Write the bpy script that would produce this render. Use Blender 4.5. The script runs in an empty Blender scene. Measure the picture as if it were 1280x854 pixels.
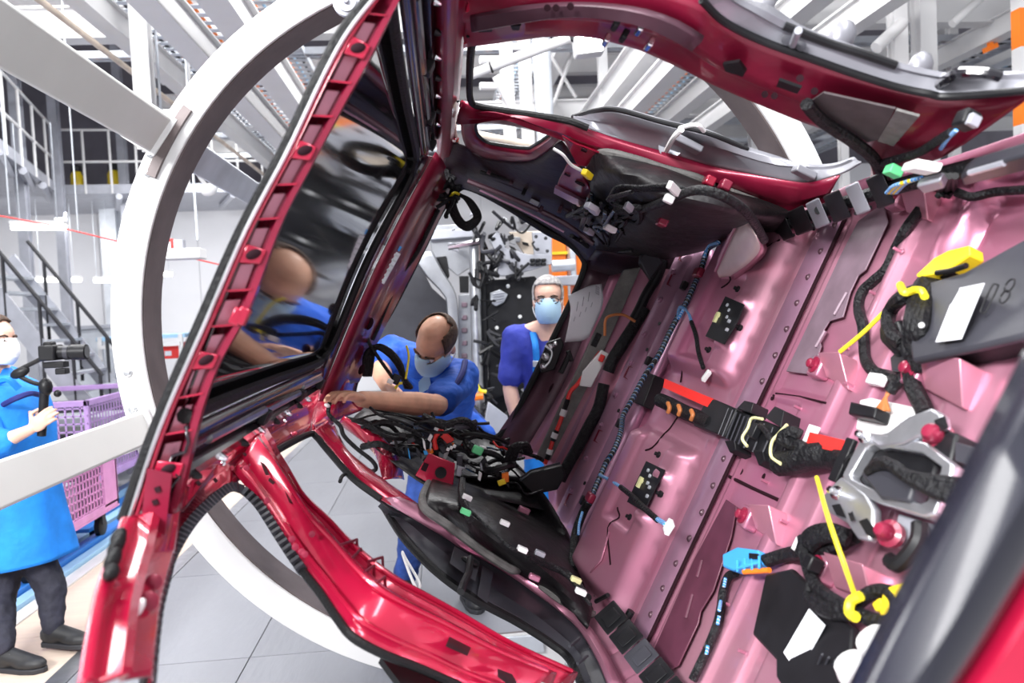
import bpy, bmesh, math, random
from mathutils import Vector, Matrix, noise
random.seed(7)
S = bpy.context.scene
COL = S.collection
V = Vector
# ---------------------------------------------------------------- camera
F_PX, CXP, CYP, CAMH = 1000.0, 640.0, 427.0, 1.65
ROLL = math.radians(3.0)
yv = V(((550-CXP)/F_PX, -(390-CYP)/F_PX, 1.0)).normalized()      # line axis (+Y) seen from the camera (right, up, forward)
zv = V((-math.sin(ROLL), math.cos(ROLL), 0.0)); zv = (zv-yv*zv.dot(yv)).normalized()
xv = yv.cross(zv)
if xv.x < 0: xv = -xv
CAM = V((0, 0, CAMH))
def ray(px, py):
    d = V(((px-CXP)/F_PX, -(py-CYP)/F_PX, 1.0))
    return V((xv.dot(d), yv.dot(d), zv.dot(d)))
right = V((xv.x, yv.x, zv.x)); up = V((xv.y, yv.y, zv.y)); fwd = V((xv.z, yv.z, zv.z))
cam_d = bpy.data.cameras.new('camera'); cam = bpy.data.objects.new('camera', cam_d); COL.objects.link(cam)
m = Matrix.Identity(4)
for i in range(3):
    m[i][0] = right[i]; m[i][1] = up[i]; m[i][2] = -fwd[i]; m[i][3] = CAM[i]
cam.matrix_world = m
cam_d.sensor_width = 36; cam_d.lens = F_PX/1280*36; cam_d.clip_start = 0.05
cam_d.dof.use_dof = True; cam_d.dof.focus_distance = 2.6; cam_d.dof.aperture_fstop = 3.2
S.camera = cam
# ---------------------------------------------------------------- world, lights, exposure
wd = bpy.data.worlds.new('world'); S.world = wd; wd.use_nodes = True
bg = wd.node_tree.nodes['Background']; bg.inputs[0].default_value = (0.93, 0.95, 1.0, 1); bg.inputs[1].default_value = 0.55
S.view_settings.view_transform = 'Standard'; S.view_settings.look = 'None'
S.view_settings.exposure = 0.6; S.view_settings.gamma = 1.0; S.view_settings.use_curve_mapping = False
def area(name, loc, rot, sx, sy, power, col=(1, 1, 1)):
    d = bpy.data.lights.new(name, 'AREA'); d.shape = 'RECTANGLE'; d.size = sx; d.size_y = sy; d.energy = power; d.color = col
    o = bpy.data.objects.new(name, d); COL.objects.link(o); o.location = loc; o.rotation_euler = rot
    return o
# rows of hall luminaires over the line plus an added fill panel aimed into the car
area('hall_fill_light', (-1.4, 0.6, 5.6), (0, 0, 0), 0.8, 6.0, 170)
area('hall_fill_light', (1.8, 0.6, 5.6), (0, 0, 0), 0.8, 6.0, 170)
area('hall_fill_light', (-3.6, 9.0, 5.4), (0, 0, 0), 1.0, 10.0, 460)
area('hall_fill_light', (0.6, 7.6, 5.4), (0, 0, 0), 1.0, 7.0, 330)
area('hall_fill_light', (-2.9, -1.8, 4.0), (math.radians(60), 0, math.radians(-50)), 3.0, 0.7, 470)  # added key light brightening the floor pan, no hall luminaire
area('hall_fill_light', (-6.0, 14.2, 3.6), (math.radians(40), 0, 0), 7.0, 0.4, 75)
# ---------------------------------------------------------------- car frame: l along the line, w across the body, u towards its roof
TH = math.radians(62)
LV = V((0, 1, 0)); WV = V((math.cos(TH), 0, math.sin(TH))); UV = V((-math.sin(TH), 0, math.cos(TH)))
def P(l, w, u): return CAM+LV*l+WV*w+UV*u
def lwu(p): d = p-CAM; return d.y, d.dot(WV), d.dot(UV)
def pD(px, py, l):
    d = ray(px, py); return CAM+d*(l/d.y)
def pU(px, py, u):
    d = ray(px, py); return CAM+d*(u/d.dot(UV))
def pS(px, py, s, off=0.0):       # on the body side (s=+1 upper side, -1 lower side), off = metres inwards
    d = ray(px, py); a, b = d.dot(WV), d.dot(UV)
    c0, c1 = (0.67, -0.10) if s > 0 else (-0.603, 0.13)
    c0 -= s*off
    return CAM+d*(c0/(a-c1*b))
def pG(px, py, z=0.0):
    d = ray(px, py); return CAM+d*((z-CAMH)/d.z)
def pZ(px, py, y): return pD(px, py, y)
UF = -0.92
def sst(a, b, x):
    t = min(1, max(0, (x-a)/(b-a))); return t*t*(3-2*t)
def bump(x, a, b, r): return sst(a-r, a+r, x)*(1-sst(b-r, b+r, x))
# ---------------------------------------------------------------- materials
MAT = {}
def mat(name, col, rough=0.5, metal=0.0, coat=0.0, var=0.0, vscale=8.0, bump_s=0.0, bscale=40.0, emit=0.0, spec=0.5, col2=None, trans=0.0, stretch=None):
    mt = bpy.data.materials.new(name); mt.use_nodes = True; nt = mt.node_tree; b = nt.nodes['Principled BSDF']
    c = (*col, 1)
    b.inputs['Base Color'].default_value = c; b.inputs['Roughness'].default_value = rough; b.inputs['Metallic'].default_value = metal
    b.inputs['Specular IOR Level'].default_value = spec
    b.inputs['Coat Weight'].default_value = coat; b.inputs['Coat Roughness'].default_value = 0.06
    if trans: b.inputs['Transmission Weight'].default_value = trans
    if emit: b.inputs['Emission Color'].default_value = c; b.inputs['Emission Strength'].default_value = emit
    tc = nt.nodes.new('ShaderNodeTexCoord'); out = tc.outputs['Object']
    if stretch:
        mp = nt.nodes.new('ShaderNodeMapping'); mp.inputs['Scale'].default_value = stretch; nt.links.new(out, mp.inputs[0]); out = mp.outputs[0]
    if var or col2:
        n = nt.nodes.new('ShaderNodeTexNoise'); n.inputs['Scale'].default_value = vscale; n.inputs['Detail'].default_value = 5; nt.links.new(out, n.inputs['Vector'])
        r = nt.nodes.new('ShaderNodeValToRGB'); r.color_ramp.elements[0].position = 0.35; r.color_ramp.elements[1].position = 0.68
        c2 = col2 or tuple(max(0, x*(1-var)) for x in col)
        r.color_ramp.elements[0].color = (*c2, 1); r.color_ramp.elements[1].color = c if col2 else (*[min(1, x*(1+var*0.6)) for x in col], 1)
        nt.links.new(n.outputs['Fac'], r.inputs[0]); nt.links.new(r.outputs[0], b.inputs['Base Color'])
    if bump_s:
        n2 = nt.nodes.new('ShaderNodeTexNoise'); n2.inputs['Scale'].default_value = bscale; n2.inputs['Detail'].default_value = 4; nt.links.new(out, n2.inputs['Vector'])
        bp = nt.nodes.new('ShaderNodeBump'); bp.inputs['Strength'].default_value = bump_s; bp.inputs['Distance'].default_value = 0.02
        nt.links.new(n2.outputs['Fac'], bp.inputs['Height']); nt.links.new(bp.outputs[0], b.inputs['Normal'])
    MAT[name] = mt; return mt
def stripes(name, cols, scale, axis='X', rough=0.5, rot=(0, 0, 0)):
    mt = mat(name, cols[0], rough); nt = mt.node_tree; b = nt.nodes['Principled BSDF']
    tc = nt.nodes.new('ShaderNodeTexCoord'); mp = nt.nodes.new('ShaderNodeMapping'); mp.inputs['Rotation'].default_value = rot; nt.links.new(tc.outputs['Object'], mp.inputs[0])
    w = nt.nodes.new('ShaderNodeTexWave'); w.bands_direction = axis; w.inputs['Scale'].default_value = scale; w.inputs['Distortion'].default_value = 0.6; nt.links.new(mp.outputs[0], w.inputs['Vector'])
    r = nt.nodes.new('ShaderNodeValToRGB'); r.color_ramp.interpolation = 'CONSTANT'
    e = r.color_ramp.elements
    for i, c in enumerate(cols):
        if i < 2: e[i].position = i/len(cols); e[i].color = (*c, 1)
        else: x = e.new(i/len(cols)); x.color = (*c, 1)
    nt.links.new(w.outputs['Fac'], r.inputs[0]); nt.links.new(r.outputs[0], b.inputs['Base Color'])
    return mt
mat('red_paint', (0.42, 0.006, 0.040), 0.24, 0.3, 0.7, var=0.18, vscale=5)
mat('red_shaded', (0.24, 0.008, 0.036), 0.33, 0.3, 0.3, var=0.3, vscale=6)  # shaded copy of red_paint: weaker light on these parts put into the colour
mat('plum', (0.10, 0.045, 0.065), 0.40, 0.3, 0.15, var=0.3, vscale=7)
mat('floor_paint', (0.53, 0.165, 0.29), 0.34, 0.55, 0.3, col2=(0.55, 0.27, 0.35), vscale=1.6)
mat('floor_paint_pale', (0.64, 0.27, 0.36), 0.32, 0.45, 0.3, var=0.12, vscale=4)
mat('mauve_steel', (0.43, 0.23, 0.34), 0.33, 0.5, 0.25, var=0.15, vscale=5)
mat('mat_plum', (0.11, 0.03, 0.055), 0.42, 0.1, var=0.2, vscale=12)
mat('mat_grey', (0.22, 0.15, 0.19), 0.5, 0.2, var=0.2, vscale=12)
mat('seam', (0.02, 0.006, 0.010), 0.7, spec=0.1)
mat('pale_sheet', (0.72, 0.55, 0.56), 0.4, 0.2, 0.2, var=0.1)
mat('black_plastic', (0.010, 0.010, 0.012), 0.42, spec=0.3, var=0.3, vscale=14)
mat('black_gloss', (0.008, 0.007, 0.011), 0.10, 0.0, 0.8)
mat('black_metal', (0.016, 0.010, 0.016), 0.2, 0.3, 0.5)
mat('corner_black', (0.022, 0.008, 0.014), 0.5, 0.0, 0.0, spec=0.35, var=0.4, vscale=9, bump_s=0.2, bscale=16)
mat('trim_black', (0.012, 0.012, 0.020), 0.25, 0.0, 0.4)
mat('grey_plastic', (0.042, 0.042, 0.052), 0.42, spec=0.35, var=0.15, vscale=9)
mat('light_plastic', (0.40, 0.41, 0.46), 0.38, 0.25, var=0.12, vscale=6)
mat('trim_grey', (0.24, 0.24, 0.27), 0.36, 0.3, var=0.15, vscale=6)
mat('felt_dark', (0.075, 0.06, 0.065), 0.85, var=0.2, vscale=20)
mat('rubber', (0.008, 0.008, 0.009), 0.5, spec=0.25, bump_s=0.2, bscale=120)
mat('tape', (0.009, 0.009, 0.011), 0.5, spec=0.3, var=0.4, vscale=60, bump_s=0.6, bscale=90)
mat('bitumen', (0.017, 0.015, 0.017), 0.45, 0.0, 0.0, spec=0.4, var=0.5, vscale=9, bump_s=0.5, bscale=14)
mat('foam_grey', (0.17, 0.165, 0.16), 0.75, var=0.25, vscale=20, bump_s=0.3, bscale=60)
mat('white_paint', (0.66, 0.655, 0.66), 0.42, var=0.03, vscale=4)
mat('beam_grey', (0.62, 0.63, 0.61), 0.45, var=0.05, vscale=3)
mat('ring_wear', (0.125, 0.10, 0.10), 0.5, 0.2, var=0.25, vscale=5, bump_s=0.1, bscale=12)
mat('steel', (0.55, 0.56, 0.58), 0.3, 0.9, var=0.15, vscale=15)
mat('chrome', (0.75, 0.75, 0.78), 0.12, 1.0)
mat('aluminium', (0.62, 0.63, 0.67), 0.36, 0.85, var=0.12, vscale=18)
mat('white_plastic', (0.82, 0.82, 0.82), 0.4)
mat('paper', (0.80, 0.81, 0.86), 0.7)
mat('print', (0.22, 0.22, 0.27), 0.7)
mat('yellow', (0.85, 0.62, 0.02), 0.4)
mat('yellow_tie', (0.80, 0.68, 0.03), 0.4)
mat('cream', (0.72, 0.70, 0.36), 0.5)
mat('red_plastic', (0.80, 0.03, 0.025), 0.4)
mat('pink_cap', (0.25, 0.014, 0.045), 0.35, 0.1, 0.4)
mat('orange', (0.90, 0.20, 0.01), 0.45)
mat('copper_wire', (0.50, 0.17, 0.05), 0.5)
mat('blue_plastic', (0.05, 0.35, 0.80), 0.4)
mat('green', (0.12, 0.60, 0.25), 0.5)
stripes('wire_stripe', [(0.010, 0.010, 0.012), (0.010, 0.010, 0.012), (0.45, 0.50, 0.56), (0.010, 0.010, 0.012), (0.04, 0.22, 0.55), (0.010, 0.010, 0.012)], 20, 'DIAGONAL')
stripes('wire_blue', [(0.05, 0.32, 0.75), (0.70, 0.75, 0.80), (0.05, 0.25, 0.62)], 30, 'DIAGONAL')
mat('glass_dark', (0.004, 0.004, 0.006), 0.03, 0.0, 1.0, spec=1.0)
mat('skin', (0.74, 0.40, 0.27), 0.45, var=0.16, vscale=14)
mat('skin_pale', (0.78, 0.47, 0.36), 0.5, var=0.10, vscale=14)
mat('hair_brown', (0.10, 0.055, 0.035), 0.7, var=0.5, vscale=60, bump_s=0.6, bscale=150)
mat('hair_grey', (0.42, 0.40, 0.40), 0.7, var=0.4, vscale=60, bump_s=0.6, bscale=150)
mat('mask_blue', (0.45, 0.66, 0.84), 0.8, var=0.06)
mat('mask_white', (0.80, 0.80, 0.82), 0.8)
mat('cloth_blue', (0.012, 0.115, 0.60), 0.75, col2=(0.008, 0.07, 0.42), vscale=7, bump_s=0.25, bscale=30)
mat('cloth_cyan', (0.01, 0.24, 0.80), 0.75, var=0.2, vscale=7, bump_s=0.3, bscale=20)
mat('cloth_navy', (0.014, 0.02, 0.16), 0.8, var=0.2, vscale=10)
mat('cloth_royal', (0.035, 0.05, 0.36), 0.8, var=0.2, vscale=8, bump_s=0.3, bscale=20)
mat('jeans', (0.02, 0.06, 0.26), 0.85, var=0.4, vscale=12, bump_s=0.3, bscale=60)
mat('trousers_black', (0.02, 0.02, 0.035), 0.8, var=0.3, vscale=12, bump_s=0.3, bscale=30)
mat('shoe_black', (0.016, 0.016, 0.018), 0.55, var=0.3)
mat('belt_floor', (0.23, 0.235, 0.26), 0.42, 0.1, var=0.10, vscale=2.0, bump_s=0.15, bscale=30, stretch=(1, 0.2, 1))
mat('wood_floor', (0.72, 0.58, 0.47), 0.4, col2=(0.64, 0.52, 0.43), vscale=6, stretch=(0.4, 4, 1))
mat('concrete', (0.38, 0.38, 0.40), 0.45, var=0.1, vscale=3)
mat('wall_paint', (0.82, 0.82, 0.85), 0.7, var=0.03, vscale=1)
mat('wall_dark', (0.17, 0.16, 0.19), 0.7, var=0.2, vscale=1.5)
mat('galv', (0.60, 0.63, 0.68), 0.4, 0.5, var=0.15, vscale=5)
mat('lamp', (1, 0.99, 0.96), 0.5, emit=5.0)
mat('work_lamp', (1, 1, 1), 0.5, emit=30.0)
mat('pink_bin', (0.62, 0.26, 0.52), 0.5, var=0.1)
mat('purple_bin', (0.42, 0.26, 0.55), 0.5, var=0.1)
mat('rail_blue', (0.02, 0.17, 0.55), 0.4)
mat('rail_light', (0.30, 0.52, 0.72), 0.4)
mat('dark_gap', (0.02, 0.02, 0.025), 0.6)
mat('grey_body', (0.36, 0.37, 0.40), 0.35, 0.4, 0.2, var=0.2, vscale=6)
mat('tan_sheet', (0.66, 0.56, 0.46), 0.6, var=0.2, vscale=6)
# ---------------------------------------------------------------- mesh helpers
def crv(pts, n=6, closed=False):
    pts = [V(p) for p in pts]
    if len(pts) < 3 and not closed: 
        return [pts[0].lerp(pts[-1], i/n) for i in range(n+1)]
    out = []; N = len(pts); rng = N if closed else N-1
    for i in range(rng):
        p1 = pts[i]; p2 = pts[(i+1) % N]
        p0 = pts[i-1] if (closed or i > 0) else p1*2-p2
        p3 = pts[(i+2) % N] if (closed or i+2 < N) else p2*2-p1
        for k in range(n):
            t = k/n
            out.append(0.5*((2*p1)+(p2-p0)*t+(2*p0-5*p1+4*p2-p3)*t*t+(3*p1-p0-3*p2+p3)*t*t*t))
    if not closed: out.append(pts[-1].copy())
    return out
def resample(pts, n):
    d = [0]
    for a, b in zip(pts, pts[1:]): d.append(d[-1]+(b-a).length)
    out = []; j = 0
    for i in range(n):
        t = d[-1]*i/(n-1)
        while j < len(d)-2 and d[j+1] < t: j += 1
        s = d[j+1]-d[j]; out.append(pts[j].lerp(pts[j+1], (t-d[j])/s if s > 1e-9 else 0))
    return out
class MB:
    def __init__(s): s.v = []; s.f = []
    def add(s, vs, fs):
        o = len(s.v); s.v += [V(v) for v in vs]; s.f += [tuple(i+o for i in f) for f in fs]; return s
    def grid(s, rows, closed_u=False, closed_v=False):
        n = len(rows); k = len(rows[0]); vs = [p for r in rows for p in r]; fs = []
        for i in range(n if closed_v else n-1):
            for j in range(k if closed_u else k-1):
                a = i*k+j; b = i*k+(j+1) % k; c = ((i+1) % n)*k+(j+1) % k; d = ((i+1) % n)*k+j
                fs.append((a, b, c, d))
        return s.add(vs, fs)
    def box(s, c, ax, sz):
        c = V(c); x, y, z = [V(a).normalized()*(q/2) for a, q in zip(ax, sz)]
        vs = [c+x*i+y*j+z*k for i in (-1, 1) for j in (-1, 1) for k in (-1, 1)]
        return s.add(vs, [(0, 1, 3, 2), (4, 6, 7, 5), (0, 4, 5, 1), (2, 3, 7, 6), (0, 2, 6, 4), (1, 5, 7, 3)])
    def tube(s, pts, r, n=8, caps=True, r2=None):
        pts = [V(p) for p in pts]; N = len(pts); rows = []; nor = None
        for i, p in enumerate(pts):
            t = (pts[min(N-1, i+1)]-pts[max(0, i-1)])
            t = t.normalized() if t.length > 1e-9 else V((0, 0, 1))
            if nor is None:
                nor = t.cross(V((0.3, 0.2, 1))); 
                if nor.length < 1e-3: nor = t.cross(V((1, 0, 0)))
            nor = (nor-t*nor.dot(t)).normalized(); bi = t.cross(nor)
            rr = r[i] if isinstance(r, (list, tuple)) else r
            rows.append([p+(nor*math.cos(2*math.pi*k/n)+bi*math.sin(2*math.pi*k/n))*rr for k in range(n)])
        o = len(s.v); s.grid(rows, closed_u=True)
        if caps: s.f.append(tuple(o+k for k in range(n))[::-1]); s.f.append(tuple(o+(N-1)*n+k for k in range(n)))
        return s
    def prism(s, poly, d):
        poly = [V(p) for p in poly]; d = V(d); n = len(poly)
        vs = poly+[p+d for p in poly]
        return s.add(vs, [tuple(range(n))[::-1], tuple(range(n, 2*n))]+[(i, (i+1) % n, n+(i+1) % n, n+i) for i in range(n)])
    def ell(s, c, ax, sz, n=12):
        c = V(c); x, y, z = [V(a).normalized()*q for a, q in zip(ax, sz)]
        rows = []
        for i in range(n//2+1):
            a = math.pi*i/(n//2); a = min(max(a, 0.02), math.pi-0.02)
            rows.append([c+z*math.cos(a)+(x*math.cos(2*math.pi*k/n)+y*math.sin(2*math.pi*k/n))*math.sin(a) for k in range(n)])
        return s.grid(rows, closed_u=True)
    def lathe(s, c, axis, prof, n=16):
        c = V(c); t = V(axis).normalized(); a = t.cross(V((0.31, 0.2, 0.9))).normalized(); b = t.cross(a)
        rows = [[c+t*h+(a*math.cos(2*math.pi*k/n)+b*math.sin(2*math.pi*k/n))*r for k in range(n)] for r, h in prof]
        o = len(s.v); s.grid(rows, closed_u=True)
        s.f.append(tuple(o+k for k in range(n))[::-1]); s.f.append(tuple(o+(len(rows)-1)*n+k for k in range(n)))
        return s
    def mesh(s, name, angle=40):
        me = bpy.data.meshes.new(name); me.from_pydata([tuple(v) for v in s.v], [], s.f)
        bm = bmesh.new(); bm.from_mesh(me); bmesh.ops.recalc_face_normals(bm, faces=bm.faces); bm.to_mesh(me); bm.free()
        me.polygons.foreach_set('use_smooth', [True]*len(me.polygons)); me.set_sharp_from_angle(angle=math.radians(angle)); me.update()
        return me
    def obj(s, name, mt, parent=None, label=None, bevel=0, solid=0, angle=40, seg=2):
        o = bpy.data.objects.new(name, s.mesh(name, angle)); COL.objects.link(o); o.data.materials.append(MAT[mt])
        if solid: q = o.modifiers.new('solid', 'SOLIDIFY'); q.thickness = solid; q.offset = 0
        if bevel:
            q = o.modifiers.new('bevel', 'BEVEL'); q.width = bevel; q.segments = seg; q.limit_method = 'ANGLE'; q.angle_limit = math.radians(35)
        if parent: setp(o, parent)
        if label: o['label'] = label
        return o
def setp(o, parent):
    o.parent = parent; o.matrix_parent_inverse = wmat(parent).inverted()
def wmat(o):
    mloc = Matrix.LocRotScale(o.location, o.rotation_euler, o.scale)
    return (wmat(o.parent)@o.matrix_parent_inverse@mloc) if o.parent else mloc
def thing(name, label, cat, loc=(0, 0, 0), group=None):
    o = bpy.data.objects.new(name, None); COL.objects.link(o); o.location = loc; o.empty_display_size = 0.1
    return tag(o, label, cat, group)
def tag(o, label=None, cat=None, group=None, kind=None):
    if label: o['label'] = label
    if cat: o['category'] = cat
    if group: o['group'] = group
    if kind: o['kind'] = kind
    return o
def dup(root, off=V((0, 0, 0)), label=None, group=None, mtx=None):
    def cp(o, par):
        c = o.copy(); COL.objects.link(c)
        if par: c.parent = par; c.matrix_parent_inverse = o.matrix_parent_inverse.copy()
        for ch in list(o.children): cp(ch, c)
        return c
    r = cp(root, None); r.location = root.location+V(off)
    if mtx is not None: r.rotation_euler = mtx
    if label: r['label'] = label
    if group: r['group'] = group
    return r
def surf(rows, sub=(4, 6)):
    """rows of equal length -> smooth surface through them"""
    a = [crv(r, sub[1]) for r in rows]; cols = list(zip(*a)); b = [crv(list(c), sub[0]) for c in cols]
    return MB().grid([list(r) for r in zip(*b)])
def strip(A, B, prof, n=40, smooth=True, side=None):
    """sheet between two edge curves with a stamped cross-profile [(t, height towards the cabin)]"""
    A = resample(crv(A, 6) if smooth else [V(p) for p in A], n); B = resample(crv(B, 6) if smooth else [V(p) for p in B], n)
    rows = []
    for i in range(n):
        t = A[min(n-1, i+1)]-A[max(0, i-1)]+B[min(n-1, i+1)]-B[max(0, i-1)]
        nn = t.cross(B[i]-A[i]).normalized(); ref = (side if side is not None else (CAM-A[i]))
        if nn.dot(ref) < 0: nn = -nn
        rows.append([A[i].lerp(B[i], q)+nn*h for q, h in prof])
    return MB().grid(rows)
def cable(name, pts, r, mt, parent=None, n=8, res=6, label=None):
    return MB().tube(crv(pts, res), r, n).obj(name, mt, parent, label)
# ================================================================ CAR BODY
car = thing('car_body', 'dark red painted bare car body rolled on its side in the white ring fixture', 'car body', P(2.3, 0.03, -1.0))
def hfun(l, w):
    h = 0.012*bump(l, 2.13, 2.27, 0.008)
    r = 0.02*sst(2.27, 2.30, l)+0.075*sst(2.30, 2.72, l)-0.055*sst(2.76, 2.83, l)
    d = bump(w, 0.18, 0.70, 0.03)+bump(w, -0.60, -0.07, 0.03)
    d *= bump(l, 2.36, 2.75, 0.035)
    h += r+0.052*min(1, d)
    for wc in (0.365, -0.23):                       # stamped tray round each service window, with two beads
        e = bump(w, wc-0.15, wc+0.15, 0.012)*bump(l, 2.46, 2.63, 0.012); h -= 0.018*e
        for q in (-0.08, 0.06): h += 0.020*bump(w, wc+q-0.016, wc+q+0.016, 0.010)*bump(l, 2.385, 2.44, 0.010)
        for q in range(6): h += 0.008*bump(w, wc-0.22+0.085*q, wc-0.205+0.085*q, 0.01)*bump(l, 2.325, 2.34, 0.01)
    if l < 2.12:                                    # front floor: long beads across, stepped
        for lc in (2.10,): h += 0.010*bump(l, lc-0.01, lc+0.01, 0.006)
        h += 0.018*bump(l, 1.76, 1.80, 0.010)-0.016*bump(l, 1.60, 1.66, 0.008)
        h += 0.010*bump(l, 1.30, 1.40, 0.02)
        h += 0.02*bump(w, 0.02, 0.19, 0.015)*bump(l, 1.80, 2.09, 0.012)
        h -= 0.010*bump(w, 0.04, 0.17, 0.008)*bump(l, 1.90, 2.06, 0.008)
    for lc, wc, rr in ((1.44, 0.60, 0.20), (1.32, -0.40, 0.13)):   # round dishes of the front floor
        q = math.hypot(l-lc, w-wc); h += 0.016*bump(q, rr, rr+0.025, 0.012)-0.045*(1-sst(rr-0.035, rr, q))
    h += 0.035*sst(0.70, 0.77, w)+0.035*sst(0.64, 0.71, -w)
    return h
def pF(px, py, off=0.0):
    u = UF
    for _ in range(14):
        p = pU(px, py, u+off); l, w, _u = lwu(p); u = 0.5*u+0.5*(UF+hfun(l, w))
    return pU(px, py, u+off)
def PF(l, w, off=0.0): return P(l, w, UF+hfun(l, w)+off)
NL, NW = 210, 170
rows = []
for i in range(NL+1):
    l = 0.95+(3.06-0.95)*i/NL
    rows.append([P(l, -0.72+1.49*j/NW, UF+hfun(l, -0.72+1.49*j/NW)) for j in range(NW+1)])
MB().grid(rows).obj('floor_pan', 'floor_paint', car, 'pink-mauve stamped floor pan with domes and beads', solid=0.004, angle=60)
# riveted flange strip across the floor and its rivets
fl = strip([P(2.135, -0.66+1.41*i/8, UF+0.016) for i in range(9)], [P(2.262, -0.66+1.41*i/8, UF+0.024) for i in range(9)],
           [(0, 0), (0.06, 0.006), (0.9, 0.006), (1, 0)], 30).obj('flange_strip', 'mauve_steel', car, solid=0.003)
seamo = MB().tube([P(2.126, -0.64+1.37*i/10, UF+0.022) for i in range(11)], 0.0055, 6).obj('seam_bead', 'seam', car, 'dark sealing bead')
rv = None
for i in range(17):
    w = -0.60+1.29*i/16
    if rv is None:
        rv = MB().lathe((0, 0, 0), UV, [(0.010, 0), (0.010, 0.005), (0.006, 0.010), (0.001, 0.011)], 10).obj('rivet', 'plum', fl); o = rv
    else: o = rv.copy(); COL.objects.link(o)
    o.location = P(2.165+0.012*math.sin(i), w, UF+0.022) - P(0, 0, 0) + P(0, 0, 0); o.parent = fl; o.matrix_parent_inverse = wmat(fl).inverted()
# rear cross beam (slotted strip) between seat pan and boot
A = [P(3.20, w, -0.775) for w in (-0.60, -0.2, 0.2, 0.70)]; B = [P(3.00, w, -0.835) for w in (-0.57, -0.2, 0.2, 0.66)]
xb = strip(A, B, [(-0.02, -0.05), (0, 0), (0.04, 0.008), (0.42, 0.008), (0.5, -0.006), (0.9, -0.004), (0.96, -0.012), (1.02, -0.05)], 30).obj('rear_cross_beam', 'mauve_steel', car, 'mauve slotted cross beam with bolts', solid=0.003)
def along(A, B, t, q, lift=0.0):
    a = A[0].lerp(A[-1], t); b = B[0].lerp(B[-1], t); nn = (A[-1]-A[0]).cross(b-a).normalized()
    if nn.dot(UV) < 0: nn = -nn
    return a.lerp(b, q)+nn*lift, nn
b0 = None
for t in (0.03, 0.13, 0.24, 0.355, 0.46, 0.57, 0.67, 0.79, 0.885, 0.965):
    p, nn = along(A, B, t, 0.22, 0.012)
    if b0 is None:
        b0 = MB().lathe((0, 0, 0), nn, [(0.013, -0.01), (0.013, 0.003), (0.008, 0.004), (0.008, 0.010), (0.002, 0.012)], 10).obj('bolt', 'mauve_steel', xb, angle=30); o = b0
    else: o = b0.copy(); COL.objects.link(o)
    o.location = p; o.parent = xb; o.matrix_parent_inverse = wmat(xb).inverted()
for t in (0.08, 0.30, 0.52, 0.84, 0.925):
    c, nn = along(A, B, t, 0.20, 0.012); c2, _ = along(A, B, t+0.04, 0.20, 0.012); ax = (c2-c)
    c3, _ = along(A, B, t, 0.34, 0.012); ay = (c3-c)
    MB().prism([c, c+ax, c+ax+ay*1.4, c+ax*0.9+ay*0.3, c+ax*0.1+ay*0.3, c+ay*1.4], nn*0.002).obj('slot', 'red_shaded', xb)
for t in (0.17, 0.42, 0.63, 0.72):
    c, nn = along(A, B, t, 0.55, 0.010)
    MB().lathe(c, nn, [(0.008, 0), (0.008, 0.002), (0.004, 0.002)], 10).obj('hole_disc', 'black_plastic', xb)  # dark disc added on the sheet in place of an open hole
for t in (0.12, 0.385, 0.60, 0.86):
    c, nn = along(A, B, t, 0.78, 0.012)
    MB().box(c, (WV, LV, UV), (0.035, 0.03, 0.02)).obj('cable_clip', 'black_plastic', xb, bevel=0.003)
# service windows in the seat pan, black control modules behind
for pts, conn, bolts in (([(908, 371), (931, 381), (923, 402), (906, 431), (883, 421)], (896, 397), [(923, 362), (925, 410), (887, 438)]),
                   ([(809, 577), (832, 588), (818, 615), (806, 640), (785, 628)], (800, 603), [(824, 569), (826, 618), (788, 647)])):
    c = V((0, 0, 0)); Q = [pF(*p, 0.022) for p in pts]
    mo = MB().prism(Q, UV*0.004).obj('service_window', 'black_plastic', car, 'black control module seen through a cut-out')
    p = pF(*conn, 0.032); MB().box(p, (WV, LV, UV), (0.035, 0.018, 0.012)).box(p+WV*0.006, (WV, LV, UV), (0.010, 0.028, 0.010)).obj('plug_socket', 'cream', mo)
    for k in range(5):
        q = Q[0].lerp(Q[3], 0.2+0.15*k).lerp(Q[1], 0.15+0.1*(k % 2)); MB().lathe(q, UV, [(0.006, 0), (0.006, 0.008), (0.003, 0.009)], 8).obj('screw', 'galv', mo)
    for bp in bolts: MB().lathe(pF(*bp), UV, [(0.011, -0.004), (0.011, 0.006), (0.006, 0.008), (0.006, 0.016), (0.001, 0.017)], 10).obj('stud', 'black_plastic', car)
# seams drawn in the seat pan sheet
for line in ([(975, 300), (915, 332), (913, 350), (905, 358), (893, 366), (880, 395), (858, 440), (851, 478)],
             [(830, 543), (815, 560), (800, 566), (790, 585), (775, 618), (772, 635), (774, 647), (760, 660), (763, 706)],
             [(848, 520), (838, 535), (830, 543)]):
    MB().tube([pF(*p, 0.003) for p in crv([V((*q, 0)) for q in line], 4) for p in [(p.x, p.y)]], 0.0032, 6).obj('seam_bead', 'seam', car)
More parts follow.
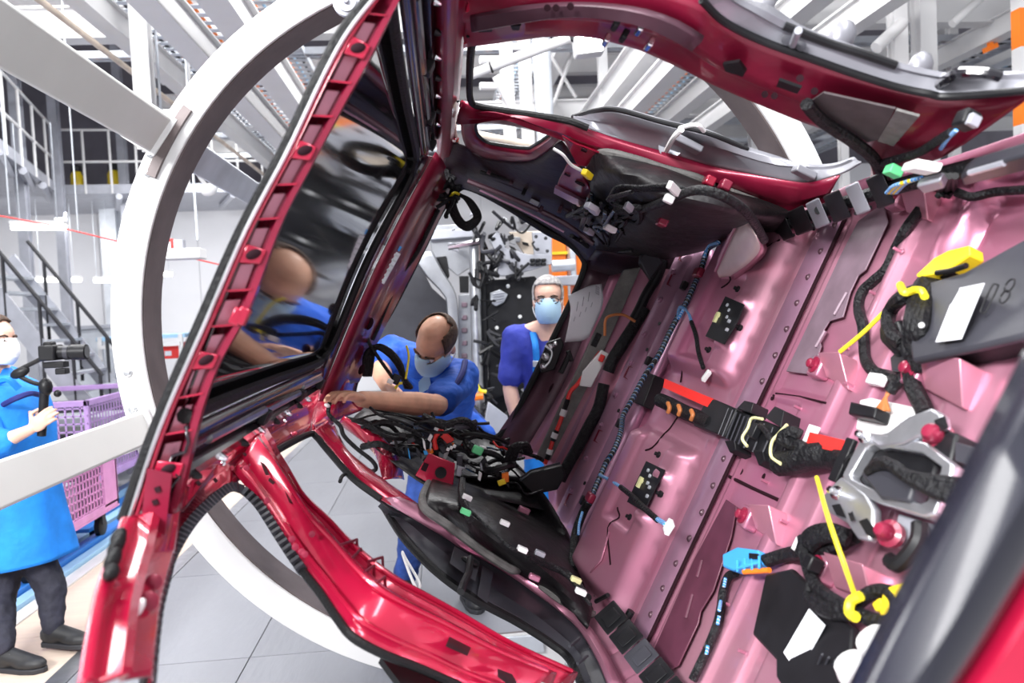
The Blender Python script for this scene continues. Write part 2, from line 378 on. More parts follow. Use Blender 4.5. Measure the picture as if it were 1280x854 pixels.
# dark anti-drum mats on the front floor
for pts, mt_ in (([(984, 465), (1020, 389), (1051, 322), (1074, 277), (1106, 254), (1111, 279), (1083, 338), (1074, 345), (1064, 366), (1055, 397), (1038, 402), (1025, 423), (1028, 433), (1016, 469)], 'mat_grey'),
            ([(909, 625), (922, 634), (915, 672), (893, 739), (877, 765), (874, 780), (849, 833), (823, 846), (819, 812), (869, 700)], 'mat_plum')):
    mo = MB().prism([pU(*p, UF+0.012) for p in pts], UV*0.004).obj('damping_mat', mt_, car, 'dark damping sheet stuck to the floor', bevel=0.0015)
    for (a, b) in (((0.25, 0.40)), ((0.55, 0.75))):
        q = [pU(*p, UF+0.018) for p in (pts[0], pts[4], pts[len(pts)//2+2], pts[-1])]
        MB().tube([q[0].lerp(q[1], a).lerp(q[3].lerp(q[2], a), 0.55), q[0].lerp(q[1], b).lerp(q[3].lerp(q[2], b), 0.55)], 0.006, 8).obj('bead', mt_, mo)
# seat brackets: wedge with a pad and a red-capped bolt
def bracket(pad, wedge, sc):
    c = pF(*pad)
    e = MB().box(c+UV*0.018*sc, (LV, WV, UV), (0.055*sc, 0.055*sc, 0.036*sc)).obj('seat_bracket', 'floor_paint', car, bevel=0.006)
    w = [pF(*p, 0.002) for p in wedge]
    MB().add([w[0]+UV*0.05*sc, w[1]+UV*0.05*sc, w[2]+UV*0.012, w[3]+UV*0.012, w[0]-UV*0.01, w[1]-UV*0.01, w[2]-UV*0.01, w[3]-UV*0.01],
             [(0, 1, 2, 3), (4, 7, 6, 5), (0, 4, 5, 1), (1, 5, 6, 2), (2, 6, 7, 3), (3, 7, 4, 0)]).obj('wedge', 'floor_paint_pale', e, bevel=0.003)
    MB().lathe(c+UV*0.036*sc, UV, [(0.021*sc, 0), (0.021*sc, 0.004), (0.012*sc, 0.006), (0.012*sc, 0.016*sc), (0.008*sc, 0.02*sc), (0.001, 0.021*sc)], 14).obj('bolt_cap', 'pink_cap', e, 'shiny red bolt head')
bracket((1034, 464), [(1044, 451), (1072, 451), (1066, 490), (1038, 474)], 1.0)
bracket((945, 652), [(957, 640), (984, 642), (976, 684), (950, 664)], 1.0)
bracket((1158, 472), [(1175, 456), (1231, 463), (1210, 514), (1163, 490)], 1.05)
bracket((1040, 716), [(1056, 702), (1108, 719), (1096, 752), (1050, 738)], 1.0)
bracket((1131, 254), [(1143, 240), (1176, 243), (1165, 278), (1138, 268)], 0.95)
# weld studs
st = None
for p in ((1035, 245), (1085, 247), (1127, 315), (1097, 369), (1063, 437), (1065, 484), (1002, 512), (961, 604), (986, 655), (912, 757), (886, 815), (933, 817), (1225, 342), (1125, 620), (1068, 484)):
    q = pF(*p)
    if st is None: st = MB().lathe((0, 0, 0), UV, [(0.009, 0), (0.004, 0.003), (0.004, 0.022), (0.001, 0.023)], 8).obj('weld_stud', 'floor_paint', car); o = st
    else: o = st.copy(); COL.objects.link(o)
    o.location = q; o.parent = car; o.matrix_parent_inverse = wmat(car).inverted()
for p in ((966, 497), (927, 590), (955, 596), (926, 650)): MB().lathe(pF(*p, 0.001), UV, [(0.009, 0), (0.009, 0.0015), (0.002, 0.0016)], 10).obj('hole_disc', 'seam', car)  # dark discs laid on the floor sheet to pass for open holes
MB().tube([pF(*p, 0.002) for p in ((970, 492), (1000, 496), (1033, 504))], 0.003, 6).obj('seam_bead', 'seam', car)
MB().tube([pF(*p, 0.002) for p in ((912, 596), (940, 610), (973, 625))], 0.005, 6).obj('seam_bead', 'seam', car)
# kicked-up flange of the seat pan beside the upper wheel house
gs = [[pU(926, 264, -0.77), pU(908, 290, -0.78), pU(893, 320, -0.80), pU(880, 352, -0.83)],
      [pU(930, 267, -0.70), pU(916, 292, -0.72), pU(903, 322, -0.76), pU(890, 350, -0.80)],
      [pU(938, 281, -0.71), pU(929, 302, -0.735), pU(917, 325, -0.765), pU(901, 347, -0.80)],
      [pU(946, 296, -0.73), pU(950, 312, -0.765), pU(935, 330, -0.785), pU(913, 345, -0.805)]]
surf(gs[1:], (3, 5)).obj('flange_gusset', 'pale_sheet', car, 'pale pointed flange', solid=0.004)
surf(gs[:2], (2, 5)).obj('flange_side', 'floor_paint', car, solid=0.004)
MB().tube(crv(gs[1], 6), 0.007, 8).obj('flange_rim', 'floor_paint', car)
surf([gs[3], [pU(956, 300, -0.80), pU(957, 316, -0.82), pU(940, 334, -0.82), pU(918, 350, -0.82)]], (2, 5)).obj('flange_side', 'floor_paint', car, solid=0.003)
MB().grid([[pF(715, 714, 0.01), pF(738, 716, 0.004)], [pF(728, 690, 0.03), pF(752, 700, 0.01)], [pF(744, 650, 0.02), pF(762, 665, 0.006)]]).obj('flange_gusset', 'floor_paint', car, solid=0.004)
# ---------------------------------------------------------------- boot floor, rear panel
R1 = [pD(731, 334, 3.6), pD(700, 402, 3.6), pD(665, 477, 3.6), pD(617, 550, 3.6)]
R2 = [pD(762, 345, 3.5), pD(735, 410, 3.5), pD(700, 490, 3.5), pD(650, 575, 3.5)]
R3 = [pD(795, 335, 3.4), pD(768, 400, 3.4), pD(735, 470, 3.4), pD(680, 580, 3.4)]
R4 = [P(3.21, 0.72, -0.79), P(3.21, 0.3, -0.79), P(3.21, -0.15, -0.79), P(3.21, -0.62, -0.79)]
surf([R1, R2], (2, 6)).obj('rear_sill_panel', 'plum', car, 'plum-grey inner tailgate sill panel', solid=0.004)
surf([R2, R3, R4], (3, 6)).obj('boot_floor', 'floor_paint', car, solid=0.004)
MB().prism([pD(778, 338, 3.42), pD(800, 334, 3.40), pD(694, 574, 3.40), pD(668, 574, 3.42)], -LV*0.03).obj('foam_strip', 'foam_grey', car, 'grey foam bar along the boot floor', bevel=0.006)
MB().prism([pD(813, 345, 3.36), pD(822, 350, 3.36), pD(700, 590, 3.34), pD(688, 588, 3.34)], -LV*0.02).obj('slotted_rail', 'mauve_steel', car, bevel=0.003)
for k in range(9):
    t = (k+0.5)/9; q = pD(818-122*t, 348+240*t, 3.335); MB().lathe(q, -LV, [(0.007, 0), (0.007, 0.003), (0.002, 0.003)], 8).obj('hole_disc', 'seam', car)  # dark disc added for each hole of the rail
surf([[pD(731, 334, 3.6), pD(735, 326, 3.57), pD(745, 312, 3.42)], [pD(765, 350, 3.5), pD(775, 335, 3.45), pD(790, 318, 3.32)], [pD(796, 345, 3.4), pD(815, 330, 3.32), pD(835, 318, 3.22)], [pD(815, 360, 3.3), pD(835, 340, 3.24), pD(858, 312, 3.14)]], (4, 5)).obj('boot_side_panel', 'corner_black', car, 'dark boot corner beside the air duct', solid=0.004)
# oval cut-outs and latch on the sill panel
for p in ((690, 486), (768, 314), (742, 455)): MB().ell(pD(*p, 3.53), (WV, UV, LV), (0.028, 0.012, 0.004)).obj('oval_hole', 'seam', car)
# tailgate aperture: seal all round, frame lips
TG = [(572, 236), (590, 235), (630, 255), (682, 288), (712, 304), (729, 322), (731, 336), (719, 368), (692, 424), (665, 479), (642, 526), (630, 541), (614, 550), (590, 543), (546, 531), (500, 520), (450, 508), (440, 495), (447, 465), (465, 423), (488, 387), (529, 307), (549, 265)]
tg3 = [pD(*p, 3.6) for p in TG]
MB().tube(crv(tg3, 4, True), 0.019, 8).obj('tailgate_seal', 'rubber', car, 'black rubber seal round the tailgate opening')
# ---------------------------------------------------------------- lower rear corner
RL = [(390, 540), (413, 528), (440, 500)]
surf([[pS(394, 474, -1, 0.02), pD(425, 470, 3.3), pD(447, 470, 3.57)], [pS(392, 505, -1), pD(418, 508, 3.3), pD(442, 500, 3.58)], [pS(390, 538, -1), pD(416, 528, 3.25), pD(455, 512, 3.58)]], (4, 6)).obj('rear_corner_panel', 'red_paint', car, solid=0.004)
surf([[pD(455, 510, 3.58), pD(500, 522, 3.58), pD(546, 533, 3.58), pD(590, 545, 3.58), pD(620, 553, 3.58)],
      [pD(440, 530, 3.3), pD(490, 555, 3.3), pD(545, 575, 3.3), pD(600, 600, 3.3), pD(665, 600, 3.3)],
      [pD(475, 565, 3.05), pD(500, 585, 3.0), pD(540, 610, 2.98), pD(600, 620, 3.0), pD(690, 640, 3.1)]], (4, 5)).obj('wheel_house_rear', 'bitumen', car, 'black cluttered rear corner trough', solid=0.004)
# ---------------------------------------------------------------- lower side: roof rail, pillars
railA = [(160, 625), (215, 590), (245, 552), (275, 530), (306, 511), (350, 491), (394, 474)]
railB = [(205, 705), (245, 648), (293, 606), (315, 588), (334, 570), (362, 553), (390, 538)]
rail = strip([pS(*p, -1, 0.045) for p in railA], [pS(*p, -1, -0.01) for p in railB], [(0, 0.0), (0.12, 0.012), (0.3, 0.028), (0.55, 0.022), (0.66, 0.004), (0.72, 0.0), (0.86, -0.004), (1, 0.0)], 60).obj('lower_roof_rail', 'red_paint', car, 'shiny red roof rail', solid=0.004)
random.seed(3)
for k in range(46):                               # spot welds, clips and small cut-outs along the rail
    t = random.random(); i = t*(len(railA)-1); a = int(min(i, len(railA)-2)); f = i-a
    q = random.uniform(0.12, 0.9)
    pa = V((*railA[a], 0)).lerp(V((*railA[a+1], 0)), f); pb = V((*railB[a], 0)).lerp(V((*railB[a+1], 0)), f); pp = pa.lerp(pb, q)
    c = pS(pp.x, pp.y, -1, 0.045-0.055*q+0.03); nn = (CAM-c).normalized()
    if k % 3 == 0: MB().box(c, (LV, nn.cross(LV), nn), (0.022, 0.010, 0.006)).obj('slot', 'seam', rail)
    elif k % 3 == 1: MB().lathe(c, nn, [(0.006, -0.01), (0.006, 0.002), (0.001, 0.004)], 8).obj('weld_spot', 'chrome' if k % 2 else 'red_paint', rail)
    else: MB().tube([c, c+nn*0.02+LV*0.006], 0.003, 6).obj('clip', 'red_shaded', rail)
# near end of the rail and A-pillar
apL = [(151, 648), (136, 690), (120, 735), (108, 790), (97, 858)]
apR = [(224, 640), (217, 690), (207, 725), (196, 768), (184, 858)]
surfA = strip([pS(*p, -1, 0.07) for p in apL], [pS(*p, -1, 0.0) for p in apR], [(0, 0.0), (0.08, 0.006), (0.25, 0.0), (0.30, 0.022), (0.38, 0.026), (0.44, 0.01), (0.75, 0.022), (0.92, 0.012), (1, -0.004)], 40).obj('lower_front_pillar', 'red_paint', car, 'red front pillar with flanges', solid=0.004)
for p, r in (((141, 735), 0.010), ((112, 835), 0.010), ((192, 728), 0.012), ((185, 752), 0.014), ((168, 700), 0.01), ((122, 800), 0.008)):
    c = pS(*p, -1, 0.05); MB().lathe(c, CAM-c, [(r, 0), (r, 0.004), (r*0.5, 0.006)], 12).obj('stud', 'red_shaded', surfA)
c = pS(174, 760, -1, 0.055); MB().ell(c, (WV, LV, UV), (0.014, 0.010, 0.006)).obj('sticker', 'white_plastic', surfA)
for k, p in enumerate(((146, 682), (141, 700), (148, 672), (139, 716))):
    c = pS(*p, -1, 0.085); MB().ell(c, (WV, LV, UV), (0.022-0.003*k, 0.012, 0.010)).obj('rubber_grommet', 'rubber', surfA)
# front door aperture: ribbed black seal
sealF = [(184, 860), (190, 800), (196, 760), (205, 725), (213, 698), (228, 670), (248, 643), (270, 622), (287, 610), (300, 611), (313, 620), (327, 636), (352, 675), (379, 715), (400, 742), (421, 773), (441, 797), (479, 818), (520, 834), (575, 858)]
sf3 = crv([pS(*p, -1, 0.002) for p in sealF], 5)
so = MB().tube(sf3, 0.0085, 8).obj('door_seal', 'rubber', car, 'ribbed black rubber door seal')
sfr = resample(sf3, 150); rb = None
for i in range(2, 110, 2):
    p = sfr[i]; t = (sfr[i+1]-sfr[i-1]).normalized(); inn = (CAM-p); inn = (inn-t*inn.dot(t)).normalized()
    if rb is None: rb = MB().box((0, 0, 0), (V((1, 0, 0)), V((0, 1, 0)), V((0, 0, 1))), (0.009, 0.021, 0.023)).obj('seal_rib', 'grey_plastic', so); o = rb
    else: o = rb.copy(); COL.objects.link(o)
    y = inn.cross(t); mm = Matrix((t, y, inn)).transposed().to_4x4(); o.rotation_euler = mm.to_euler(); o.location = p+inn*0.004
    o.parent = so; o.matrix_parent_inverse = wmat(so).inverted()
# lower B pillar
bpA = [(290, 588), (310, 612), (327, 636), (352, 675), (379, 715), (400, 742), (421, 773), (441, 797), (479, 818), (520, 834), (575, 858), (640, 880)]
bpB = [(326, 548), (332, 562), (337, 576), (350, 600), (365, 629), (400, 663), (434, 698), (483, 735), (530, 760), (572, 784), (641, 825), (720, 862)]
bp = strip([pS(*p, -1, 0.0) for p in bpA], [pS(*p, -1, 0.0) for p in bpB], [(0, 0), (0.07, 0.016), (0.2, 0.014), (0.27, 0.055), (0.33, 0.066), (0.42, 0.062), (0.47, 0.03), (0.55, 0.022), (0.60, 0.026), (0.66, 0.05), (0.82, 0.052), (0.87, 0.014), (0.94, 0.012), (1, 0.0)], 60).obj('lower_middle_pillar', 'red_paint', car, 'glossy red B-pillar', solid=0.004)
for poly in ([(563, 793), (590, 806), (584, 820), (557, 808)], [(622, 836), (640, 843), (646, 853), (640, 860), (622, 846)], [(325, 577), (331, 580), (337, 594), (332, 594)], [(337, 597), (344, 603), (341, 606), (335, 601)], [(356, 614), (361, 619), (366, 629), (362, 629)]):
    q = [pS(*p, -1, 0.05) for p in poly]; MB().prism(q, (CAM-q[0]).normalized()*0.012).obj('cut_out', 'black_plastic', bp)
for p in ((334, 626), (365, 674), (369, 684), (377, 690), (381, 693), (390, 668), (308, 585)): 
    c = pS(*p, -1, 0.055); MB().lathe(c, CAM-c, [(0.007, 0), (0.007, 0.003), (0.002, 0.004)], 8).obj('bolt', 'red_shaded', bp)
for tt, hh in ((0.30, 0.068), (0.74, 0.056), (0.12, 0.018)):
    bd = [pS(*p, -1, 0.0).lerp(pS(*q, -1, 0.0), tt)+WV*hh for p, q in list(zip(bpA, bpB))[3:]]
    MB().tube(crv(bd, 5), 0.0055, 8).obj('bead', 'red_paint', bp)
# wire cages of the belt-anchor on the pillar
for k, (a, b) in enumerate((((426, 702), (447, 694)), ((462, 722), (479, 716)), ((440, 720), (452, 706)), ((455, 738), (468, 728)), ((470, 752), (482, 742)))):
    p0 = pS(*a, -1, 0.03); p1 = pS(*b, -1, 0.03); hh = (UV*0.03-WV*0.0)+LV*0.0
    n_ = (CAM-p0).normalized()*0.02+V((0, 0, 0.035))
    MB().tube([p0, p0+n_, p1+n_, p1, p1+(pS(b[0]+8, b[1]+12, -1, 0.03)-p1)], 0.0035, 6).obj('wire_cage', 'red_shaded', bp)
# dark panel hanging below the B-pillar edge
MB().prism([pS(*p, -1, -0.03) for p in [(476, 822), (520, 838), (575, 862), (560, 900), (505, 860)]], -WV*0.012).obj('lower_door_panel', 'black_plastic', car)
# lower C pillar from roof rail to the wheel arch, and the wheel arch edge
cpA = [(390, 540), (407, 560), (441, 598), (476, 624), (489, 632)]
cpB = [(416, 528), (433, 561), (458, 583), (480, 600), (528, 634)]
strip([pS(*p, -1) for p in cpA], [pS(*p, -1, 0.02) for p in cpB], [(0, 0), (0.2, 0.014), (0.6, 0.02), (1, 0)], 30).obj('lower_rear_pillar', 'red_paint', car, solid=0.004)
strip([pS(*p, -1) for p in [(423, 529), (446, 547), (467, 566), (474, 583), (478, 600)]], [pD(*p, 3.15) for p in [(430, 520), (455, 535), (485, 552), (500, 575), (505, 600)]], [(0, 0), (0.3, 0.012), (0.8, 0.01), (1, 0)], 24).obj('quarter_window_frame', 'red_paint', car, solid=0.004)
MB().tube(crv([pS(*p, -1, 0.004) for p in [(352, 604), (340, 584), (336, 574), (345, 564), (386, 543), (396, 547), (407, 560), (441, 598), (476, 624)]], 5), 0.011, 8).obj('door_seal', 'rubber', car)
waA = [(476, 622), (489, 632), (527, 655), (565, 677), (603, 699), (641, 722), (672, 744), (703, 766), (720, 783), (733, 801), (748, 828), (762, 862)]
waB = [(500, 622), (527, 634), (556, 655), (586, 677), (620, 695), (651, 711), (675, 729), (696, 746), (718, 765), (739, 786), (758, 815), (782, 862)]
strip([pS(*p, -1, 0.0) for p in waA], [pS(*p, -1, 0.03) for p in waB], [(0, 0), (0.12, 0.01), (0.4, 0.016), (0.7, 0.01), (1, 0)], 50).obj('lower_wheel_arch', 'floor_paint', car, 'pink-red wheel arch edge', solid=0.004)
# black plastic sill cover hung outside the wheel arch
pnA = [pS(*p, -1, -0.01) for p in waA]
pnB = [pS(*p, -1, -0.05) for p in [(479, 632), (503, 670), (531, 701), (552, 720), (572, 735), (592, 748), (613, 760), (640, 774), (662, 787), (688, 804), (712, 824), (730, 862)]]
cov = strip(pnA, pnB, [(0, 0.0), (0.03, 0.012), (0.1, 0.006), (0.6, 0.0), (0.68, 0.016), (0.93, 0.008), (1, -0.01)], 50).obj('sill_cover', 'grey_plastic', car, 'dark grey plastic cover along the door sill', solid=0.005)
MB().tube(crv(pnB, 4), 0.013, 8).obj('cover_seal', 'rubber', cov)
MB().tube(crv(pnA, 4), 0.004, 6).obj('cover_lip', 'light_plastic', cov)
q = [pS(*p, -1, 0.012) for p in [(568, 683), (600, 702), (594, 727), (562, 704)]]; MB().prism(q, (CAM-q[0]).normalized()*0.006).obj('cover_flap', 'grey_plastic', cov, bevel=0.004)
q = [pS(*p, -1, 0.004) for p in [(603, 707), (617, 716), (609, 754), (597, 745)]]; MB().prism(q, (CAM-q[0]).normalized()*0.012).obj('cover_rib', 'grey_plastic', cov, bevel=0.004)
cable('latch_cord', [pS(588, 698, -1, 0.03), pS(586, 715, -1, 0.04), pS(580, 728, -1, 0.04), pS(576, 740, -1, 0.03)], 0.010, 'black_plastic', cov)
MB().ell(pS(588, 702, -1, 0.02), (LV, UV, WV), (0.024, 0.03, 0.01)).obj('latch_pocket', 'black_plastic', cov)
for k, p in enumerate(((712, 808), (722, 830), (735, 812))):
    q0 = pS(*p, -1, -0.01); q1 = pS(p[0]+12, p[1]-10, -1, 0.01); MB().tube([q0, q1], 0.005, 6).obj('cover_web', 'grey_plastic', cov)
# lower wheel house with its moulded mat
surf([[pS(*p, -1, 0.035) for p in [(529, 636), (565, 655), (600, 682), (640, 710), (690, 742), (735, 785)]],
      [pS(534, 615, -1, 0.06), pS(575, 632, -1, 0.10), pS(620, 660, -1, 0.13), pS(660, 690, -1, 0.13), pS(700, 725, -1, 0.10), pS(738, 768, -1, 0.05)],
      [pS(540, 600, -1, 0.05), pS(590, 606, -1, 0.08), pS(640, 625, -1, 0.11), pS(690, 668, -1, 0.12), pS(722, 710, -1, 0.09), pS(742, 755, -1, 0.05)],
      [pD(545, 590, 3.2), pD(600, 596, 3.2), pD(660, 600, 3.2), pD(700, 650, 3.0), pF(722, 700), pF(745, 745)]], (6, 8)).obj('wheel_house_mat', 'bitumen', car, 'wrinkled dark insulation mat over wheel house', solid=0.012)
MB().tube(crv([pS(*p, -1, 0.045) for p in [(536, 604), (529, 620), (531, 636), (560, 657), (600, 687), (640, 712), (650, 709)]], 5), [0.014]*31, 8).obj('mat_rim', 'foam_grey', car, 'grey foam rim of the mat')
MB().tube(crv([pS(*p, -1, 0.04) for p in [(676, 730), (700, 748), (725, 762), (742, 770)]], 5), 0.016, 8).obj('mat_rim', 'foam_grey', car)
for p, s in (((655, 638), 0.045), ((702, 697), 0.04), ((668, 722), 0.035)):
    c = pS(*p, -1, 0.14 if p[0] < 660 else 0.09); MB().box(c, (LV, WV, UV), (s*0.5, s*0.5, s)).obj('tab_bracket', 'floor_paint', car, bevel=0.004)
q = [pD(*p, 3.0) for p in [(519, 594), (536, 566), (569, 579), (566, 610), (540, 606)]]
rbx = MB().prism(q, -LV*0.01).obj('bracket_panel', 'red_paint', car, 'red bracket panel with square hole', bevel=0.003)
MB().box(pD(531, 584, 2.985), (WV, UV, LV), (0.03, 0.02, 0.004)).obj('square_hole', 'seam', rbx)
MB().lathe(pD(551, 591, 2.985), -LV, [(0.022, 0), (0.022, 0.003), (0.017, 0.002)], 14).obj('round_hole', 'black_plastic', rbx)
# front part of the lower sill with black cable carrier
for k in range(5):
    a, b = (742+19*k, 758+24*k), (742+19*(k+1), 758+24*(k+1))
    c0 = pS(a[0]+12, a[1]+2, -1, 0.13); c1 = pS(b[0]+12, b[1]+2, -1, 0.13); d = (c1-c0); nn = (CAM-c0).normalized()
    x = d.cross(nn).normalized()
    MB().box((c0+c1)/2, (d, x, nn), (d.length*0.94, 0.075, 0.03)).box((c0+c1)/2+nn*0.016, (d, x, nn), (d.length*0.5, 0.05, 0.012)).obj('cable_carrier', 'grey_plastic' if k == 2 else 'black_plastic', car, bevel=0.004)
cable('carrier_arm', [pF(772, 795, 0.04), pF(780, 780, 0.05), pF(789, 764, 0.05)], 0.012, 'black_plastic', car)
cable('carrier_arm', [pF(745, 752, 0.05), pF(760, 744, 0.06)], 0.007, 'black_plastic', car)
# ---------------------------------------------------------------- roof: header, glass, rear header
hdL = [(470, -12), (430, 34), (399, 90), (353, 188), (299, 290), (250, 400), (190, 541), (151, 651)]
hdR = [(505, -12), (463, 75), (432, 130), (390, 208), (353, 280), (314, 385), (265, 480), (224, 640)]
HL = [pD(*p, 1.355) for p in hdL]; HR = [pD(*p, 1.375) for p in hdR]
hd = strip(HL, HR, [(0.10, 0.0), (0.26, 0.006), (0.32, -0.03), (0.62, -0.04), (0.74, -0.034), (0.82, 0.004), (0.93, 0.006), (1, -0.008)], 60).obj('windscreen_header', 'red_shaded', car, 'red roof header with ribbed channel', solid=0.004)
MB().tube(crv([HL[i].lerp(HR[i], 0.04) for i in range(len(HL))], 5), 0.010, 8).obj('header_seal', 'rubber', hd, 'black rubber seal strip')
MB().tube(crv([HL[i].lerp(HR[i], 0.13)+(CAM-HL[i]).normalized()*0.008 for i in range(len(HL))], 5), 0.0042, 8).obj('header_bead', 'steel', hd, 'silver edge bead')
MB().tube(crv([HL[i].lerp(HR[i], 0.25)+(CAM-HL[i]).normalized()*0.004 for i in range(len(HL))], 5), 0.004, 8).obj('header_edge', 'red_paint', hd)
hl = resample(crv(HL, 6), 61); hr = resample(crv(HR, 6), 61)
for k in range(13):
    i = 4+4*k; q = []
    for (j, tt) in ((i, 0.36), (i+3, 0.36), (i+3, 0.72), (i, 0.72)):
        q.append(hl[j].lerp(hr[j], tt)-(CAM-hl[j]).normalized()*0.024)
    MB().prism(q, (CAM-q[0]).normalized()*0.006).obj('channel_plate', 'floor_paint_pale', hd, bevel=0.002)
for k in range(14):
    i = 3+4*k; a = hl[i].lerp(hr[i], 0.3); b = hl[i].lerp(hr[i], 0.86); t = (hl[i+1]-hl[i-1]).normalized(); nn = (CAM-a).normalized(); a = a+nn*0.004; b = b+nn*0.008
    if k % 3 == 1:      # wider socket with a dark mouth
        MB().add([a+nn*0.002-t*0.02, b+nn*0.004-t*0.006, b+nn*0.004+t*0.02, a+nn*0.002+t*0.014, a-nn*0.04-t*0.02, b-nn*0.04-t*0.006, b-nn*0.04+t*0.02, a-nn*0.04+t*0.014],
                 [(0, 1, 2, 3), (4, 7, 6, 5), (0, 4, 5, 1), (1, 5, 6, 2), (2, 6, 7, 3), (3, 7, 4, 0)]).obj('header_socket', 'red_paint', hd, bevel=0.003)
        MB().ell((a+b)/2+nn*0.004, (t, b-a, nn), (0.010, 0.012, 0.003)).obj('socket_hole', 'seam', hd)
    else:
        MB().add([a-t*0.002, b-t*0.002, b-nn*0.045-t*0.002, a-nn*0.045-t*0.002, a+t*0.002, b+t*0.002, b-nn*0.045+t*0.002, a-nn*0.045+t*0.002],
                 [(0, 1, 2, 3), (4, 7, 6, 5), (0, 4, 5, 1), (1, 5, 6, 2), (2, 6, 7, 3), (3, 7, 4, 0)]).obj('header_rib', 'red_paint', hd)
for p in ((297, 396), (304, 395)): MB().box(pD(p[0], p[1], 1.345), (WV, UV, LV), (0.03, 0.018, 0.02)).obj('header_catch', 'red_paint', hd, bevel=0.003)
q = [pD(*p, 1.35) for p in [(185, 585), (216, 592), (207, 668), (176, 664)]]; ho = MB().prism(q, -LV*0.004).obj('header_plate', 'red_shaded', hd)
for p in ((194, 628), (191, 650), (197, 612)): MB().box(pD(*p, 1.344), (WV+UV, WV-UV, LV), (0.009, 0.009, 0.002)).obj('diamond_hole', 'seam', hd)
GL = [(500, -30), (509, 197), (500, 216), (461, 297), (428, 372), (405, 430), (396, 438), (330, 458), (268, 480), (225, 500), (230, 400), (400, -30)]
gl = [P(1.34, 0.50, 0.322), P(2.70, 0.462, 0.30), P(2.80, 0.43, 0.30), P(2.86, 0.36, 0.30), P(2.90, 0.10, 0.30), P(2.90, -0.18, 0.30), P(2.84, -0.29, 0.30), P(2.72, -0.325, 0.30), P(1.34, -0.345, 0.322)]
GA = [P(l, -0.335+0.0*l, 0.315) for l in (1.40, 1.9, 2.4, 2.74)]; GB = [P(l, 0.455, 0.315) for l in (1.40, 1.9, 2.4, 2.74)]
gm = MB(); rowsg = []
for i in range(25):
    l = 1.38+1.50*i/24; k = max(0, l-2.70)/0.18; ins = 0.07*k*k
    rowsg.append([P(l, -0.335+ins+(0.79-2*ins)*j/16, 0.325+0.022*math.sin(math.pi*j/16)-0.02*((l-1.9)/1.0)**2) for j in range(17)])
gm.grid(rowsg).obj('glass_roof', 'glass_dark', car, 'dark tinted glass roof panel mirroring the workers', solid=0.005)
def edge(w0, l0, l1, n=8, u=0.30): return [P(l0+(l1-l0)*i/n, w0, u) for i in range(n+1)]
# black frame round the glass
MB().tube(crv([P(1.38, -0.34, 0.312), P(2.0, -0.345, 0.318), P(2.70, -0.335, 0.302), P(2.82, -0.31, 0.298), P(2.885, -0.24, 0.297), P(2.89, 0.06, 0.31), P(2.885, 0.36, 0.297), P(2.82, 0.43, 0.298), P(2.70, 0.455, 0.302), P(2.0, 0.465, 0.318), P(1.38, 0.46, 0.312)], 6), 0.014, 8).obj('glass_seal', 'rubber', car)
fr = strip(edge(-0.35, 1.36, 2.9), edge(-0.47, 1.36, 3.02, u=0.285), [(0, 0), (0.2, 0.012), (0.35, 0.012), (0.45, -0.006), (0.6, -0.006), (0.7, 0.016), (1, 0.0)], 30).obj('glass_frame_lower', 'black_metal', car, 'black shiny sunroof guide rail', solid=0.004)
fr2 = strip(edge(0.47, 1.3, 2.9), edge(0.585, 1.3, 3.05, u=0.285), [(0, 0), (0.15, 0.014), (0.3, 0.014), (0.4, -0.006), (0.55, -0.006), (0.62, 0.018), (0.8, 0.004), (1, 0.0)], 30).obj('glass_frame_upper', 'black_metal', car, solid=0.004)
for frr, s, w0 in ((fr, -1, -0.39), (fr2, 1, 0.505)):
    for k, (a, b) in enumerate(((1.5, 1.95), (2.0, 2.45), (2.5, 2.85))):
        MB().tube([P(a, w0+s*0.012*(k % 2), 0.285), P(b, w0+s*0.012*(k % 2), 0.28)], 0.010, 8).obj('guide_tube', 'steel' if s < 0 else 'black_metal', frr)
        MB().box(P(b+0.025, w0+s*0.02, 0.275), (LV, WV, UV), (0.05, 0.035, 0.02)).obj('guide_clip', 'black_plastic', frr, bevel=0.003)
    for k in range(8): MB().lathe(P(1.5+0.18*k, w0+s*0.07, 0.28), -UV, [(0.009, 0), (0.006, 0.012), (0.001, 0.016)], 8).obj('clip', 'chrome' if k % 2 else 'black_plastic', frr)
# rear roof header between glass and tailgate
RH = [[P(2.90, 0.48, 0.295), P(2.915, 0.30, 0.305), P(2.92, 0.05, 0.31), P(2.915, -0.18, 0.305), P(2.90, -0.40, 0.295)],
      [P(3.06, 0.52, 0.275), P(3.06, 0.30, 0.29), P(3.06, 0.05, 0.295), P(3.06, -0.2, 0.29), P(3.06, -0.47, 0.275)]]
rhb = surf(RH, (3, 6)).obj('rear_header_black', 'black_metal', car, 'black drain channel behind the glass roof', solid=0.004)
RA = [P(3.06, 0.54, 0.27), P(3.06, 0.30, 0.285), P(3.06, 0.05, 0.29), P(3.06, -0.2, 0.285), P(3.06, -0.50, 0.27)]
RB = [pD(560, 240, 3.6), pD(540, 284, 3.6), pD(520, 325, 3.6), pD(480, 402, 3.6), pD(447, 470, 3.6)]
rh = strip(RA, RB, [(0, 0), (0.1, 0.02), (0.25, 0.03), (0.4, 0.006), (0.7, 0.012), (0.85, 0.03), (1, 0)], 40).obj('rear_roof_header', 'red_shaded', car, 'shaded red rear roof header above the tailgate', solid=0.004)
for p, r in (((452, 462), 0.022), ((462, 405), 0.026), ((436, 459), 0.01)): 
    c = pD(*p, 3.2); MB().ell(c, (WV, UV+LV*0.5, CAM-c), (r, r*0.6, 0.006)).obj('header_hole', 'seam', rh)
c0 = pD(473, 352, 3.15); c1 = pD(494, 314, 3.15); nn = (CAM-c0).normalized(); d = c1-c0
